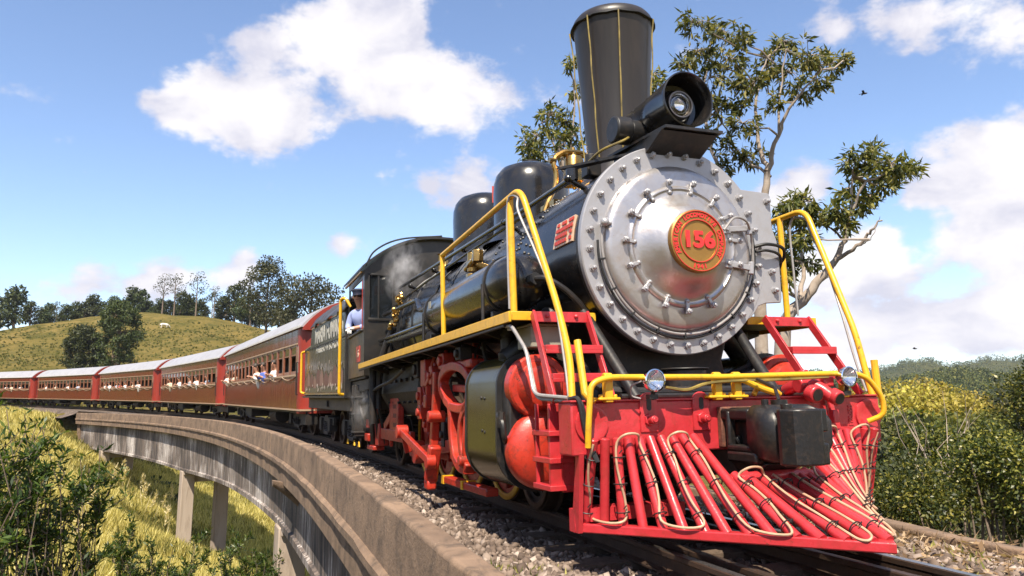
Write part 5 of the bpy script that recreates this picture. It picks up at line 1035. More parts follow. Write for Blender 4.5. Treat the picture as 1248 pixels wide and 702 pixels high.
# ------------------------------------------------------------------ tender and coaches stand on the curve
def chord(s_mid, half):
    """frame of a vehicle whose ends follow the curve"""
    a = tp(s_mid - half, 0, 0); c_ = tp(s_mid + half, 0, 0); T = (a - c_).normalized(); _, _, L, _ = tframe(s_mid); U = T.cross(L).normalized(); L = U.cross(T); o = (a + c_) / 2
    return Matrix(((T.x, L.x, U.x, o.x), (T.y, L.y, U.y, o.y), (T.z, L.z, U.z, o.z), (0, 0, 0, 1)))
def bogie(parent, x, wb, r, y=.60, m_f=DARK, name='bogie'):
    b = MB()
    for s_ in (-1, 1):
        b.bar((x - wb / 2 - .35, s_ * .86, .50), (x + wb / 2 + .35, s_ * .86, .50), .07, .16); b.bar((x - wb / 2, s_ * .87, .42), (x - .25, s_ * .87, .24), .07, .07); b.bar((x + wb / 2, s_ * .87, .42), (x + .25, s_ * .87, .24), .07, .07); b.bb(x - .3, x + .3, s_ * .82, s_ * .92, .20, .28)
        for q in (-1, 1): b.bb(x + q * wb / 2 - .14, x + q * wb / 2 + .14, s_ * .78, s_ * .95, .28, .56)
        for q in (-.14, .14):
            for k in range(5): b.lathe([(.05, 0), (.075, .012), (.075, .024), (.05, .036)], (x + q, s_ * .87, .29 + k * .04), (0, 0, 1), 10)
    b.bb(x - .2, x + .2, -.9, .9, .48, .62)
    o = b.build(name, m_f, parent, bevel=.006)
    for q in (-1, 1):
        for s_ in (-1, 1):
            w_ = MB(); w_.lathe([(0, .05), (.09, .06), (.10, .02), (r - .09, -.01), (r - .06, .05), (r, .05), (r + .003, -.05), (r + .03, -.06), (r + .03, -.075), (r - .06, -.07), (.1, -.03), (0, -.03)], (x + q * wb / 2, s_ * y, r), (0, s_, 0), 28); w_.build('wheel', RAILM, o)
        w_ = MB(); w_.cyl((x + q * wb / 2, -y, r), (x + q * wb / 2, y, r), .06, n=10); w_.build('axle', DARK, o)
    return o

# ---- tender
TEN = empty('tender', chord(11.55, 1.9)); tag(TEN, 'black lettered tender with tarpaulin over its load behind the cab', 'tender')
tx0, tx1, TW = -2.60, 2.58, 1.25
TENM = mat('tender_paint', (.022, .021, .016), .28, 0, (.040, .036, .025), 1.5, .7, .05, 12, (.10, .07, .045), .3, coat=.4, streak=True)
b = MB(); b.prism([(tx0, 1.06), (tx1, 1.06), (tx1, 2.63), (tx0 + 1.05, 2.60), (tx0 + .85, 2.22), (tx0, 2.18)], Matrix(((1, 0, 0, 0), (0, 0, -1, TW), (0, 1, 0, 0), (0, 0, 0, 1))), 2 * TW); tb = b.build('tank', TENM, TEN, bevel=.03)
b = MB(); b.bb(tx0 - .1, tx1 + .1, -TW - .03, TW + .03, 1.02, 1.06); b.bb(tx0, tx1, -TW - .005, -TW - .02, 2.12, 2.14); b.build('ledge', BLACKM, TEN)
b = MB()
for (x0, x1, z0, z1) in ((tx0 + .04, tx1 - .06, 1.09, 1.115),): b.bb(x0, x1, -TW - .012, -TW, z0, z1)
b.bar((tx0 + 1.06, -TW - .006, 2.575), (tx1 - .06, -TW - .006, 2.60), .012, .022); b.bar((tx0 + .05, -TW - .006, 2.15), (tx0 + .86, -TW - .006, 2.19), .012, .022); b.build('panel_border', mat('bronze_trim', (.30, .22, .12), .4, .3), TEN)
b = MB(); b.bb(tx0 - .12, tx1 + .12, -1.1, 1.1, .80, 1.02); b.bb(tx0, tx1, -1.14, -1.1, .78, 1.02); b.build('frame', mat('frame_brown', (.05, .036, .026), .6, 0, (.09, .06, .04), 3, .7), TEN, bevel=.01)
b = MB(); b.box((0.2, -1.15, .90), (.12, .06, .12)); b.build('frame_block', DARK, TEN)
WHT = mat('white_lettering', (.50, .48, .42), .6, 0, (.34, .32, .27), 14, .6)
o = text_obj('lettering', 'MARIA FUMA\u00c7A', Matrix.Translation((.62, -TW - .004, 2.36)) @ SIDE @ Matrix.Diagonal((.98, 1, 1, 1)), WHT, TEN, .44, .002, .012)
dim = o.dimensions.x or 3.2; o.matrix_local = Matrix.Translation((.70, -TW - .004, 2.34)) @ SIDE @ Matrix.Diagonal((3.45 / max(.1, max(v.co.x for v in o.data.vertices) - min(v.co.x for v in o.data.vertices)), 1.0, 1, 1))
o = text_obj('lettering', 'PASSEIO A BORDO', Matrix.Identity(4), WHT, TEN, .20, .002, .004)
o.matrix_local = Matrix.Translation((.62, -TW - .004, 2.04)) @ SIDE @ Matrix.Diagonal((2.9 / max(.1, max(v.co.x for v in o.data.vertices) - min(v.co.x for v in o.data.vertices)), 1.0, 1, 1))
# mural along the lower half: a row of gabled houses and flowers, painted flat
MUR = [mat('mural_brick', (.13, .055, .038), .5, 0, (.12, .05, .035), 8, .7), mat('mural_pink', (.20, .11, .08), .5, 0, (.22, .12, .09), 8, .7), mat('mural_white', (.36, .30, .25), .5, 0, (.35, .28, .24), 12, .7), mat('mural_olive', (.11, .09, .045), .5, 0, (.06, .05, .03), 8, .7)]
mr_ = random.Random(4); x = tx0 + .2; k = 0
b = MB(); b.bb(tx0 + .1, tx1 - .1, -TW - .003, -TW, 1.13, 1.40); mural = b.build('mural', MUR[3], TEN)
while x < tx1 - .5:
    w_ = mr_.uniform(.35, .65); h_ = mr_.uniform(.28, .42); z0 = 1.24 + mr_.uniform(-.03, .05); b = MB()
    b.prism([(x, z0), (x + w_, z0), (x + w_, z0 + h_ * .6), (x + w_ / 2, z0 + h_), (x, z0 + h_ * .6)], SIDE @ Matrix.Translation((0, 0, TW + .001 + .0015 * (k % 3))), .004); hs = b.build('painted_house', MUR[k % 2], mural)
    b = MB(); b.prism([(x - .03, z0 + h_ * .58), (x + w_ / 2, z0 + h_ * 1.02), (x + w_ + .03, z0 + h_ * .58), (x + w_ + .03, z0 + h_ * .66), (x + w_ / 2, z0 + h_ * 1.12), (x - .03, z0 + h_ * .66)], SIDE @ Matrix.Translation((0, 0, TW + .007 + .001 * (k % 2))), .002); b.build('painted_gable', MUR[3], hs)
    x += w_ * mr_.uniform(.75, 1.15); k += 1
b = MB()
for i in range(46):
    x = mr_.uniform(tx0 + .2, tx1 - .2); z = 1.18 + mr_.uniform(0, .12) if i < 34 else mr_.uniform(1.62, 1.80); b.prism([(x + .045 * math.cos(t) * mr_.uniform(.6, 1.2), z + .04 * math.sin(t) * mr_.uniform(.6, 1.2)) for t in [j * PI / 3 for j in range(6)]], SIDE @ Matrix.Translation((0, 0, TW + .0095 + i * .00002)), .002)
o = b.build('painted_flowers', MUR[2], mural, clean=False); o['kind'] = 'stuff'
# tarpaulin draped over the coal
TARP = mat('black_tarpaulin', (.035, .030, .028), .45, 0, (.075, .062, .055), 2.5, .8, .5, 14)
nx, ny = 26, 20; vs = []; tr_ = random.Random(8)
for i in range(nx + 1):
    for j in range(ny + 1):
        u = i / nx; v = j / ny * 2 - 1; x = tx0 + 1.0 + (tx1 - tx0 - .95) * u
        z = 2.62 + .60 * max(0, 1 - abs(v) ** 3.2) * (.86 + .14 * math.sin(u * 7 + 1)) + .05 * math.sin(u * 23 + v * 5) * (1 - abs(v)) + tr_.uniform(-.025, .025)
        if abs(v) > .93: z = 2.60 + .03 * math.sin(u * 31)
        vs.append((x, v * (TW + .035) + .03 * math.sin(u * 19) * (abs(v) > .6), z))
fs = [(i * (ny + 1) + j, (i + 1) * (ny + 1) + j, (i + 1) * (ny + 1) + j + 1, i * (ny + 1) + j + 1) for i in range(nx) for j in range(ny)]
b = MB(); b.add(vs, fs); o = b.build('tarpaulin', TARP, TEN, sharp=60); md = o.modifiers.new('thick', 'SOLIDIFY'); md.thickness = .02
b = MB(); b.bb(tx1 - .06, tx1 + .03, -TW, TW, 1.06, 2.75); b.build('front_bulkhead', BLACKM, TEN)
for (x, z0, z1) in ((tx1 + .05, 1.08, 2.78), (tx0 - .02, 1.12, 2.1)):
    b = MB(); b.tube(bend([(x - .06, -TW - .02, z0), (x - .02, -TW - .10, z0 + .01), (x, -TW - .10, z1), (x + .14, -TW - .05, z1 + .02), (x + .2, -TW + .05, z1 - .15)] if x > 0 else [(x + .08, -TW, z0), (x, -TW - .08, z0 + .02), (x, -TW - .08, z1), (x + .08, -TW, z1 + .02)], .06), .028, 10); b.build('grab_iron', YEL, TEN)
bogie(TEN, -1.45, 1.15, .36, name='bogie'); bogie(TEN, 1.45, 1.15, .36, name='bogie')
for k, x in enumerate((2.62, 2.2, 1.6)):
    b = MB(); b.prism([(-.06, 0), (.06, 0), (0, .09)], Matrix.Translation((x, -.98, .16)) @ SIDE, .02); b.build('hazard_mark', YEL, TEN)
b = MB(); b.bb(tx0 - .75, tx0 - .1, -.12, .12, .62, .82); b.build('drawbar', DARK, TEN)

# ---- coaches
VAR = mat('varnished_brown', (.115, .013, .008), .20, 0, (.10, .020, .010), 1.2, .7, .0, 10, coat=.0, rvar=.03, spec=.34)
def add_wave(m, strength, sx):
    b = NB(m.node_tree); bs = m.node_tree.nodes['Principled BSDF']; t = b.n('ShaderNodeTexCoord'); mp = b.n('ShaderNodeMapping'); b.l(t.outputs['Object'], mp.inputs[0]); mp.inputs['Scale'].default_value = (sx, 1, .5)
    n = b.noise(mp.outputs[0], 1.6, 3, .5); bp = b.n('ShaderNodeBump'); bp.inputs['Strength'].default_value = strength; bp.inputs['Distance'].default_value = .05; b.l(n.outputs[0], bp.inputs['Height']); b.l(bp.outputs[0], bs.inputs['Normal'])
add_wave(VAR, .35, 2.2)
CRED = mat('coach_end_red', (.27, .026, .014), .45, 0, (.20, .026, .015), 2, .6, .05, 20, (.14, .03, .02), .3)
CPOST = mat('window_post_paint', (.22, .082, .045), .35, 0, (.13, .045, .026), 5, .6, coat=.3)
ROOFM = mat('grey_roof', (.34, .335, .35), .5, 0, (.26, .25, .26), 1.0, .7, .1, 12, (.16, .15, .15), .4)
CREAM = mat('cream_trim', (.42, .30, .20), .5, 0, (.28, .18, .11), 12, .6)
HL, BW, ZS, ZB, ZW0, ZW1, ZE = 8.15, 1.335, .72, 1.60, 1.70, 2.34, 2.80
VX = 7.62                                                             # vestibules beyond +-VX
def make_coach():
    root = empty('passenger_coach')
    b = MB(); b.bb(-VX, VX, -BW, BW, ZS, ZB); b.bb(-VX, VX, -BW, BW, ZW1 + .04, ZE); body = b.build('body', VAR, root)
    b = MB(); b.bb(-VX, VX, -BW + .10, BW - .10, ZB - .02, ZB); b.bb(-VX, VX, BW - .03, BW - .001, ZB, ZW1 + .04); b.bb(-VX, VX, -BW + .45, -BW + .48, ZB - .1, ZW1 + .05); b.build('interior_and_shade_sheet', mat('interior_shade', (.022, .015, .012), .8), root)  # floor, far wall, and a dark sheet added as the shade behind the windows
    NWN = 16; pitch = (2 * VX - .3) / NWN
    post = None; win = None
    for k in range(NWN + 1):
        x = -VX + .15 + k * pitch
        if post is None:
            p_ = MB(); p_.bb(-.085, .085, -BW, -BW + .06, ZB, ZW1 + .04); post = p_.build('window_post', CPOST, root, bevel=.008); post.location = (x, 0, 0)
        else: share(post, (x, 0, 0))
    for k in range(NWN):
        x = -VX + .15 + (k + .5) * pitch
        if win is None:
            p_ = MB(); hw = pitch / 2 - .085
            p_.bb(-hw, hw, -BW + .015, -BW + .045, ZB, ZB + .10); p_.bb(-hw, hw, -BW + .015, -BW + .045, ZW1 - .02, ZW1 + .04); p_.bb(-hw, hw, -BW + .02, -BW + .04, ZB + .50, ZB + .535); p_.bb(-hw, -hw + .03, -BW + .02, -BW + .04, ZB, ZW1); p_.bb(hw - .03, hw, -BW + .02, -BW + .04, ZB, ZW1)
            win = p_.build('window', CPOST, root); win.location = (x, 0, 0)
            p_ = MB(); p_.bb(-hw, hw, -BW + .028, -BW + .034, ZB + .52, ZW1); pane = p_.build('pane', GLASS, win)
        else:
            o = share(win, (x, 0, 0)); share(pane, parent=o)
    b = MB(); b.bb(-VX, VX, -BW - .022, -BW, ZB - .03, ZB + .012); b.build('belt_rail', CREAM, root)
    b = MB(); b.bb(-VX, VX, -BW - .018, -BW, ZW1 + .03, ZW1 + .065); b.build('letterboard_trim', CREAM, root)
    b = MB(); b.bb(-HL, HL, -BW - .012, BW + .012, ZS - .03, ZS + .012); b.build('sill', CREAM, root)
    for k in range(0, NWN - 1, 2):                                   # bunting swags below the windows
        x0 = -VX + .2 + k * pitch; pts = [(x0 + 2 * pitch * t, -BW - .026, ZB - .03 - .10 * math.sin(PI * t)) for t in [i / 8 for i in range(9)]]; p_ = MB(); p_.tube(pts, .014, 5); p_.build('bunting', CREAM, root)
    for s_ in (-1, 1):                                               # vestibule: rounded red end
        pts = [(s_ * (HL - .0), .0)]; n = 8
        prof = [(s_ * VX, -BW), (s_ * (HL - .35), -BW)] + [(s_ * (HL - .35 + .35 * math.sin(a)), -BW + .35 - .35 * math.cos(a)) for a in [PI / 2 * i / 5 for i in range(1, 6)]]
        prof = prof + [(x, -y) for x, y in reversed(prof)]
        if s_ < 0: prof = prof[::-1]
        b = MB(); b.prism(prof, Matrix.Translation((0, 0, ZS - .1)), ZE - ZS + .12); ve = b.build('vestibule', CRED, root, bevel=.01)
        b = MB(); b.bb(s_ * (VX + .03), s_ * (VX + .17), -BW - .008, -BW + .01, ZS + .05, 2.45); dr_ = b.build('door', CRED, ve, bevel=.006)
        b = MB(); b.bb(s_ * (VX + .05), s_ * (VX + .15), -BW - .012, -BW - .008, 1.65, 2.32); b.build('pane', mat('pale_glass', (.30, .27, .24), .15) if s_ > 0 else GLASS, dr_)
        b = MB(); b.tube([(s_ * (HL - .38), -BW - .05, 1.1), (s_ * (HL - .38), -BW - .05, 1.9)], .018, 8); b.bar((s_ * (HL - .38), -BW - .06, 1.9), (s_ * (HL - .38), -BW + .02, 1.9), .02, .02); b.bar((s_ * (HL - .38), -BW - .06, 1.1), (s_ * (HL - .38), -BW + .02, 1.1), .02, .02); b.build('grab_iron', BLACKM, ve)
        b = MB(); b.bb(s_ * HL, s_ * (HL + .62), -.42, .42, .95, 2.75); b.build('gangway', BLACKM, root)
        b = MB(); b.bb(s_ * (HL - .05), s_ * (HL + .62), -.12, .12, .55, .78); b.box((s_ * (HL + .66), 0, .66), (.2, .26, .28)); b.bb(s_ * (HL - .05), s_ * (HL + .05), -.5, .5, .52, .72); b.tube(smooth_path([(s_ * (HL + .0), -.45, .62), (s_ * (HL + .3), -.5, .3), (s_ * (HL + .7), -.45, .45)]), .035, 8); b.build('coupling', DARK, root); b = MB(); b.bb(s_ * (HL - .5), s_ * (HL - .05), -1.2, -.9, .35, .72); b.build('step', DARK, root)
    # roof: arched, rounded down at the ends
    nx, ny = 40, 18; vs = []; fs = []
    for i in range(nx + 1):
        u = i / nx * 2 - 1; x = u * (HL + .03); end = max(0, (abs(x) - (HL - .75)) / .87); drop = 0
        for j in range(ny + 1):
            v = j / ny * 2 - 1; z = ZE - .02 + (.70 * (1 - abs(v) ** 2.4)) * (1 - drop * .75) ; vs.append((x, v * (BW + .06), z))
    for i in range(nx):
        for j in range(ny): fs.append((i * (ny + 1) + j, (i + 1) * (ny + 1) + j, (i + 1) * (ny + 1) + j + 1, i * (ny + 1) + j + 1))
    fs.append(tuple(j for j in range(ny + 1))); fs.append(tuple(nx * (ny + 1) + j for j in range(ny, -1, -1))); fs.append(tuple([i * (ny + 1) for i in range(nx, -1, -1)] + [i * (ny + 1) + ny for i in range(nx + 1)]))
    b = MB(); b.add(vs, fs); rf = b.build('roof', ROOFM, root, sharp=40)
    for s_ in (-1, 1):                                               # red lunette closing the end below the roof
        b = MB(); pl_ = [(-BW + 2 * BW * k / 16, ZE - .03 + .695 * (1 - abs(-1 + 2 * k / 16) ** 2.4)) for k in range(17)]; b.prism([(-BW, ZE - .1)] + pl_ + [(BW, ZE - .1)], Matrix(((0, 0, 1, s_ * (HL + .02) - .06), (1, 0, 0, 0), (0, 1, 0, 0), (0, 0, 0, 1))), .12); b.build('end_lunette', CRED, root, sharp=30)
    b = MB(); b.bb(-HL, HL, -BW - .065, -BW - .045, ZE - .03, ZE + .025); b.build('gutter', mat('white_gutter', (.62, .60, .57), .5), rf)
    b = MB(); b.bb(-5, 5, -.35, .35, .45, .70); b.bb(-2.6, -1.2, -1.15, -.5, .34, .70); b.lathe([(0, -.7), (.22, -.65), (.24, .65), (0, .7)], (2.0, -.75, .46), (1, 0, 0), 16); b.bb(-HL + .3, HL - .3, -1.2, 1.2, .62, .70); b.build('underframe', DARK, root)
    b = MB(); b.tube([(-4.2, -1.15, .68), (-1.6, -1.15, .30), (1.6, -1.15, .30), (4.2, -1.15, .68)], .022, 6); b.build('truss_rod', DARK, root)
    bogie(root, -5.6, 1.6, .38); bogie(root, 5.6, 1.6, .38)
    return root
def copy_tree(o, parent=None):
    c_ = o.copy(); COL.objects.link(c_); c_.parent = parent
    for ch in list(o.children): copy_tree(ch, c_)
    return c_
CLAB = ['brown varnished passenger coach with grey roof coupled right behind the tender', 'brown varnished passenger coach coupled second behind the tender', 'brown varnished passenger coach coupled third behind the tender', 'brown varnished passenger coach coupled fourth behind the tender', 'brown varnished passenger coach coupled fifth behind the tender']
proto = make_coach(); coaches = []
for k in range(5):
    smid = 14.854 + 8.155 + k * (16.31 + 1.545); M = chord(smid, 5.6)
    c_ = proto if k == 0 else copy_tree(proto); c_.matrix_world = M; tag(c_, CLAB[k], 'coach', 'coaches of the excursion train'); coaches.append((c_, M))
# ------------------------------------------------------------------ vegetation
def leaf_mat(name, cols, trans=.35, rough=.55, nsc=.5):
    m = bpy.data.materials.new(name); m.use_nodes = True; nt_ = m.node_tree; b = NB(nt_); bs = nt_.nodes['Principled BSDF']; out = nt_.nodes['Material Output']
    g = b.n('ShaderNodeNewGeometry'); k = len(cols); c = b.ramp(g.outputs['Random Per Island'], [(i / max(1, k - 1), q) for i, q in enumerate(cols)])
    oi = b.n('ShaderNodeObjectInfo'); h = b.n('ShaderNodeHueSaturation'); b.l(c, h.inputs['Color']); b.l(b.m('ADD', b.m('MULTIPLY', oi.outputs['Random'], .5), .75), h.inputs['Value']); b.l(b.m('ADD', b.m('MULTIPLY', oi.outputs['Random'], .03), .485), h.inputs['Hue'])
    b.l(h.outputs[0], bs.inputs['Base Color']); bs.inputs['Roughness'].default_value = rough; bs.inputs['Specular IOR Level'].default_value = .35
    tr = b.n('ShaderNodeBsdfTranslucent'); b.l(b.mix(1.0, h.outputs[0], (1.5, 1.5, .7), 'MULTIPLY'), tr.inputs[0]); mx_ = b.n('ShaderNodeMixShader'); mx_.inputs[0].default_value = trans
    b.l(bs.outputs[0], mx_.inputs[1]); b.l(tr.outputs[0], mx_.inputs[2]); b.l(mx_.outputs[0], out.inputs[0]); return m
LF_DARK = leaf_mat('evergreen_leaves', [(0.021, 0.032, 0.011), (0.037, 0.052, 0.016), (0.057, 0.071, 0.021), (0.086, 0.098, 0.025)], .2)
LF_MID = leaf_mat('broad_leaves', [(0.06, 0.076, 0.017), (0.102, 0.122, 0.024), (0.162, 0.167, 0.034), (0.238, 0.221, 0.048)], .3)
LF_OLIVE = leaf_mat('olive_leaves', [(0.032, 0.046, 0.012), (0.062, 0.08, 0.019), (0.11, 0.125, 0.028), (0.19, 0.185, 0.044), (0.3, 0.27, 0.075)], .3)
LF_YEL = leaf_mat('yellowing_leaves', [(0.16, 0.14, 0.025), (0.25, 0.21, 0.035), (0.36, 0.29, 0.05), (0.46, 0.38, 0.08)], .35)
LF_BUSH = leaf_mat('bush_leaves', [(0.02, 0.034, 0.008), (0.034, 0.052, 0.011), (0.065, 0.085, 0.016), (0.14, 0.15, 0.028), (0.34, 0.31, 0.06)], .3, .4)  # shaded gaps and sunlit highlights are put into the leaf tones
LF_LEFT = leaf_mat('shrub_leaves', [(0.018, 0.034, 0.009), (0.035, 0.06, 0.013), (0.065, 0.095, 0.018), (0.12, 0.145, 0.028)], .35, .38)
LF_RIDGE = leaf_mat('ridge_leaves', [(.022, .030, .012), (.040, .047, .017), (.068, .070, .026), (.11, .105, .04)], .25)
PAST = leaf_mat('pasture_grass', [(.06, .066, .015), (.10, .095, .022), (.15, .125, .032)], .3, .8)
GRASSM = leaf_mat('tall_grass', [(0.2, 0.165, 0.04), (0.33, 0.275, 0.075), (0.47, 0.39, 0.12), (0.59, 0.5, 0.18), (0.7, 0.61, 0.3)], .35, .7)
GRASSG = leaf_mat('green_grass', [(0.08, 0.095, 0.022), (0.14, 0.145, 0.034), (0.24, 0.215, 0.055), (0.36, 0.31, 0.1)], .35, .7)
BARK = mat('bark', (.12, .085, .06), .9, 0, (.26, .20, .15), 5, .8, .6, 30, (.05, .035, .025), .5)
BARKP = mat('pale_bark', (.36, .30, .25), .9, 0, (.2, .15, .11), 4, .8, .5, 30)
def unit(a): return a / np.maximum(1e-9, np.linalg.norm(a, axis=-1, keepdims=True))
def leaves(c, d, n, L, W, fold=.25):
    """one folded kite per leaf: centre of base c, direction d, rough normal n"""
    d = unit(d); s = unit(np.cross(d, n)); n = np.cross(s, d); L = L[:, None]; W = W[:, None]
    V = np.stack([c, c + d * L * .45 + s * W + n * W * fold, c + d * L, c + d * L * .45 - s * W + n * W * fold], 1).reshape(-1, 3)
    return V, (np.arange(len(c))[:, None] * 4 + np.arange(4)[None])
class Veg:
    def __init__(s): s.V = []; s.F = []; s.n = 0
    def add(s, V, F): s.V.append(V); s.F.append(F + s.n); s.n += len(V)
    def obj(s, name, m, parent=None):
        o = bpy.data.objects.new(name, np_mesh(name, np.concatenate(s.V), np.concatenate(s.F), m)); COL.objects.link(o); o.parent = parent; return o
def lobe_leaves(vg, ctr, r, count, L, W, droop=.0, shell=.55, g=rng):
    """leaves spread through a lobe, denser towards its skin"""
    ctr = np.array(ctr); r = np.array(r) * np.ones(3); u = unit(g.normal(size=(count, 3))); rad_l = g.uniform(shell, 1, (count, 1)) ** .6; p = ctr + u * rad_l * r
    d = unit(u * .7 + g.normal(size=(count, 3)) * .8 + np.array([0, 0, -droop])); n = unit(u + np.array([0, 0, .6]) + g.normal(size=(count, 3)) * .5)
    V, F = leaves(p, d, n, L * g.uniform(.6, 1.25, count), W * g.uniform(.7, 1.2, count)); vg.add(V, F)
def limb(mb, p0, p1, r0, r1, wig=.06, n=7, k=4, g=random):
    p0, p1 = Vector(p0), Vector(p1); L = (p1 - p0).length; pts = [p0.lerp(p1, i / k) + Vector((g.uniform(-1, 1), g.uniform(-1, 1), g.uniform(-.5, .5))) * (wig * L * (0 if i in (0, k) else 1)) for i in range(k + 1)]
    mb.tube(pts, [r0 + (r1 - r0) * i / k for i in range(k + 1)], n); return pts
def make_tree(name, h, crown_w, trunk_h, lobes, per, leaf, mt, bark=BARK, seed=1, flat=1.0, top=1.0, gaps=.8, tr=.035):
    """trunk, limbs to every lobe, lobes of leaves: returns the Empty; its base at the origin"""
    g = np.random.default_rng(seed); rg = random.Random(seed); root = empty(name); mb = MB(); vg = Veg(); r0 = h * tr
    spine = [Vector((rg.uniform(-.03, .03) * h * t, rg.uniform(-.03, .03) * h * t, h * .92 * t)) for t in (0, .25, .5, .75, 1)]; mb.tube([Vector((0, 0, -.6))] + spine[1:], [r0, r0 * .8, r0 * .6, r0 * .4, r0 * .15], 8)
    for i in range(lobes):
        t = (i + .5) / lobes; z = trunk_h + (h - trunk_h) * t; prof = math.sin(PI * min(1, .14 + .86 * t * top)) ** .7; a = i * 2.4 + rg.uniform(-.5, .5); rr_ = crown_w * prof * rg.uniform(.35, 1.0) * gaps
        c = Vector((rr_ * math.cos(a), rr_ * math.sin(a), z)); lr = crown_w * rg.uniform(.28, .46)
        limb(mb, Vector((0, 0, max(trunk_h * .7, z - rr_ * .8 - .05 * h))), c, r0 * .35 * (1 - t * .5), r0 * .08, .07, 5, 3, rg)
        lobe_leaves(vg, c, (lr, lr, lr * .75 * flat), per, leaf, leaf * .34, .15, .35, g)
    o = mb.build('trunk', bark, root, sharp=60, clean=False); vg.obj('crown', mt, root); return root
def plant(proto, loc, sc=1.0, rot=None, first=[]):
    """put the prototype itself (first use) or a copy of it on the ground"""
    o = proto if proto.name not in first else copy_tree(proto)
    first.append(proto.name)
    o.matrix_world = Matrix.Translation(loc) @ Matrix.Rotation(random.uniform(0, 6.28) if rot is None else rot, 4, 'Z') @ Matrix.Diagonal((sc if not hasattr(sc, '__len__') else sc[0], sc if not hasattr(sc, '__len__') else sc[0], sc if not hasattr(sc, '__len__') else sc[1], 1)); return o
def gpos(px, depth, dz=0.0):
    p = at(px, 480, depth); return Vector((p.x, p.y, float(ground_z([p.x], [p.y])[0]) + dz))

# -- trees on the pasture ridge
ridgeA = make_tree('ridge_tree', 10, 4.2, 2.0, 15, 130, .75, LF_DARK, seed=21)
ridgeB = make_tree('ridge_tree', 11, 3.4, 3.0, 12, 120, .7, LF_DARK, seed=22, gaps=1.0)
ridgeC = make_tree('ridge_tree', 12, 3.6, 5.0, 9, 70, .6, LF_RIDGE, BARKP, seed=23, gaps=1.05, tr=.022)
palet = make_tree('pale_trunk_tree', 13, 3.3, 7.5, 9, 30, .5, LF_RIDGE, BARK, seed=24, gaps=1.1, tr=.02)
rx = random.Random(12)
GR = 'dark trees along the pasture ridge'
for (px, d, h, pr) in [(-30,186,15,ridgeA),(8,186,15,ridgeA),(28,186,9,ridgeB),(-12,190,13,ridgeB),(50,192,8,ridgeA),(60,190,9,ridgeC),(72,190,7,ridgeA),(84,192,9.5,ridgeA),(95,192,9,ridgeB),(104,194,10,ridgeA),(118,194,8,ridgeB),(130,195,10,ridgeA),(142,196,8,ridgeB),(154,196,11.5,ridgeA),(164,196,11.5,ridgeB),(174,197,9,ridgeA),(188,197,10,ridgeA),(200,196,9,ridgeB),(214,197,11,ridgeB),(224,196,10,ridgeA),(238,196,9,ridgeA),(252,195,12,ridgeC),(262,194,8,ridgeB),(270,193,11,ridgeA),(280,190,13,ridgeB),(290,188,8,ridgeA),(300,186,9,ridgeB),(312,184,9,ridgeA),(335,180,9,ridgeB),(350,180,9,ridgeA),(385,178,10,ridgeA)] + [(rx.uniform(36, 312), rx.uniform(191, 199), rx.uniform(4.5, 8), rx.choice((ridgeA, ridgeB))) for _ in range(26)]:
    base_h = {ridgeA.name: 10, ridgeB.name: 11, ridgeC.name: 12}[pr.name]
    o = plant(pr, gpos(px, d), h * .74 / base_h * rx.uniform(.85, 1.12)); tag(o, {0: 'dense dark bushy tree in the row along the pasture ridge', 1: 'narrow dark tree in the row along the pasture ridge', 2: 'loose tree with pale stem in the row along the pasture ridge'}[(ridgeA, ridgeB, ridgeC).index(pr)], 'tree', GR)
for px, d, h in ((190, 192, 14), (205, 191, 14.5), (232, 191, 15), (255, 188, 11)):
    o = plant(palet, gpos(px, d), h * .8 / 13 * rx.uniform(.95, 1.05)); tag(o, 'thin crowned tree with pale trunk rising from the ridge row', 'tree', 'pale trunked trees on the ridge')
tallA = make_tree('tall_tree', 17.5, 4.9, 5.5, 26, 230, .5, LF_RIDGE, seed=31, gaps=1.0, tr=.02)
o = plant(tallA, gpos(320, 150), 1.0, .4); tag(o, 'tall loose tree with rounded top standing nearest the coach roof on the hill', 'tree')
tallB = make_tree('spreading_tree', 13.5, 6.5, 4.5, 26, 220, .5, LF_RIDGE, seed=35, gaps=1.05, flat=.8)
o = plant(tallB, gpos(374, 140), 1.12, 1.4); tag(o, 'broad spreading tree rising behind the first coach and the tender', 'tree')
# -- two araucaria pines below the hill
def araucaria(seed, h, wdt):
    g = np.random.default_rng(seed); rg = random.Random(seed); root = empty('araucaria_pine'); mb = MB(); vg = Veg(); mb.tube([(0, 0, -.5), (0, 0, h * .5), (0, 0, h * .97)], [.30, .24, .06], 8)
    for q in range(3 if seed == 41 else 2):
        a = q * 2.2; limb(mb, (0, 0, .1), (wdt * .35 * math.cos(a), wdt * .35 * math.sin(a), h * .7), .2, .07, .03, 6, 3, rg)
    for i in range(150):
        t = rg.random() ** .8; z = h * (.12 + .86 * t); rad_c = wdt * math.sqrt(max(.02, 1 - (max(0, t - .42) / .60) ** 2)) * (.62 + .38 * min(1, t / .4)); a = rg.uniform(0, 2 * PI); rr_ = rad_c * rg.uniform(.45, 1)
        c = (rr_ * math.cos(a), rr_ * math.sin(a), z); limb(mb, (0, 0, z - .3), c, .05, .02, .04, 4, 2, rg); lobe_leaves(vg, c, (.66, .66, .5), 80, .42, .10, -.25, .15, g)
    mb.build('trunk', BARK, root, sharp=60, clean=False); vg.obj('crown', LF_DARK, root); return root
a1 = araucaria(41, 12.6, 3.6); o = plant(a1, gpos(139, 118), 1.0, .3); tag(o, 'larger round crowned conifer of the pair standing on the slope above the coaches', 'tree')
a2 = araucaria(43, 9.6, 3.0); o = plant(a2, gpos(97, 118), 1.0, 1.3); tag(o, 'smaller conifer of the pair standing on the slope above the coaches', 'tree')
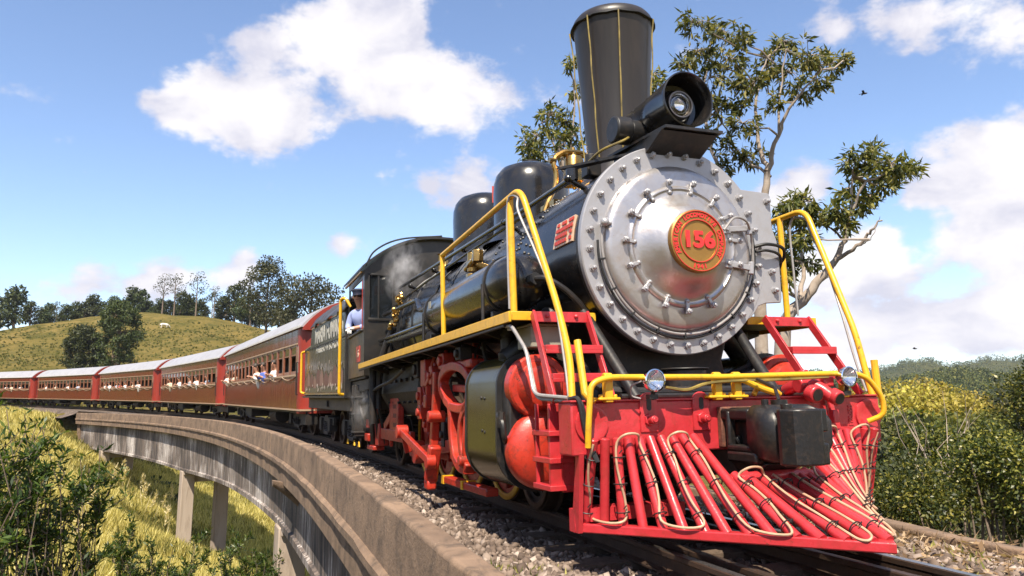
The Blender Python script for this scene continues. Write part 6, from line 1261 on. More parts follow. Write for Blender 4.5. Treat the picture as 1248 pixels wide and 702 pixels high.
# low scrub at the hill foot, behind the train
scrub = make_tree('scrub_bush', 2.2, 1.6, .3, 8, 90, .42, LF_MID, seed=51)
for px, d, h in ((5, 100, 2.4), (28, 98, 3.0), (45, 100, 2.6), (62, 102, 2.8), (80, 104, 2.2), (160, 112, 1.8), (215, 104, 1.6), (15, 97, 3.2), (-20, 96, 3)):
    o = plant(scrub, gpos(px, d), h / 2.2); tag(o, 'low scrub bush at the foot of the pasture behind the coaches', 'bush', 'scrub bushes behind the coaches')

# -- the sparse trees that rise behind the locomotive
def sparse_tree(name, label, limbs, clusters, depth, base_px, leafL=.20, per=56, seed=61, bare=()):
    """limbs: polylines (px, py, depth offset, radius) measured on the photograph, standing at `depth`"""
    g = np.random.default_rng(seed); rg = random.Random(seed); root = empty(name); base = at(base_px[0], base_px[1], depth); base.z = float(ground_z([base.x], [base.y])[0]); root.location = base
    mb = MB(); vg = Veg(); loc = lambda px, py, dd: at(px, py, depth + dd) - base
    mb.tube([Vector((0, 0, -.4)), Vector((.1, -.1, (loc(*limbs[0][0][:3]).z) * .5)), loc(*limbs[0][0][:3])], [limbs[0][0][3] * 1.9, limbs[0][0][3] * 1.4, limbs[0][0][3]], 10)
    for lm in limbs:
        pts = smooth_path([loc(*q[:3]) for q in lm], 5); n = len(pts); rs = [.78 * np.interp(i / (n - 1), np.linspace(0, 1, len(lm)), [q[3] for q in lm]) for i in range(n)]
        pts = [p + Vector((rg.uniform(-1, 1), rg.uniform(-1, 1), rg.uniform(-1, 1))) * .03 for p in pts]; mb.tube(pts, rs, 8)
    ends = [loc(*q[:3]) for lm in limbs for q in lm]
    for (px, py, rp) in clusters:
        R_ = rp * depth / FPX; c = loc(px, py, rg.uniform(-.8, .8)); near = min(ends, key=lambda e: (e - c).length)
        limb(mb, near, c, .028, .008, .10, 5, 3, rg)
        nt_ = max(4, int(rp * .7))
        for k in range(nt_):                                       # twigs, each ending in a drooping tuft of lance-shaped leaves
            u = Vector(unit(g.normal(size=3)).tolist()); tip = c + Vector((u.x, u.y, u.z * .8)) * R_ * g.uniform(.35, 1.0); mb.tube([c, (c + tip) / 2 + Vector((0, 0, .04)), tip], [.010, .007, .004], 4)
            m_ = per // 4; d = unit(np.array(u)[None] * .5 + g.normal(size=(m_, 3)) * .75 + np.array([0, 0, -.55])); cc = np.array(tip)[None] + g.normal(size=(m_, 3)) * .05
            V, F = leaves(cc, d, unit(g.normal(size=(m_, 3)) + np.array([0, 0, 1.0])), leafL * g.uniform(.6, 1.2, m_), leafL * .13 * g.uniform(.8, 1.3, m_), .3); vg.add(V, F)
    mb.build('trunk', BARKP, root, sharp=60, clean=False); vg.obj('crown', LF_OLIVE, root); tag(root, label, 'tree'); return root
DT = 17.0
sparse_tree('sparse_tree', 'tall sparse tree with forked pale stems directly behind the headlamp', [
    [(925,330,0,.13),(930,255,0,.11),(936,208,0,.09)], [(936,208,0,.08),(925,172,.2,.055),(922,110,.4,.035),(935,70,.5,.02)], [(936,208,0,.075),(948,165,-.2,.055),(968,125,-.4,.035),(1000,85,-.5,.018)], [(948,165,-.2,.04),(950,120,0,.03),(958,60,.1,.015)], [(940,215,0,.05),(905,190,.5,.03),(880,150,.8,.02)], [(925,300,0,.08),(880,220,1.2,.06),(858,130,1.5,.045),(868,50,1.6,.02)], [(858,150,1.5,.03),(890,120,1.5,.015)]],
    [(848,28,20),(880,38,24),(905,45,18),(850,62,22),(890,72,24),(865,95,22),(835,80,14),(900,100,16),(955,50,24),(985,68,24),(935,80,24),(962,88,24),(920,100,20),(1010,80,22),(1030,75,14),(975,110,16),(995,100,16),(880,130,16),(905,150,20),(890,180,20),(862,170,16),(915,190,18),(880,205,14),(945,125,12),(860,120,14),(905,130,12)], DT, (925, 420))
sparse_tree('sparse_tree', 'leafy tree whose crown shows on both sides of the chimney', [
    [(690,300,0,.10),(690,220,0,.08),(680,180,0,.05)], [(690,220,0,.05),(672,170,.2,.03),(660,150,.2,.015)], [(700,230,0,.06),(760,150,.3,.05),(795,110,.3,.02)], [(690,210,0,.04),(655,190,0,.02),(642,180,0,.012)], [(695,200,0,.04),(700,130,0,.025),(695,80,0,.012)]],
    [(672,140,22),(690,150,20),(655,165,20),(680,170,22),(648,185,16),(700,165,16),(665,185,16),(695,78,12),(797,92,16),(800,105,12),(785,120,14),(690,185,14),(700,110,12),(640,170,12)], 19.0, (690, 400), seed=65)
sparse_tree('leaning_tree', 'leaning tree with a bare broken limb rising beside the left handrail', [
    [(955,392,0,.15),(990,352,0,.12),(1014,322,0,.085),(1030,292,-.1,.06),(1036,260,-.1,.04),(1040,215,-.1,.02)], [(1014,322,0,.06),(1045,300,-.4,.045),(1060,283,-.6,.035),(1073,268,-.7,.02)], [(1036,262,-.1,.04),(1055,225,-.3,.03),(1085,210,-.5,.018)], [(1030,292,0,.035),(1005,270,.4,.02),(993,252,.5,.008)], [(975,365,0,.07),(978,320,.4,.045),(975,280,.5,.03),(968,250,.5,.015)], [(990,352,0,.03),(1010,335,.3,.02)], [(1045,300,-.4,.02),(1060,292,-.9,.01),(1075,262,-1.0,.005)]],
    [(1040,195,18),(1062,190,20),(1085,200,20),(1055,215,18),(1100,212,18),(1035,230,14),(1078,222,16),(1045,250,16),(1060,240,12),(1115,207,8),(965,250,18),(985,245,16),(955,265,16),(975,270,20),(1000,262,16),(1018,255,16),(950,290,18),(972,300,18),(985,290,12),(945,315,16),(965,325,16),(985,320,12),(950,340,14),(1028,275,12),(1030,262,12),(935,335,12)], 15.0, (930, 440), seed=68)

# -- bushes beyond the far kerb
def bush(name, label, px, py, depth, r, count, leafL, mt, seed, group=None, lob=14):
    g = np.random.default_rng(seed); rg = random.Random(seed); root = empty(name); c = at(px, py, depth); gz_ = float(ground_z([c.x], [c.y])[0]); root.location = (c.x, c.y, gz_); mb = MB(); vg = Veg(); h = c.z - gz_
    for i in range(lob):
        u = unit(g.normal(size=3)); u[2] = u[2] * .95 - .12; q = Vector((0, 0, h)) + Vector((u * np.array(r) * g.uniform(.35, .8)).tolist()); limb(mb, (rg.uniform(-.2, .2), rg.uniform(-.2, .2), -.2), q, .05, .012, .06, 5, 4, rg)
        lobe_leaves(vg, q, np.array(r) * g.uniform(.34, .5), count // lob, leafL, leafL * .27, .05, .3, g)
    mb.build('stems', BARK, root, sharp=60, clean=False); vg.obj('foliage', mt, root); tag(root, label, 'bush', group); return root
bush('roadside_bush', 'dense glossy bush beside the far kerb right of the pilot', 1135, 606, 9.0, (.75, .75, .50), 8000, .05, LF_BUSH, 71)
bush('roadside_bush', 'tall leafy bush overhanging the far kerb beyond the dense one', 1222, 575, 9.2, (.7, .7, .8), 11000, .055, LF_BUSH, 72)
bush('roadside_bush', 'bush with bare twigs behind the pilot and below the yellow trees', 1120, 570, 14.0, (1.3, 1.3, .9), 9000, .085, LF_BUSH, 73)
bush('roadside_bush', 'tall bush rising into the skyline beyond the far kerb', 1258, 522, 10.5, (.75, .75, 1.0), 11000, .06, LF_BUSH, 74)
bush('roadside_bush', 'dark bush low beside the pilot tip on the far bank', 1095, 600, 12.0, (.8, .8, .7), 6000, .085, LF_DARK, 75)
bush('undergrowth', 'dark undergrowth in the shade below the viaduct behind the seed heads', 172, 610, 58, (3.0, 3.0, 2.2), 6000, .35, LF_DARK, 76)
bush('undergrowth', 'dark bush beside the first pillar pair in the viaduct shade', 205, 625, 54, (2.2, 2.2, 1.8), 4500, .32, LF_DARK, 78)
b = MB(); rg_ = random.Random(77)
o_ = at(1140, 545, 12.5)
for k in range(16):
    a = rg_.uniform(0, 6.28); e = o_ + Vector((math.cos(a) * .7, math.sin(a) * .7, rg_.uniform(.1, 1.0))); limb(b, o_ + Vector((0, 0, -.9)), e, .012, .004, .1, 4, 4, rg_)
tw = b.build('dry_twigs', BARKP, clean=False); tag(tw, 'bare dry twigs poking out of the bush behind the pilot', 'twigs')

# -- trees in the valley to the right
vY = make_tree('yellow_tree', 7, 3.0, 1.2, 16, 330, .26, LF_YEL, seed=81); vG = make_tree('valley_tree', 8, 3.0, 1.2, 18, 420, .22, LF_MID, seed=82); vD = make_tree('valley_tree', 10, 3.2, 1.2, 18, 300, .34, LF_RIDGE, seed=83)
def by_top(proto, base_h, px, top_py, depth, label, group, ms=1.6):
    g_ = gpos(px, depth); top = at(px, top_py, depth).z; sc = max(.5, min(2.4, (top - g_.z) / base_h)); o = plant(proto, Vector((g_.x, g_.y, top - base_h * sc)), sc); tag(o, label, 'tree', group)
rv = random.Random(90)
for i, (px, ty, d) in enumerate([(1085,472,62),(1100,468,66),(1120,466,64),(1142,468,70),(1160,472,66),(1178,478,68),(1110,478,58),(1135,480,57),(1195,482,72),(1060,475,66),(1040,478,70)]):
    by_top(vY, 7, px, ty + 10, d, 'yellowing tree in the valley clump beyond the pilot', 'yellowing trees in the valley')
for i, (px, ty, d) in enumerate([(1095,488,44),(1115,492,42),(1140,492,45),(1165,488,46),(1185,490,48),(1205,484,60),(1225,478,62),(1080,492,42),(1150,500,38),(1250,470,60),(1060,495,44),(1030,490,50),(1000,490,52)]):
    by_top(vG, 8, px, ty + 24, d, 'green tree in the valley below the yellowing clump', 'green trees in the valley')
for i, (px, ty, d) in enumerate([(1095,455,110),(1115,452,120),(1140,454,118),(1160,450,130),(1180,452,125),(1200,455,118),(1220,452,120),(1240,450,125),(1075,455,110),(1050,458,115),(1020,460,110),(1105,500,34),(1125,505,33),(1088,505,32),(990,462,110),(960,465,110)]):
    by_top(vD, 10, px, ty + 26, d, 'dark green tree on the valley side beyond the track', 'dark trees on the valley side')
# far wooded hills
def hill_mat():
    m = bpy.data.materials.new('wooded_hills'); m.use_nodes = True; b = NB(m.node_tree); bs = m.node_tree.nodes['Principled BSDF']; t = b.n('ShaderNodeTexCoord'); n1 = b.noise(t.outputs['Object'], .004, 4, .6); n2 = b.noise(t.outputs['Object'], .03, 6, .7)
    c = b.mix(b.ramp(n1.outputs[0], [(.45, 0.0), (.6, 1.0)]), (.030, .042, .016), (.075, .072, .022)); c = b.mix(b.m('MULTIPLY', b.ramp(n2.outputs[0], [(.4, 0.0), (.7, 1.0)]), .6), c, (.020, .030, .014)); b.l(c, bs.inputs['Base Color']); bs.inputs['Roughness'].default_value = 1; bs.inputs['Specular IOR Level'].default_value = 0; return m
HILL = hill_mat()
def hills(name, prof, d0, d1, label, zbase=-14):
    """ridge whose crest line runs over the given sight lines at distance d1 and whose foot lies at d0"""
    xs = np.linspace(prof[0][0], prof[-1][0], 90); V = []; nr = 14
    for i, px in enumerate(xs):
        py = np.interp(px, [q[0] for q in prof], [q[1] for q in prof]); crest = at(px, py, d1).z
        for j in range(nr + 6):
            t = j / (nr - 1); d = d0 + (d1 - d0) * t; p = at(px, 480, d); k = min(1, t); prof_z = zbase + (crest - zbase) * (math.sin(PI / 2 * k) ** 1.3 if t <= 1 else max(0, 1 - ((t - 1) * 2.4) ** 2)); prof_z += (crest - zbase) * .05 * math.sin(px * .045 + j * .8) * (1 - abs(2 * k - 1)) ; V.append((p.x, p.y, prof_z))
    k = nr + 6; F = [(i * k + j, (i + 1) * k + j, (i + 1) * k + j + 1, i * k + j + 1) for i in range(len(xs) - 1) for j in range(k - 1)]
    me = bpy.data.meshes.new(name); me.from_pydata(V, [], F); me.polygons.foreach_set('use_smooth', [True] * len(F)); me.materials.append(HILL); o = bpy.data.objects.new(name, me); COL.objects.link(o); tag(o, label, 'hills', kind='structure'); return np.array(V).reshape(len(xs), k, 3)
H1 = hills('hills', [(780,474),(900,472),(1000,470),(1060,470),(1090,472),(1120,466),(1160,457),(1195,459),(1225,466),(1260,460),(1330,458),(1500,452)], 220, 430, 'nearer wooded hill across the valley')
H2 = hills('far_hills', [(700,462),(860,456),(950,458),(1050,456),(1085,452),(1110,444),(1135,442),(1160,449),(1185,445),(1210,441),(1240,443),(1280,440),(1500,436)], 600, 1150, 'far wooded hills closing the valley')
fv = Veg(); gg = np.random.default_rng(95)
for Hq, n_, hs, per in ((H1, 1700, 3.2, 80), (H2, 2400, 5.5, 40)):
    ii = gg.uniform(0, Hq.shape[0] - 1.01, n_); jj = gg.uniform(2, 14.0, n_)
    for a, j in zip(ii, jj):
        i0, j0 = int(a), int(j); p = Hq[i0, j0] * (1 - (a - i0)) * (1 - (j - j0)) + Hq[i0 + 1, j0] * (a - i0) * (1 - (j - j0)) + Hq[i0, j0 + 1] * (1 - (a - i0)) * (j - j0) + Hq[i0 + 1, j0 + 1] * (a - i0) * (j - j0)
        s_ = hs * gg.uniform(.6, 1.25); lobe_leaves(fv, (p[0], p[1], p[2] + s_ * .55), (s_ * .75, s_ * .75, s_ * .8), per, s_ * .26, s_ * .13, 0, .6, gg)
fo = fv.obj('far_forest', leaf_mat('forest_leaves', [(.022, .034, .011), (.045, .060, .017), (.085, .092, .026), (.15, .14, .04)], .2, .9)); tag(fo, 'forest covering the far hills across the valley', 'forest', kind='stuff')

# -- tall grass on the banks
def grass(name, label, n, pick, hgt, wid, mt, seed, blades=5):
    g = np.random.default_rng(seed); xy = pick(n, g); z = ground_z(xy[:, 0], xy[:, 1]); dist = np.hypot(xy[:, 0] - CAM.x, xy[:, 1] - CAM.y); V = []; vg = Veg()
    for k in range(blades):
        c = np.stack([xy[:, 0] + g.normal(size=len(xy)) * .10, xy[:, 1] + g.normal(size=len(xy)) * .10, z - .05], 1); d = unit(g.normal(size=(len(xy), 3)) * np.array([.38, .38, .1]) + np.array([0, 0, 1.0])); L = hgt * g.uniform(.5, 1.25, len(xy)); W = wid * (1 + dist / 30) * g.uniform(.6, 1.2, len(xy))
        Vq, F = leaves(c, d, unit(g.normal(size=(len(xy), 3)) * np.array([1, 1, .2])), L, W, .15); vg.add(Vq, F)
    o = vg.obj(name, mt); tag(o, label, 'grass', kind='stuff'); return o
def pick_bank(n, g):
    x = g.uniform(-88, -2, n * 3); y = g.uniform(-38, 16, n * 3); s, lat = to_sl(x, y); d = np.hypot(x - CAM.x, y - CAM.y)
    f = (x - CAM.x) * FWD.x + (y - CAM.y) * FWD.y; r = (x - CAM.x) * RGT.x + (y - CAM.y) * RGT.y; ok = (f > 4) & (r / np.maximum(f, .1) > -.80) & ((s < 68.5) | (np.abs(lat) > 3.1)) & ((np.abs(lat) > 2.6) | (s < 68.5)) & (g.uniform(0, 1, n * 3) < np.clip(34 / d, .25, 1)); return np.stack([x, y], 1)[ok][:n]
patch = lambda xy: np.sin(xy[:, 0] * .35 + 2 * np.sin(xy[:, 1] * .21)) * np.cos(xy[:, 1] * .4 + .3 * xy[:, 0] * .5)
grass('tall_grass', 'tall sunlit yellow grass covering the bank below the viaduct', 60000, lambda n, g: (lambda q: q[patch(q) > -.62][:n])(pick_bank(int(n * 1.4), g)), .58, .009, GRASSM, 101)
grass('green_grass', 'greener tussocks growing through the yellow grass on the bank', 15000, lambda n, g: (lambda q: q[patch(q) < -.05][:n])(pick_bank(int(n * 3), g)), .55, .014, GRASSG, 102)
def pick_far(n, g):
    t = g.uniform(0, 1, n); px = g.uniform(-20, 330, n); d = g.uniform(96, 172, n); P_ = np.array([tuple(at(a, 480, b_))[:2] for a, b_ in zip(px, d)]); return P_
grass('pasture_tussocks', 'rough tussocks scattered over the hill pasture', 3000, pick_far, .36, .025, PAST, 103, 4)
# feathery seed heads
b = Veg(); g = np.random.default_rng(105)
for (px, py, d) in [(152,578,48),(175,590,46),(176,600,44),(188,610,45),(200,612,46),(150,570,50),(203,630,42),(140,575,50),(112,600,30),(98,640,24),(210,600,50)]:
    c = at(px, py, d); dirn = np.array([g.uniform(-.3, .5), g.uniform(-.3, .3), 1.0]); m_ = 60; cc = np.array(c)[None] + dirn[None] * g.uniform(-.45, .45, (m_, 1)) + g.normal(size=(m_, 3)) * .05; V, F = leaves(cc, unit(dirn[None] + g.normal(size=(m_, 3)) * .5), unit(g.normal(size=(m_, 3))), .22 * np.ones(m_), .03 * np.ones(m_)); b.add(V, F)
    stem = np.array(c)[None] - np.array([[0, 0, .4]]); V, F = leaves(stem - np.array([[0, 0, 1.0]]), dirn[None], np.array([[1.0, 0, 0]]), np.array([1.6]), np.array([.02])); b.add(V, F)
o = b.obj('seed_heads', leaf_mat('plume', [(.45, .36, .22), (.6, .5, .34)], .4, .8)); tag(o, 'pale feathery seed heads standing in the grass before the pillar', 'grass', kind='stuff')
# weeds in the ballast
b = Veg(); g = np.random.default_rng(107)
def weed(s, lat, n, L):
    p = tp(s, lat, -.2); cc = np.array(p)[None] + g.normal(size=(n, 3)) * np.array([.07, .07, .01]); V, F = leaves(cc, unit(g.normal(size=(n, 3)) * np.array([.5, .5, .2]) + np.array([0, 0, .9])), unit(g.normal(size=(n, 3))), L * g.uniform(.5, 1.2, n), .006 * np.ones(n) + L * .02); b.add(V, F)
for k in range(60): weed(g.uniform(-2.8, .2), g.uniform(-1.8, -1.1), 14, .09)
for k in range(10): weed(g.uniform(-2.6, -1.9), g.uniform(-.42, -.36), 12, .22)
for k in range(14): weed(g.uniform(-3.6, -2.0), g.uniform(-.25, .25), 12, .15)
for k in range(60): weed(g.uniform(-4.5, 1.0), g.uniform(.75, 2.0), 10, .09)
dl = Veg(); n_ = 2600; ss = g.uniform(-4.5, 2.5, n_); ll = g.uniform(.72, 2.25, n_); cc = np.array([tuple(tp(a_, b_, -.19 + .03 * math.exp(-((b_ - 1.15) / .45) ** 2))) for a_, b_ in zip(ss, ll)]); cc[:, 2] += g.uniform(.0, .05, n_)
V, F = leaves(cc, unit(g.normal(size=(n_, 3)) * np.array([1, 1, .25])), unit(g.normal(size=(n_, 3)) * .35 + np.array([0, 0, 1.0])), g.uniform(.05, .11, n_), g.uniform(.009, .02, n_)); dl.add(V, F)
n_ = 1500; ss = g.uniform(-4.5, 2.5, n_); ll = g.uniform(1.2, 2.35, n_); cc = np.array([tuple(tp(a_, b_, -.2)) for a_, b_ in zip(ss, ll)]); V, F = leaves(cc, unit(g.normal(size=(n_, 3)) * np.array([.7, .7, .2]) + np.array([0, 0, .7])), unit(g.normal(size=(n_, 3))), g.uniform(.06, .16, n_), .004 * np.ones(n_)); dl.add(V, F)
o = dl.obj('leaf_litter', leaf_mat('dry_litter', [(.10, .06, .03), (.22, .14, .07), (.36, .25, .14), (.50, .38, .24)], .2, .8)); tag(o, 'dry leaves and straw lying on the ballast by the far kerb', 'litter', kind='stuff')
o = b.obj('track_weeds', GRASSG); tag(o, 'small weeds and grass sprouting from the ballast', 'weeds', kind='stuff')

# -- leafy shrubs in the left foreground
def shrub(name, label, base_px, depth, tips, leafL, mt, seed, group=None, dens=40):
    """upright stems set with lance-shaped leaves"""
    g = np.random.default_rng(seed); rg = random.Random(seed); base = at(base_px, 480, depth); base.z = float(ground_z([base.x], [base.y])[0]); root = empty(name); root.location = base; mb = MB(); vg = Veg()
    for (px, py, dd) in tips:
        tip = at(px, py, depth + dd) - base; foot_ = Vector((tip.x * .35 + rg.uniform(-.1, .1), tip.y * .35 + rg.uniform(-.1, .1), -.1)); pts = limb(mb, foot_, tip, .014, .003, .06, 5, 6, rg); path = smooth_path(pts, 4)
        for q in range(3):
            i = rg.randrange(len(path) // 3, len(path) - 2); e = path[i] + Vector((rg.uniform(-.28, .28), rg.uniform(-.28, .28), rg.uniform(.1, .35))); path2 = limb(mb, path[i], e, .006, .002, .08, 4, 4, rg); path = path + smooth_path(path2, 3)
        A = np.array([tuple(p) for p in path]); idx = g.integers(len(A) // 6, len(A), dens * 6); c = A[idx] + g.normal(size=(len(idx), 3)) * .02; d = unit(g.normal(size=(len(idx), 3)) * np.array([1, 1, .5]) + np.array([0, 0, .75])); V, F = leaves(c, d, unit(g.normal(size=(len(idx), 3)) * .6 + np.array([0, 0, 1.0])), leafL * g.uniform(.6, 1.25, len(idx)), leafL * .12 * g.uniform(.8, 1.3, len(idx)), .3); vg.add(V, F)
    mb.build('stems', BARK, root, sharp=60, clean=False); vg.obj('foliage', mt, root); tag(root, label, 'shrub', group)
rs2 = random.Random(111)
shrub('leafy_shrub', 'upright shrub with lance shaped leaves tallest on the near bank', 20, 6.2, [(rs2.uniform(-40, 60), rs2.uniform(498, 640), rs2.uniform(-.6, .6)) for k in range(34)] + [(8, 500, 0), (30, 505, .1), (52, 520, 0), (-10, 510, 0)], .085, LF_LEFT, 112)
shrub('leafy_shrub', 'lower arching shrub leaning from the tall one towards the viaduct', 85, 6.6, [(rs2.uniform(55, 128), rs2.uniform(545, 690), rs2.uniform(-.5, .5)) for k in range(22)] + [(122, 550, 0), (125, 600, 0), (110, 570, .2)], .085, LF_LEFT, 113)
shrub('leafy_shrub', 'low green shrub in the grass before the first pillar pair', 190, 13.0, [(rs2.uniform(135, 245), rs2.uniform(648, 702), rs2.uniform(-.8, .8)) for k in range(26)], .11, LF_LEFT, 114)
shrub('leafy_shrub', 'low green shrub at the foot of the nearer pillar', 300, 16.0, [(rs2.uniform(255, 345), rs2.uniform(662, 705), rs2.uniform(-.8, .8)) for k in range(22)], .12, LF_LEFT, 115)
# ------------------------------------------------------------------ people, animal, birds, steam
SKIN = mat('skin', (.46, .24, .16), .5, 0, (.40, .20, .13), 8, .4)
def skin_mesh(name, joints, edges, m, parent, sub=2, root=0):
    me = bpy.data.meshes.new(name); me.from_pydata([j[:3] for j in joints], edges, []); o = bpy.data.objects.new(name, me); COL.objects.link(o); o.parent = parent
    md = o.modifiers.new('skin', 'SKIN'); md.use_smooth_shade = True
    sv = me.skin_vertices[0].data if me.skin_vertices else None
    if sv is None:
        bm = bmesh.new(); bm.from_mesh(me); bm.verts.layers.skin.verify(); bm.to_mesh(me); bm.free(); sv = me.skin_vertices[0].data
    for i, j in enumerate(joints):
        r = j[3]; sv[i].radius = r if hasattr(r, '__len__') else (r, r); sv[i].use_root = (i == root)
    s_ = o.modifiers.new('sub', 'SUBSURF'); s_.levels = sub; s_.render_levels = sub; me.materials.append(m); return o
def person(name, label, M, shirt, hair, arms, turn=0.0, cap=None, gloves=False, group=None, lean=.12):
    """figure seen from the waist up at a window: x towards where it looks out, z up, origin at the hips. arms: list of (elbow, wrist)"""
    root = empty(name, M); tag(root, label, 'person', group); ln = lean
    J = [(0, 0, 0, (.15, .11)), (ln * .4, 0, .18, (.13, .10)), (ln * .8, 0, .38, (.17, .11)), (ln, 0, .50, (.12, .09)), (ln * 1.15, 0, .57, .055), (ln * 1.3, 0, .64, .062), (ln * 1.4, 0, .72, (.085, .095)), (ln * 1.4, 0, .80, (.078, .085))]
    E_ = [(i, i + 1) for i in range(7)]; S = [tuple(list(j[:3]) + [tuple(q * 1.09 for q in j[3])]) for j in J[:4]] + [(ln * 1.08, 0, .535, .07)]; SE = [(0, 1), (1, 2), (2, 3), (3, 4)]
    for sgn, (el_, wr) in zip((-1, 1), arms):
        sh_ = Vector((ln * .95, sgn * .19, .47)); el_ = Vector(el_); wr = Vector(wr); d = (wr - el_).normalized(); b0 = len(J); J += [(*sh_, .058), (*el_, .045), (*wr, .034), (*(wr + d * .05), .036)]; E_ += [(3, b0), (b0, b0 + 1), (b0 + 1, b0 + 2), (b0 + 2, b0 + 3)]
        s0_ = len(S); S += [(*sh_, .068), (*el_, .056), (*(el_.lerp(wr, .8)), .046)]; SE += [(3, s0_), (s0_, s0_ + 1), (s0_ + 1, s0_ + 2)]
        side = d.cross(Vector((0, 0, 1))).normalized(); up_ = side.cross(d)
        hb = MB()
        for f in range(4): p0 = wr + d * .075 + side * (.026 - .017 * f); hb.tube([p0 - d * .03, p0 + d * (.028 - .004 * abs(f - 1)), p0 + d * (.045 - .006 * abs(f - 1)) - up_ * .022, p0 + d * .04 - up_ * .045], [.0105, .0095, .0085, .007], 6)
        hb.tube([wr + d * .03 + side * .03, wr + d * .055 + side * .052, wr + d * .085 + side * .05 - up_ * .012], [.012, .0105, .008], 6); hb.sphere(wr + d * .045, .042, 10, 8, (1, 1, .7)); hb.build('hand', mat('white_glove', (.75, .73, .70), .7) if gloves else SKIN, root)
    body = skin_mesh('body', J, E_, SKIN, root); skin_mesh('shirt', S, SE, shirt, root)
    hc = Vector((ln * 1.4, 0, .745)); ca, sa = math.cos(turn), math.sin(turn); hd = lambda x, y, z: (hc.x + x * ca - y * sa, hc.y + x * sa + y * ca, hc.z + z)
    b = MB(); b.tube([hd(.085, 0, .03), hd(.112, 0, -.012), hd(.092, 0, -.022)], [.012, .017, .010], 8)
    for q in (-1, 1): b.sphere(hd(.0, q * .088, -.005), .026, 8, 6, (.6, .4, 1.1))
    b.build('face', SKIN, root); b = MB()
    for q in (-1, 1): b.sphere(hd(.086, q * .032, .02), .011, 8, 6)
    b.build('eyes', RUBBER, root); b = MB(); b.tube([hd(.088, -.026, -.052), hd(.096, 0, -.055), hd(.088, .026, -.052)], .006, 6); b.build('mouth', mat('lips', (.32, .10, .08), .5), root)
    if cap is not None:
        b = MB(); b.lathe([(.094, .035), (.100, .07), (.118, .10), (.112, .125), (.0, .135)], hc, (0, 0, 1), 24); b.prism([(.15 * math.cos(t), .085 * math.sin(t)) for t in [rad(-80 + i * 16) for i in range(11)]], Matrix.Translation(hc + Vector((.03 * ca, .03 * sa, .035))) @ Matrix.Rotation(turn, 4, 'Z') @ Matrix.Rotation(.2, 4, 'Y'), .012); b.build('cap', cap, root)
    b = MB(); b.sphere(hc + Vector((-.012 * ca, -.012 * sa, .028)), .099, 16, 10, (1, .98, 1.0)); b.build('hair', hair, root)
    return root
HAIR = mat('dark_hair', (.03, .02, .014), .6, 0, (.06, .04, .03), 20, .6)
def cl(n, c): return mat(n, c, .8, 0, tuple(q * .75 for q in c), 14, .5)
# the driver leans on the cab's window rest, looking ahead
Mdrv = loco.matrix_world @ Matrix.Translation((-7.72, -1.10, 1.98)) @ Matrix.Rotation(rad(-42), 4, 'Z')
person('person', 'driver in blue shirt and navy cap leaning from the cab window', Mdrv, cl('blue_shirt', (.30, .36, .62)), HAIR, [((.22, -.24, .26), (.40, -.10, .20)), ((.24, .22, .27), (.40, .02, .22))], .3, cl('navy_cap', (.025, .03, .06)), True, None, .20)
# passengers at coach windows
SH = [('white_shirt', (.72, .70, .68)), ('blue_dress', (.10, .16, .50)), ('cream_shirt', (.60, .52, .40)), ('red_shirt', (.50, .06, .05)), ('grey_shirt', (.35, .35, .36)), ('pale_blue_shirt', (.42, .52, .66))]
pr_ = random.Random(33); NWN = 16; pitch = (2 * VX - .3) / NWN; mats_ = [cl(*q) for q in SH]
plan = {0: [(0, 0), (2, 2), (9, 0), (10, 1), (12, 0)], 1: [(6, 0), (9, 4), (11, 0), (3, 2), (13, 5)], 2: [(1, 0), (3, 0), (5, 5), (8, 0), (10, 2), (12, 0), (6, 3)], 3: [(2, 0), (5, 2), (9, 0), (12, 5)], 4: [(13, 0), (11, 2), (9, 0)]}
words = {0: 'first', 1: 'second', 2: 'third', 3: 'fourth', 4: 'fifth'}; sw_ = {0: 'white', 1: 'blue', 2: 'cream', 3: 'red', 4: 'grey', 5: 'pale blue'}
for ci, lst in plan.items():
    for (wk, sc_) in lst:
        x = -VX + .15 + (wk + .5) * pitch; out = pr_.uniform(-.22, .02); M = coaches[ci][1] @ Matrix.Translation((x, -BW + .10 - out, 1.26)) @ Matrix.Rotation(rad(-90 + pr_.uniform(5, 45)), 4, 'Z')
        person('person', f'passenger in {sw_[sc_]} top looking out of a window of the {words[ci]} coach', M, mats_[sc_], HAIR, [((.20, -.25, .34), (.34, -.16, .42)), ((.22, .20, .33), (.36, .10, .40))], pr_.uniform(-.3, .6), None, False, 'passengers at the coach windows', .16)
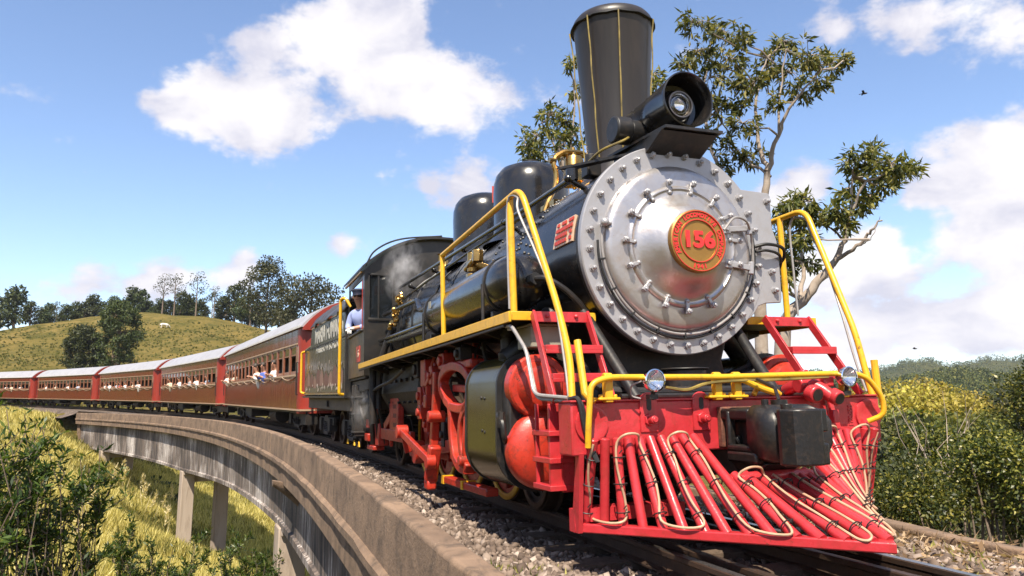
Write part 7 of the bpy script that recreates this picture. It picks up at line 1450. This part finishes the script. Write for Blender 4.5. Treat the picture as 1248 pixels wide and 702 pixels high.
# white cow grazing on the hill
cw = gpos(194, 166); cowM = Matrix.Translation(cw) @ Matrix.Rotation(1.9, 4, 'Z') @ Matrix.Diagonal((.8, .8, .8, 1)); cow = empty('cow', cowM); tag(cow, 'white cow grazing on the hill pasture below the ridge trees', 'cow')
CJ = [(0, 0, 1.02, (.30, .36)), (.55, 0, 1.06, (.28, .36)), (.95, 0, 1.08, (.2, .26)), (1.25, 0, .86, .13), (1.45, 0, .58, .13), (1.60, 0, .36, .10), (1.68, 0, .26, .08), (-.55, 0, 1.08, (.28, .34)), (-.85, 0, 1.10, (.22, .26))]
CE = [(0, 1), (1, 2), (2, 3), (3, 4), (4, 5), (5, 6), (0, 7), (7, 8)]
for y in (-.19, .19):
    b0 = len(CJ); CJ += [(.68, y, .72, .12), (.66, y, .40, .065), (.68, y, .12, .05), (.70, y, .0, .06)]; CE += [(1, b0), (b0, b0 + 1), (b0 + 1, b0 + 2), (b0 + 2, b0 + 3)]
    b0 = len(CJ); CJ += [(-.68, y, .78, .16), (-.58, y, .58, .10), (-.76, y, .36, .06), (-.72, y, .10, .05), (-.70, y, .0, .06)]; CE += [(8, b0), (b0, b0 + 1), (b0 + 1, b0 + 2), (b0 + 2, b0 + 3), (b0 + 3, b0 + 4)]
CJ += [(-1.08, 0, 1.05, .04), (-1.14, 0, .6, .03)]; CE += [(8, len(CJ) - 2), (len(CJ) - 2, len(CJ) - 1)]
COWM = mat('white_hide', (.72, .68, .62), .8, 0, (.55, .5, .44), 3, .5); skin_mesh('body', CJ, CE, COWM, cow)
b = MB()
for y in (-1, 1): b.tube([(1.42, y * .08, .68), (1.40, y * .2, .72), (1.42, y * .26, .68)], [.04, .05, .02], 6); b.tube([(1.38, y * .06, .72), (1.36, y * .13, .82), (1.42, y * .16, .88)], [.03, .022, .008], 6)
b.build('ears_and_horns', COWM, cow)
# birds
for nm, px, py, d, lab in (('bird', 1053, 114, 26, 'small dark bird in flight near the tree tops'), ('bird', 1115, 425, 40, 'small dark bird flying low over the valley')):
    b = MB(); b.lathe([(0, -.10), (.02, -.08), (.035, 0), (.028, .06), (.02, .085), (.006, .11), (0, .115)], (0, 0, 0), (1, 0, 0), 10); bird = b.build(nm, DARK, None); bird.matrix_world = Matrix.Translation(at(px, py, d)) @ Matrix.Rotation(.8, 4, 'Z'); tag(bird, lab, 'bird')
    for q in (-1, 1): b = MB(); b.add([(.03, 0, .01), (-.05, 0, .01), (-.07, q * .12, .06), (.0, q * .13, .07), (-.08, q * .22, .03), (-.05, q * .23, .032)], [(0, 1, 2, 3), (3, 2, 4, 5)]); w2 = b.build('wing', DARK, bird); md = w2.modifiers.new('thick', 'SOLIDIFY'); md.thickness = .006
    b = MB(); b.add([(-.09, -.012, 0), (-.09, .012, 0), (-.16, .03, 0), (-.16, -.03, 0)], [(0, 1, 2, 3)]); w2 = b.build('tail', DARK, bird); md = w2.modifiers.new('thick', 'SOLIDIFY'); md.thickness = .006
# wisps of steam
def steam(label, ctr, r, dens, seed):
    m = bpy.data.materials.new('steam'); m.use_nodes = True; nt_ = m.node_tree; nt_.nodes.remove(nt_.nodes['Principled BSDF']); b = NB(nt_); pv = b.n('ShaderNodeVolumePrincipled'); t = b.n('ShaderNodeTexCoord'); mp = b.n('ShaderNodeMapping'); b.l(t.outputs['Object'], mp.inputs[0]); mp.inputs['Location'].default_value = (seed, seed * 2, 0)
    n = b.noise(mp.outputs[0], 2.2, 4, .6, .6); g_ = b.n('ShaderNodeVectorMath', operation='LENGTH'); b.l(t.outputs['Object'], g_.inputs[0]); fall = b.m('SUBTRACT', 1.0, g_.outputs['Value'], clamp=True)
    b.l(b.m('MULTIPLY', b.m('MULTIPLY', b.ramp(n.outputs[0], [(.46, 0.0), (.68, 1.0)]), fall), dens), pv.inputs['Density']); pv.inputs['Color'].default_value = (.95, .93, .93, 1); b.l(pv.outputs[0], nt_.nodes['Material Output'].inputs['Volume'])
    q = MB(); q.sphere((0, 0, 0), 1.0, 20, 12); o = q.build('steam', m); o.matrix_world = loco.matrix_world @ Matrix.Translation(ctr) @ Matrix.Diagonal((*r, 1)); tag(o, label, 'steam', kind='stuff')
steam('thin white steam drifting past the cab window', (-6.5, -.75, 3.0), (.75, .35, .55), 3.0, 3)
steam('white steam escaping low beside the firebox below the cab', (-7.2, -1.25, .95), (.45, .28, .42), 1.8, 7)
# ------------------------------------------------------------------ air
hb = MB(); hb.bb(-1500, 300, -900, 1500, -16, 95); hz = hb.build('haze', bpy.data.materials.new('haze'))
hm = hz.data.materials[0]; hm.use_nodes = True; hm.node_tree.nodes.remove(hm.node_tree.nodes['Principled BSDF']); pv_ = hm.node_tree.nodes.new('ShaderNodeVolumePrincipled'); pv_.inputs['Color'].default_value = (.74, .83, 1.0, 1); pv_.inputs['Density'].default_value = .00011
hm.node_tree.links.new(pv_.outputs[0], hm.node_tree.nodes['Material Output'].inputs['Volume']); tag(hz, 'thin summer haze over the valley', 'haze', kind='stuff')
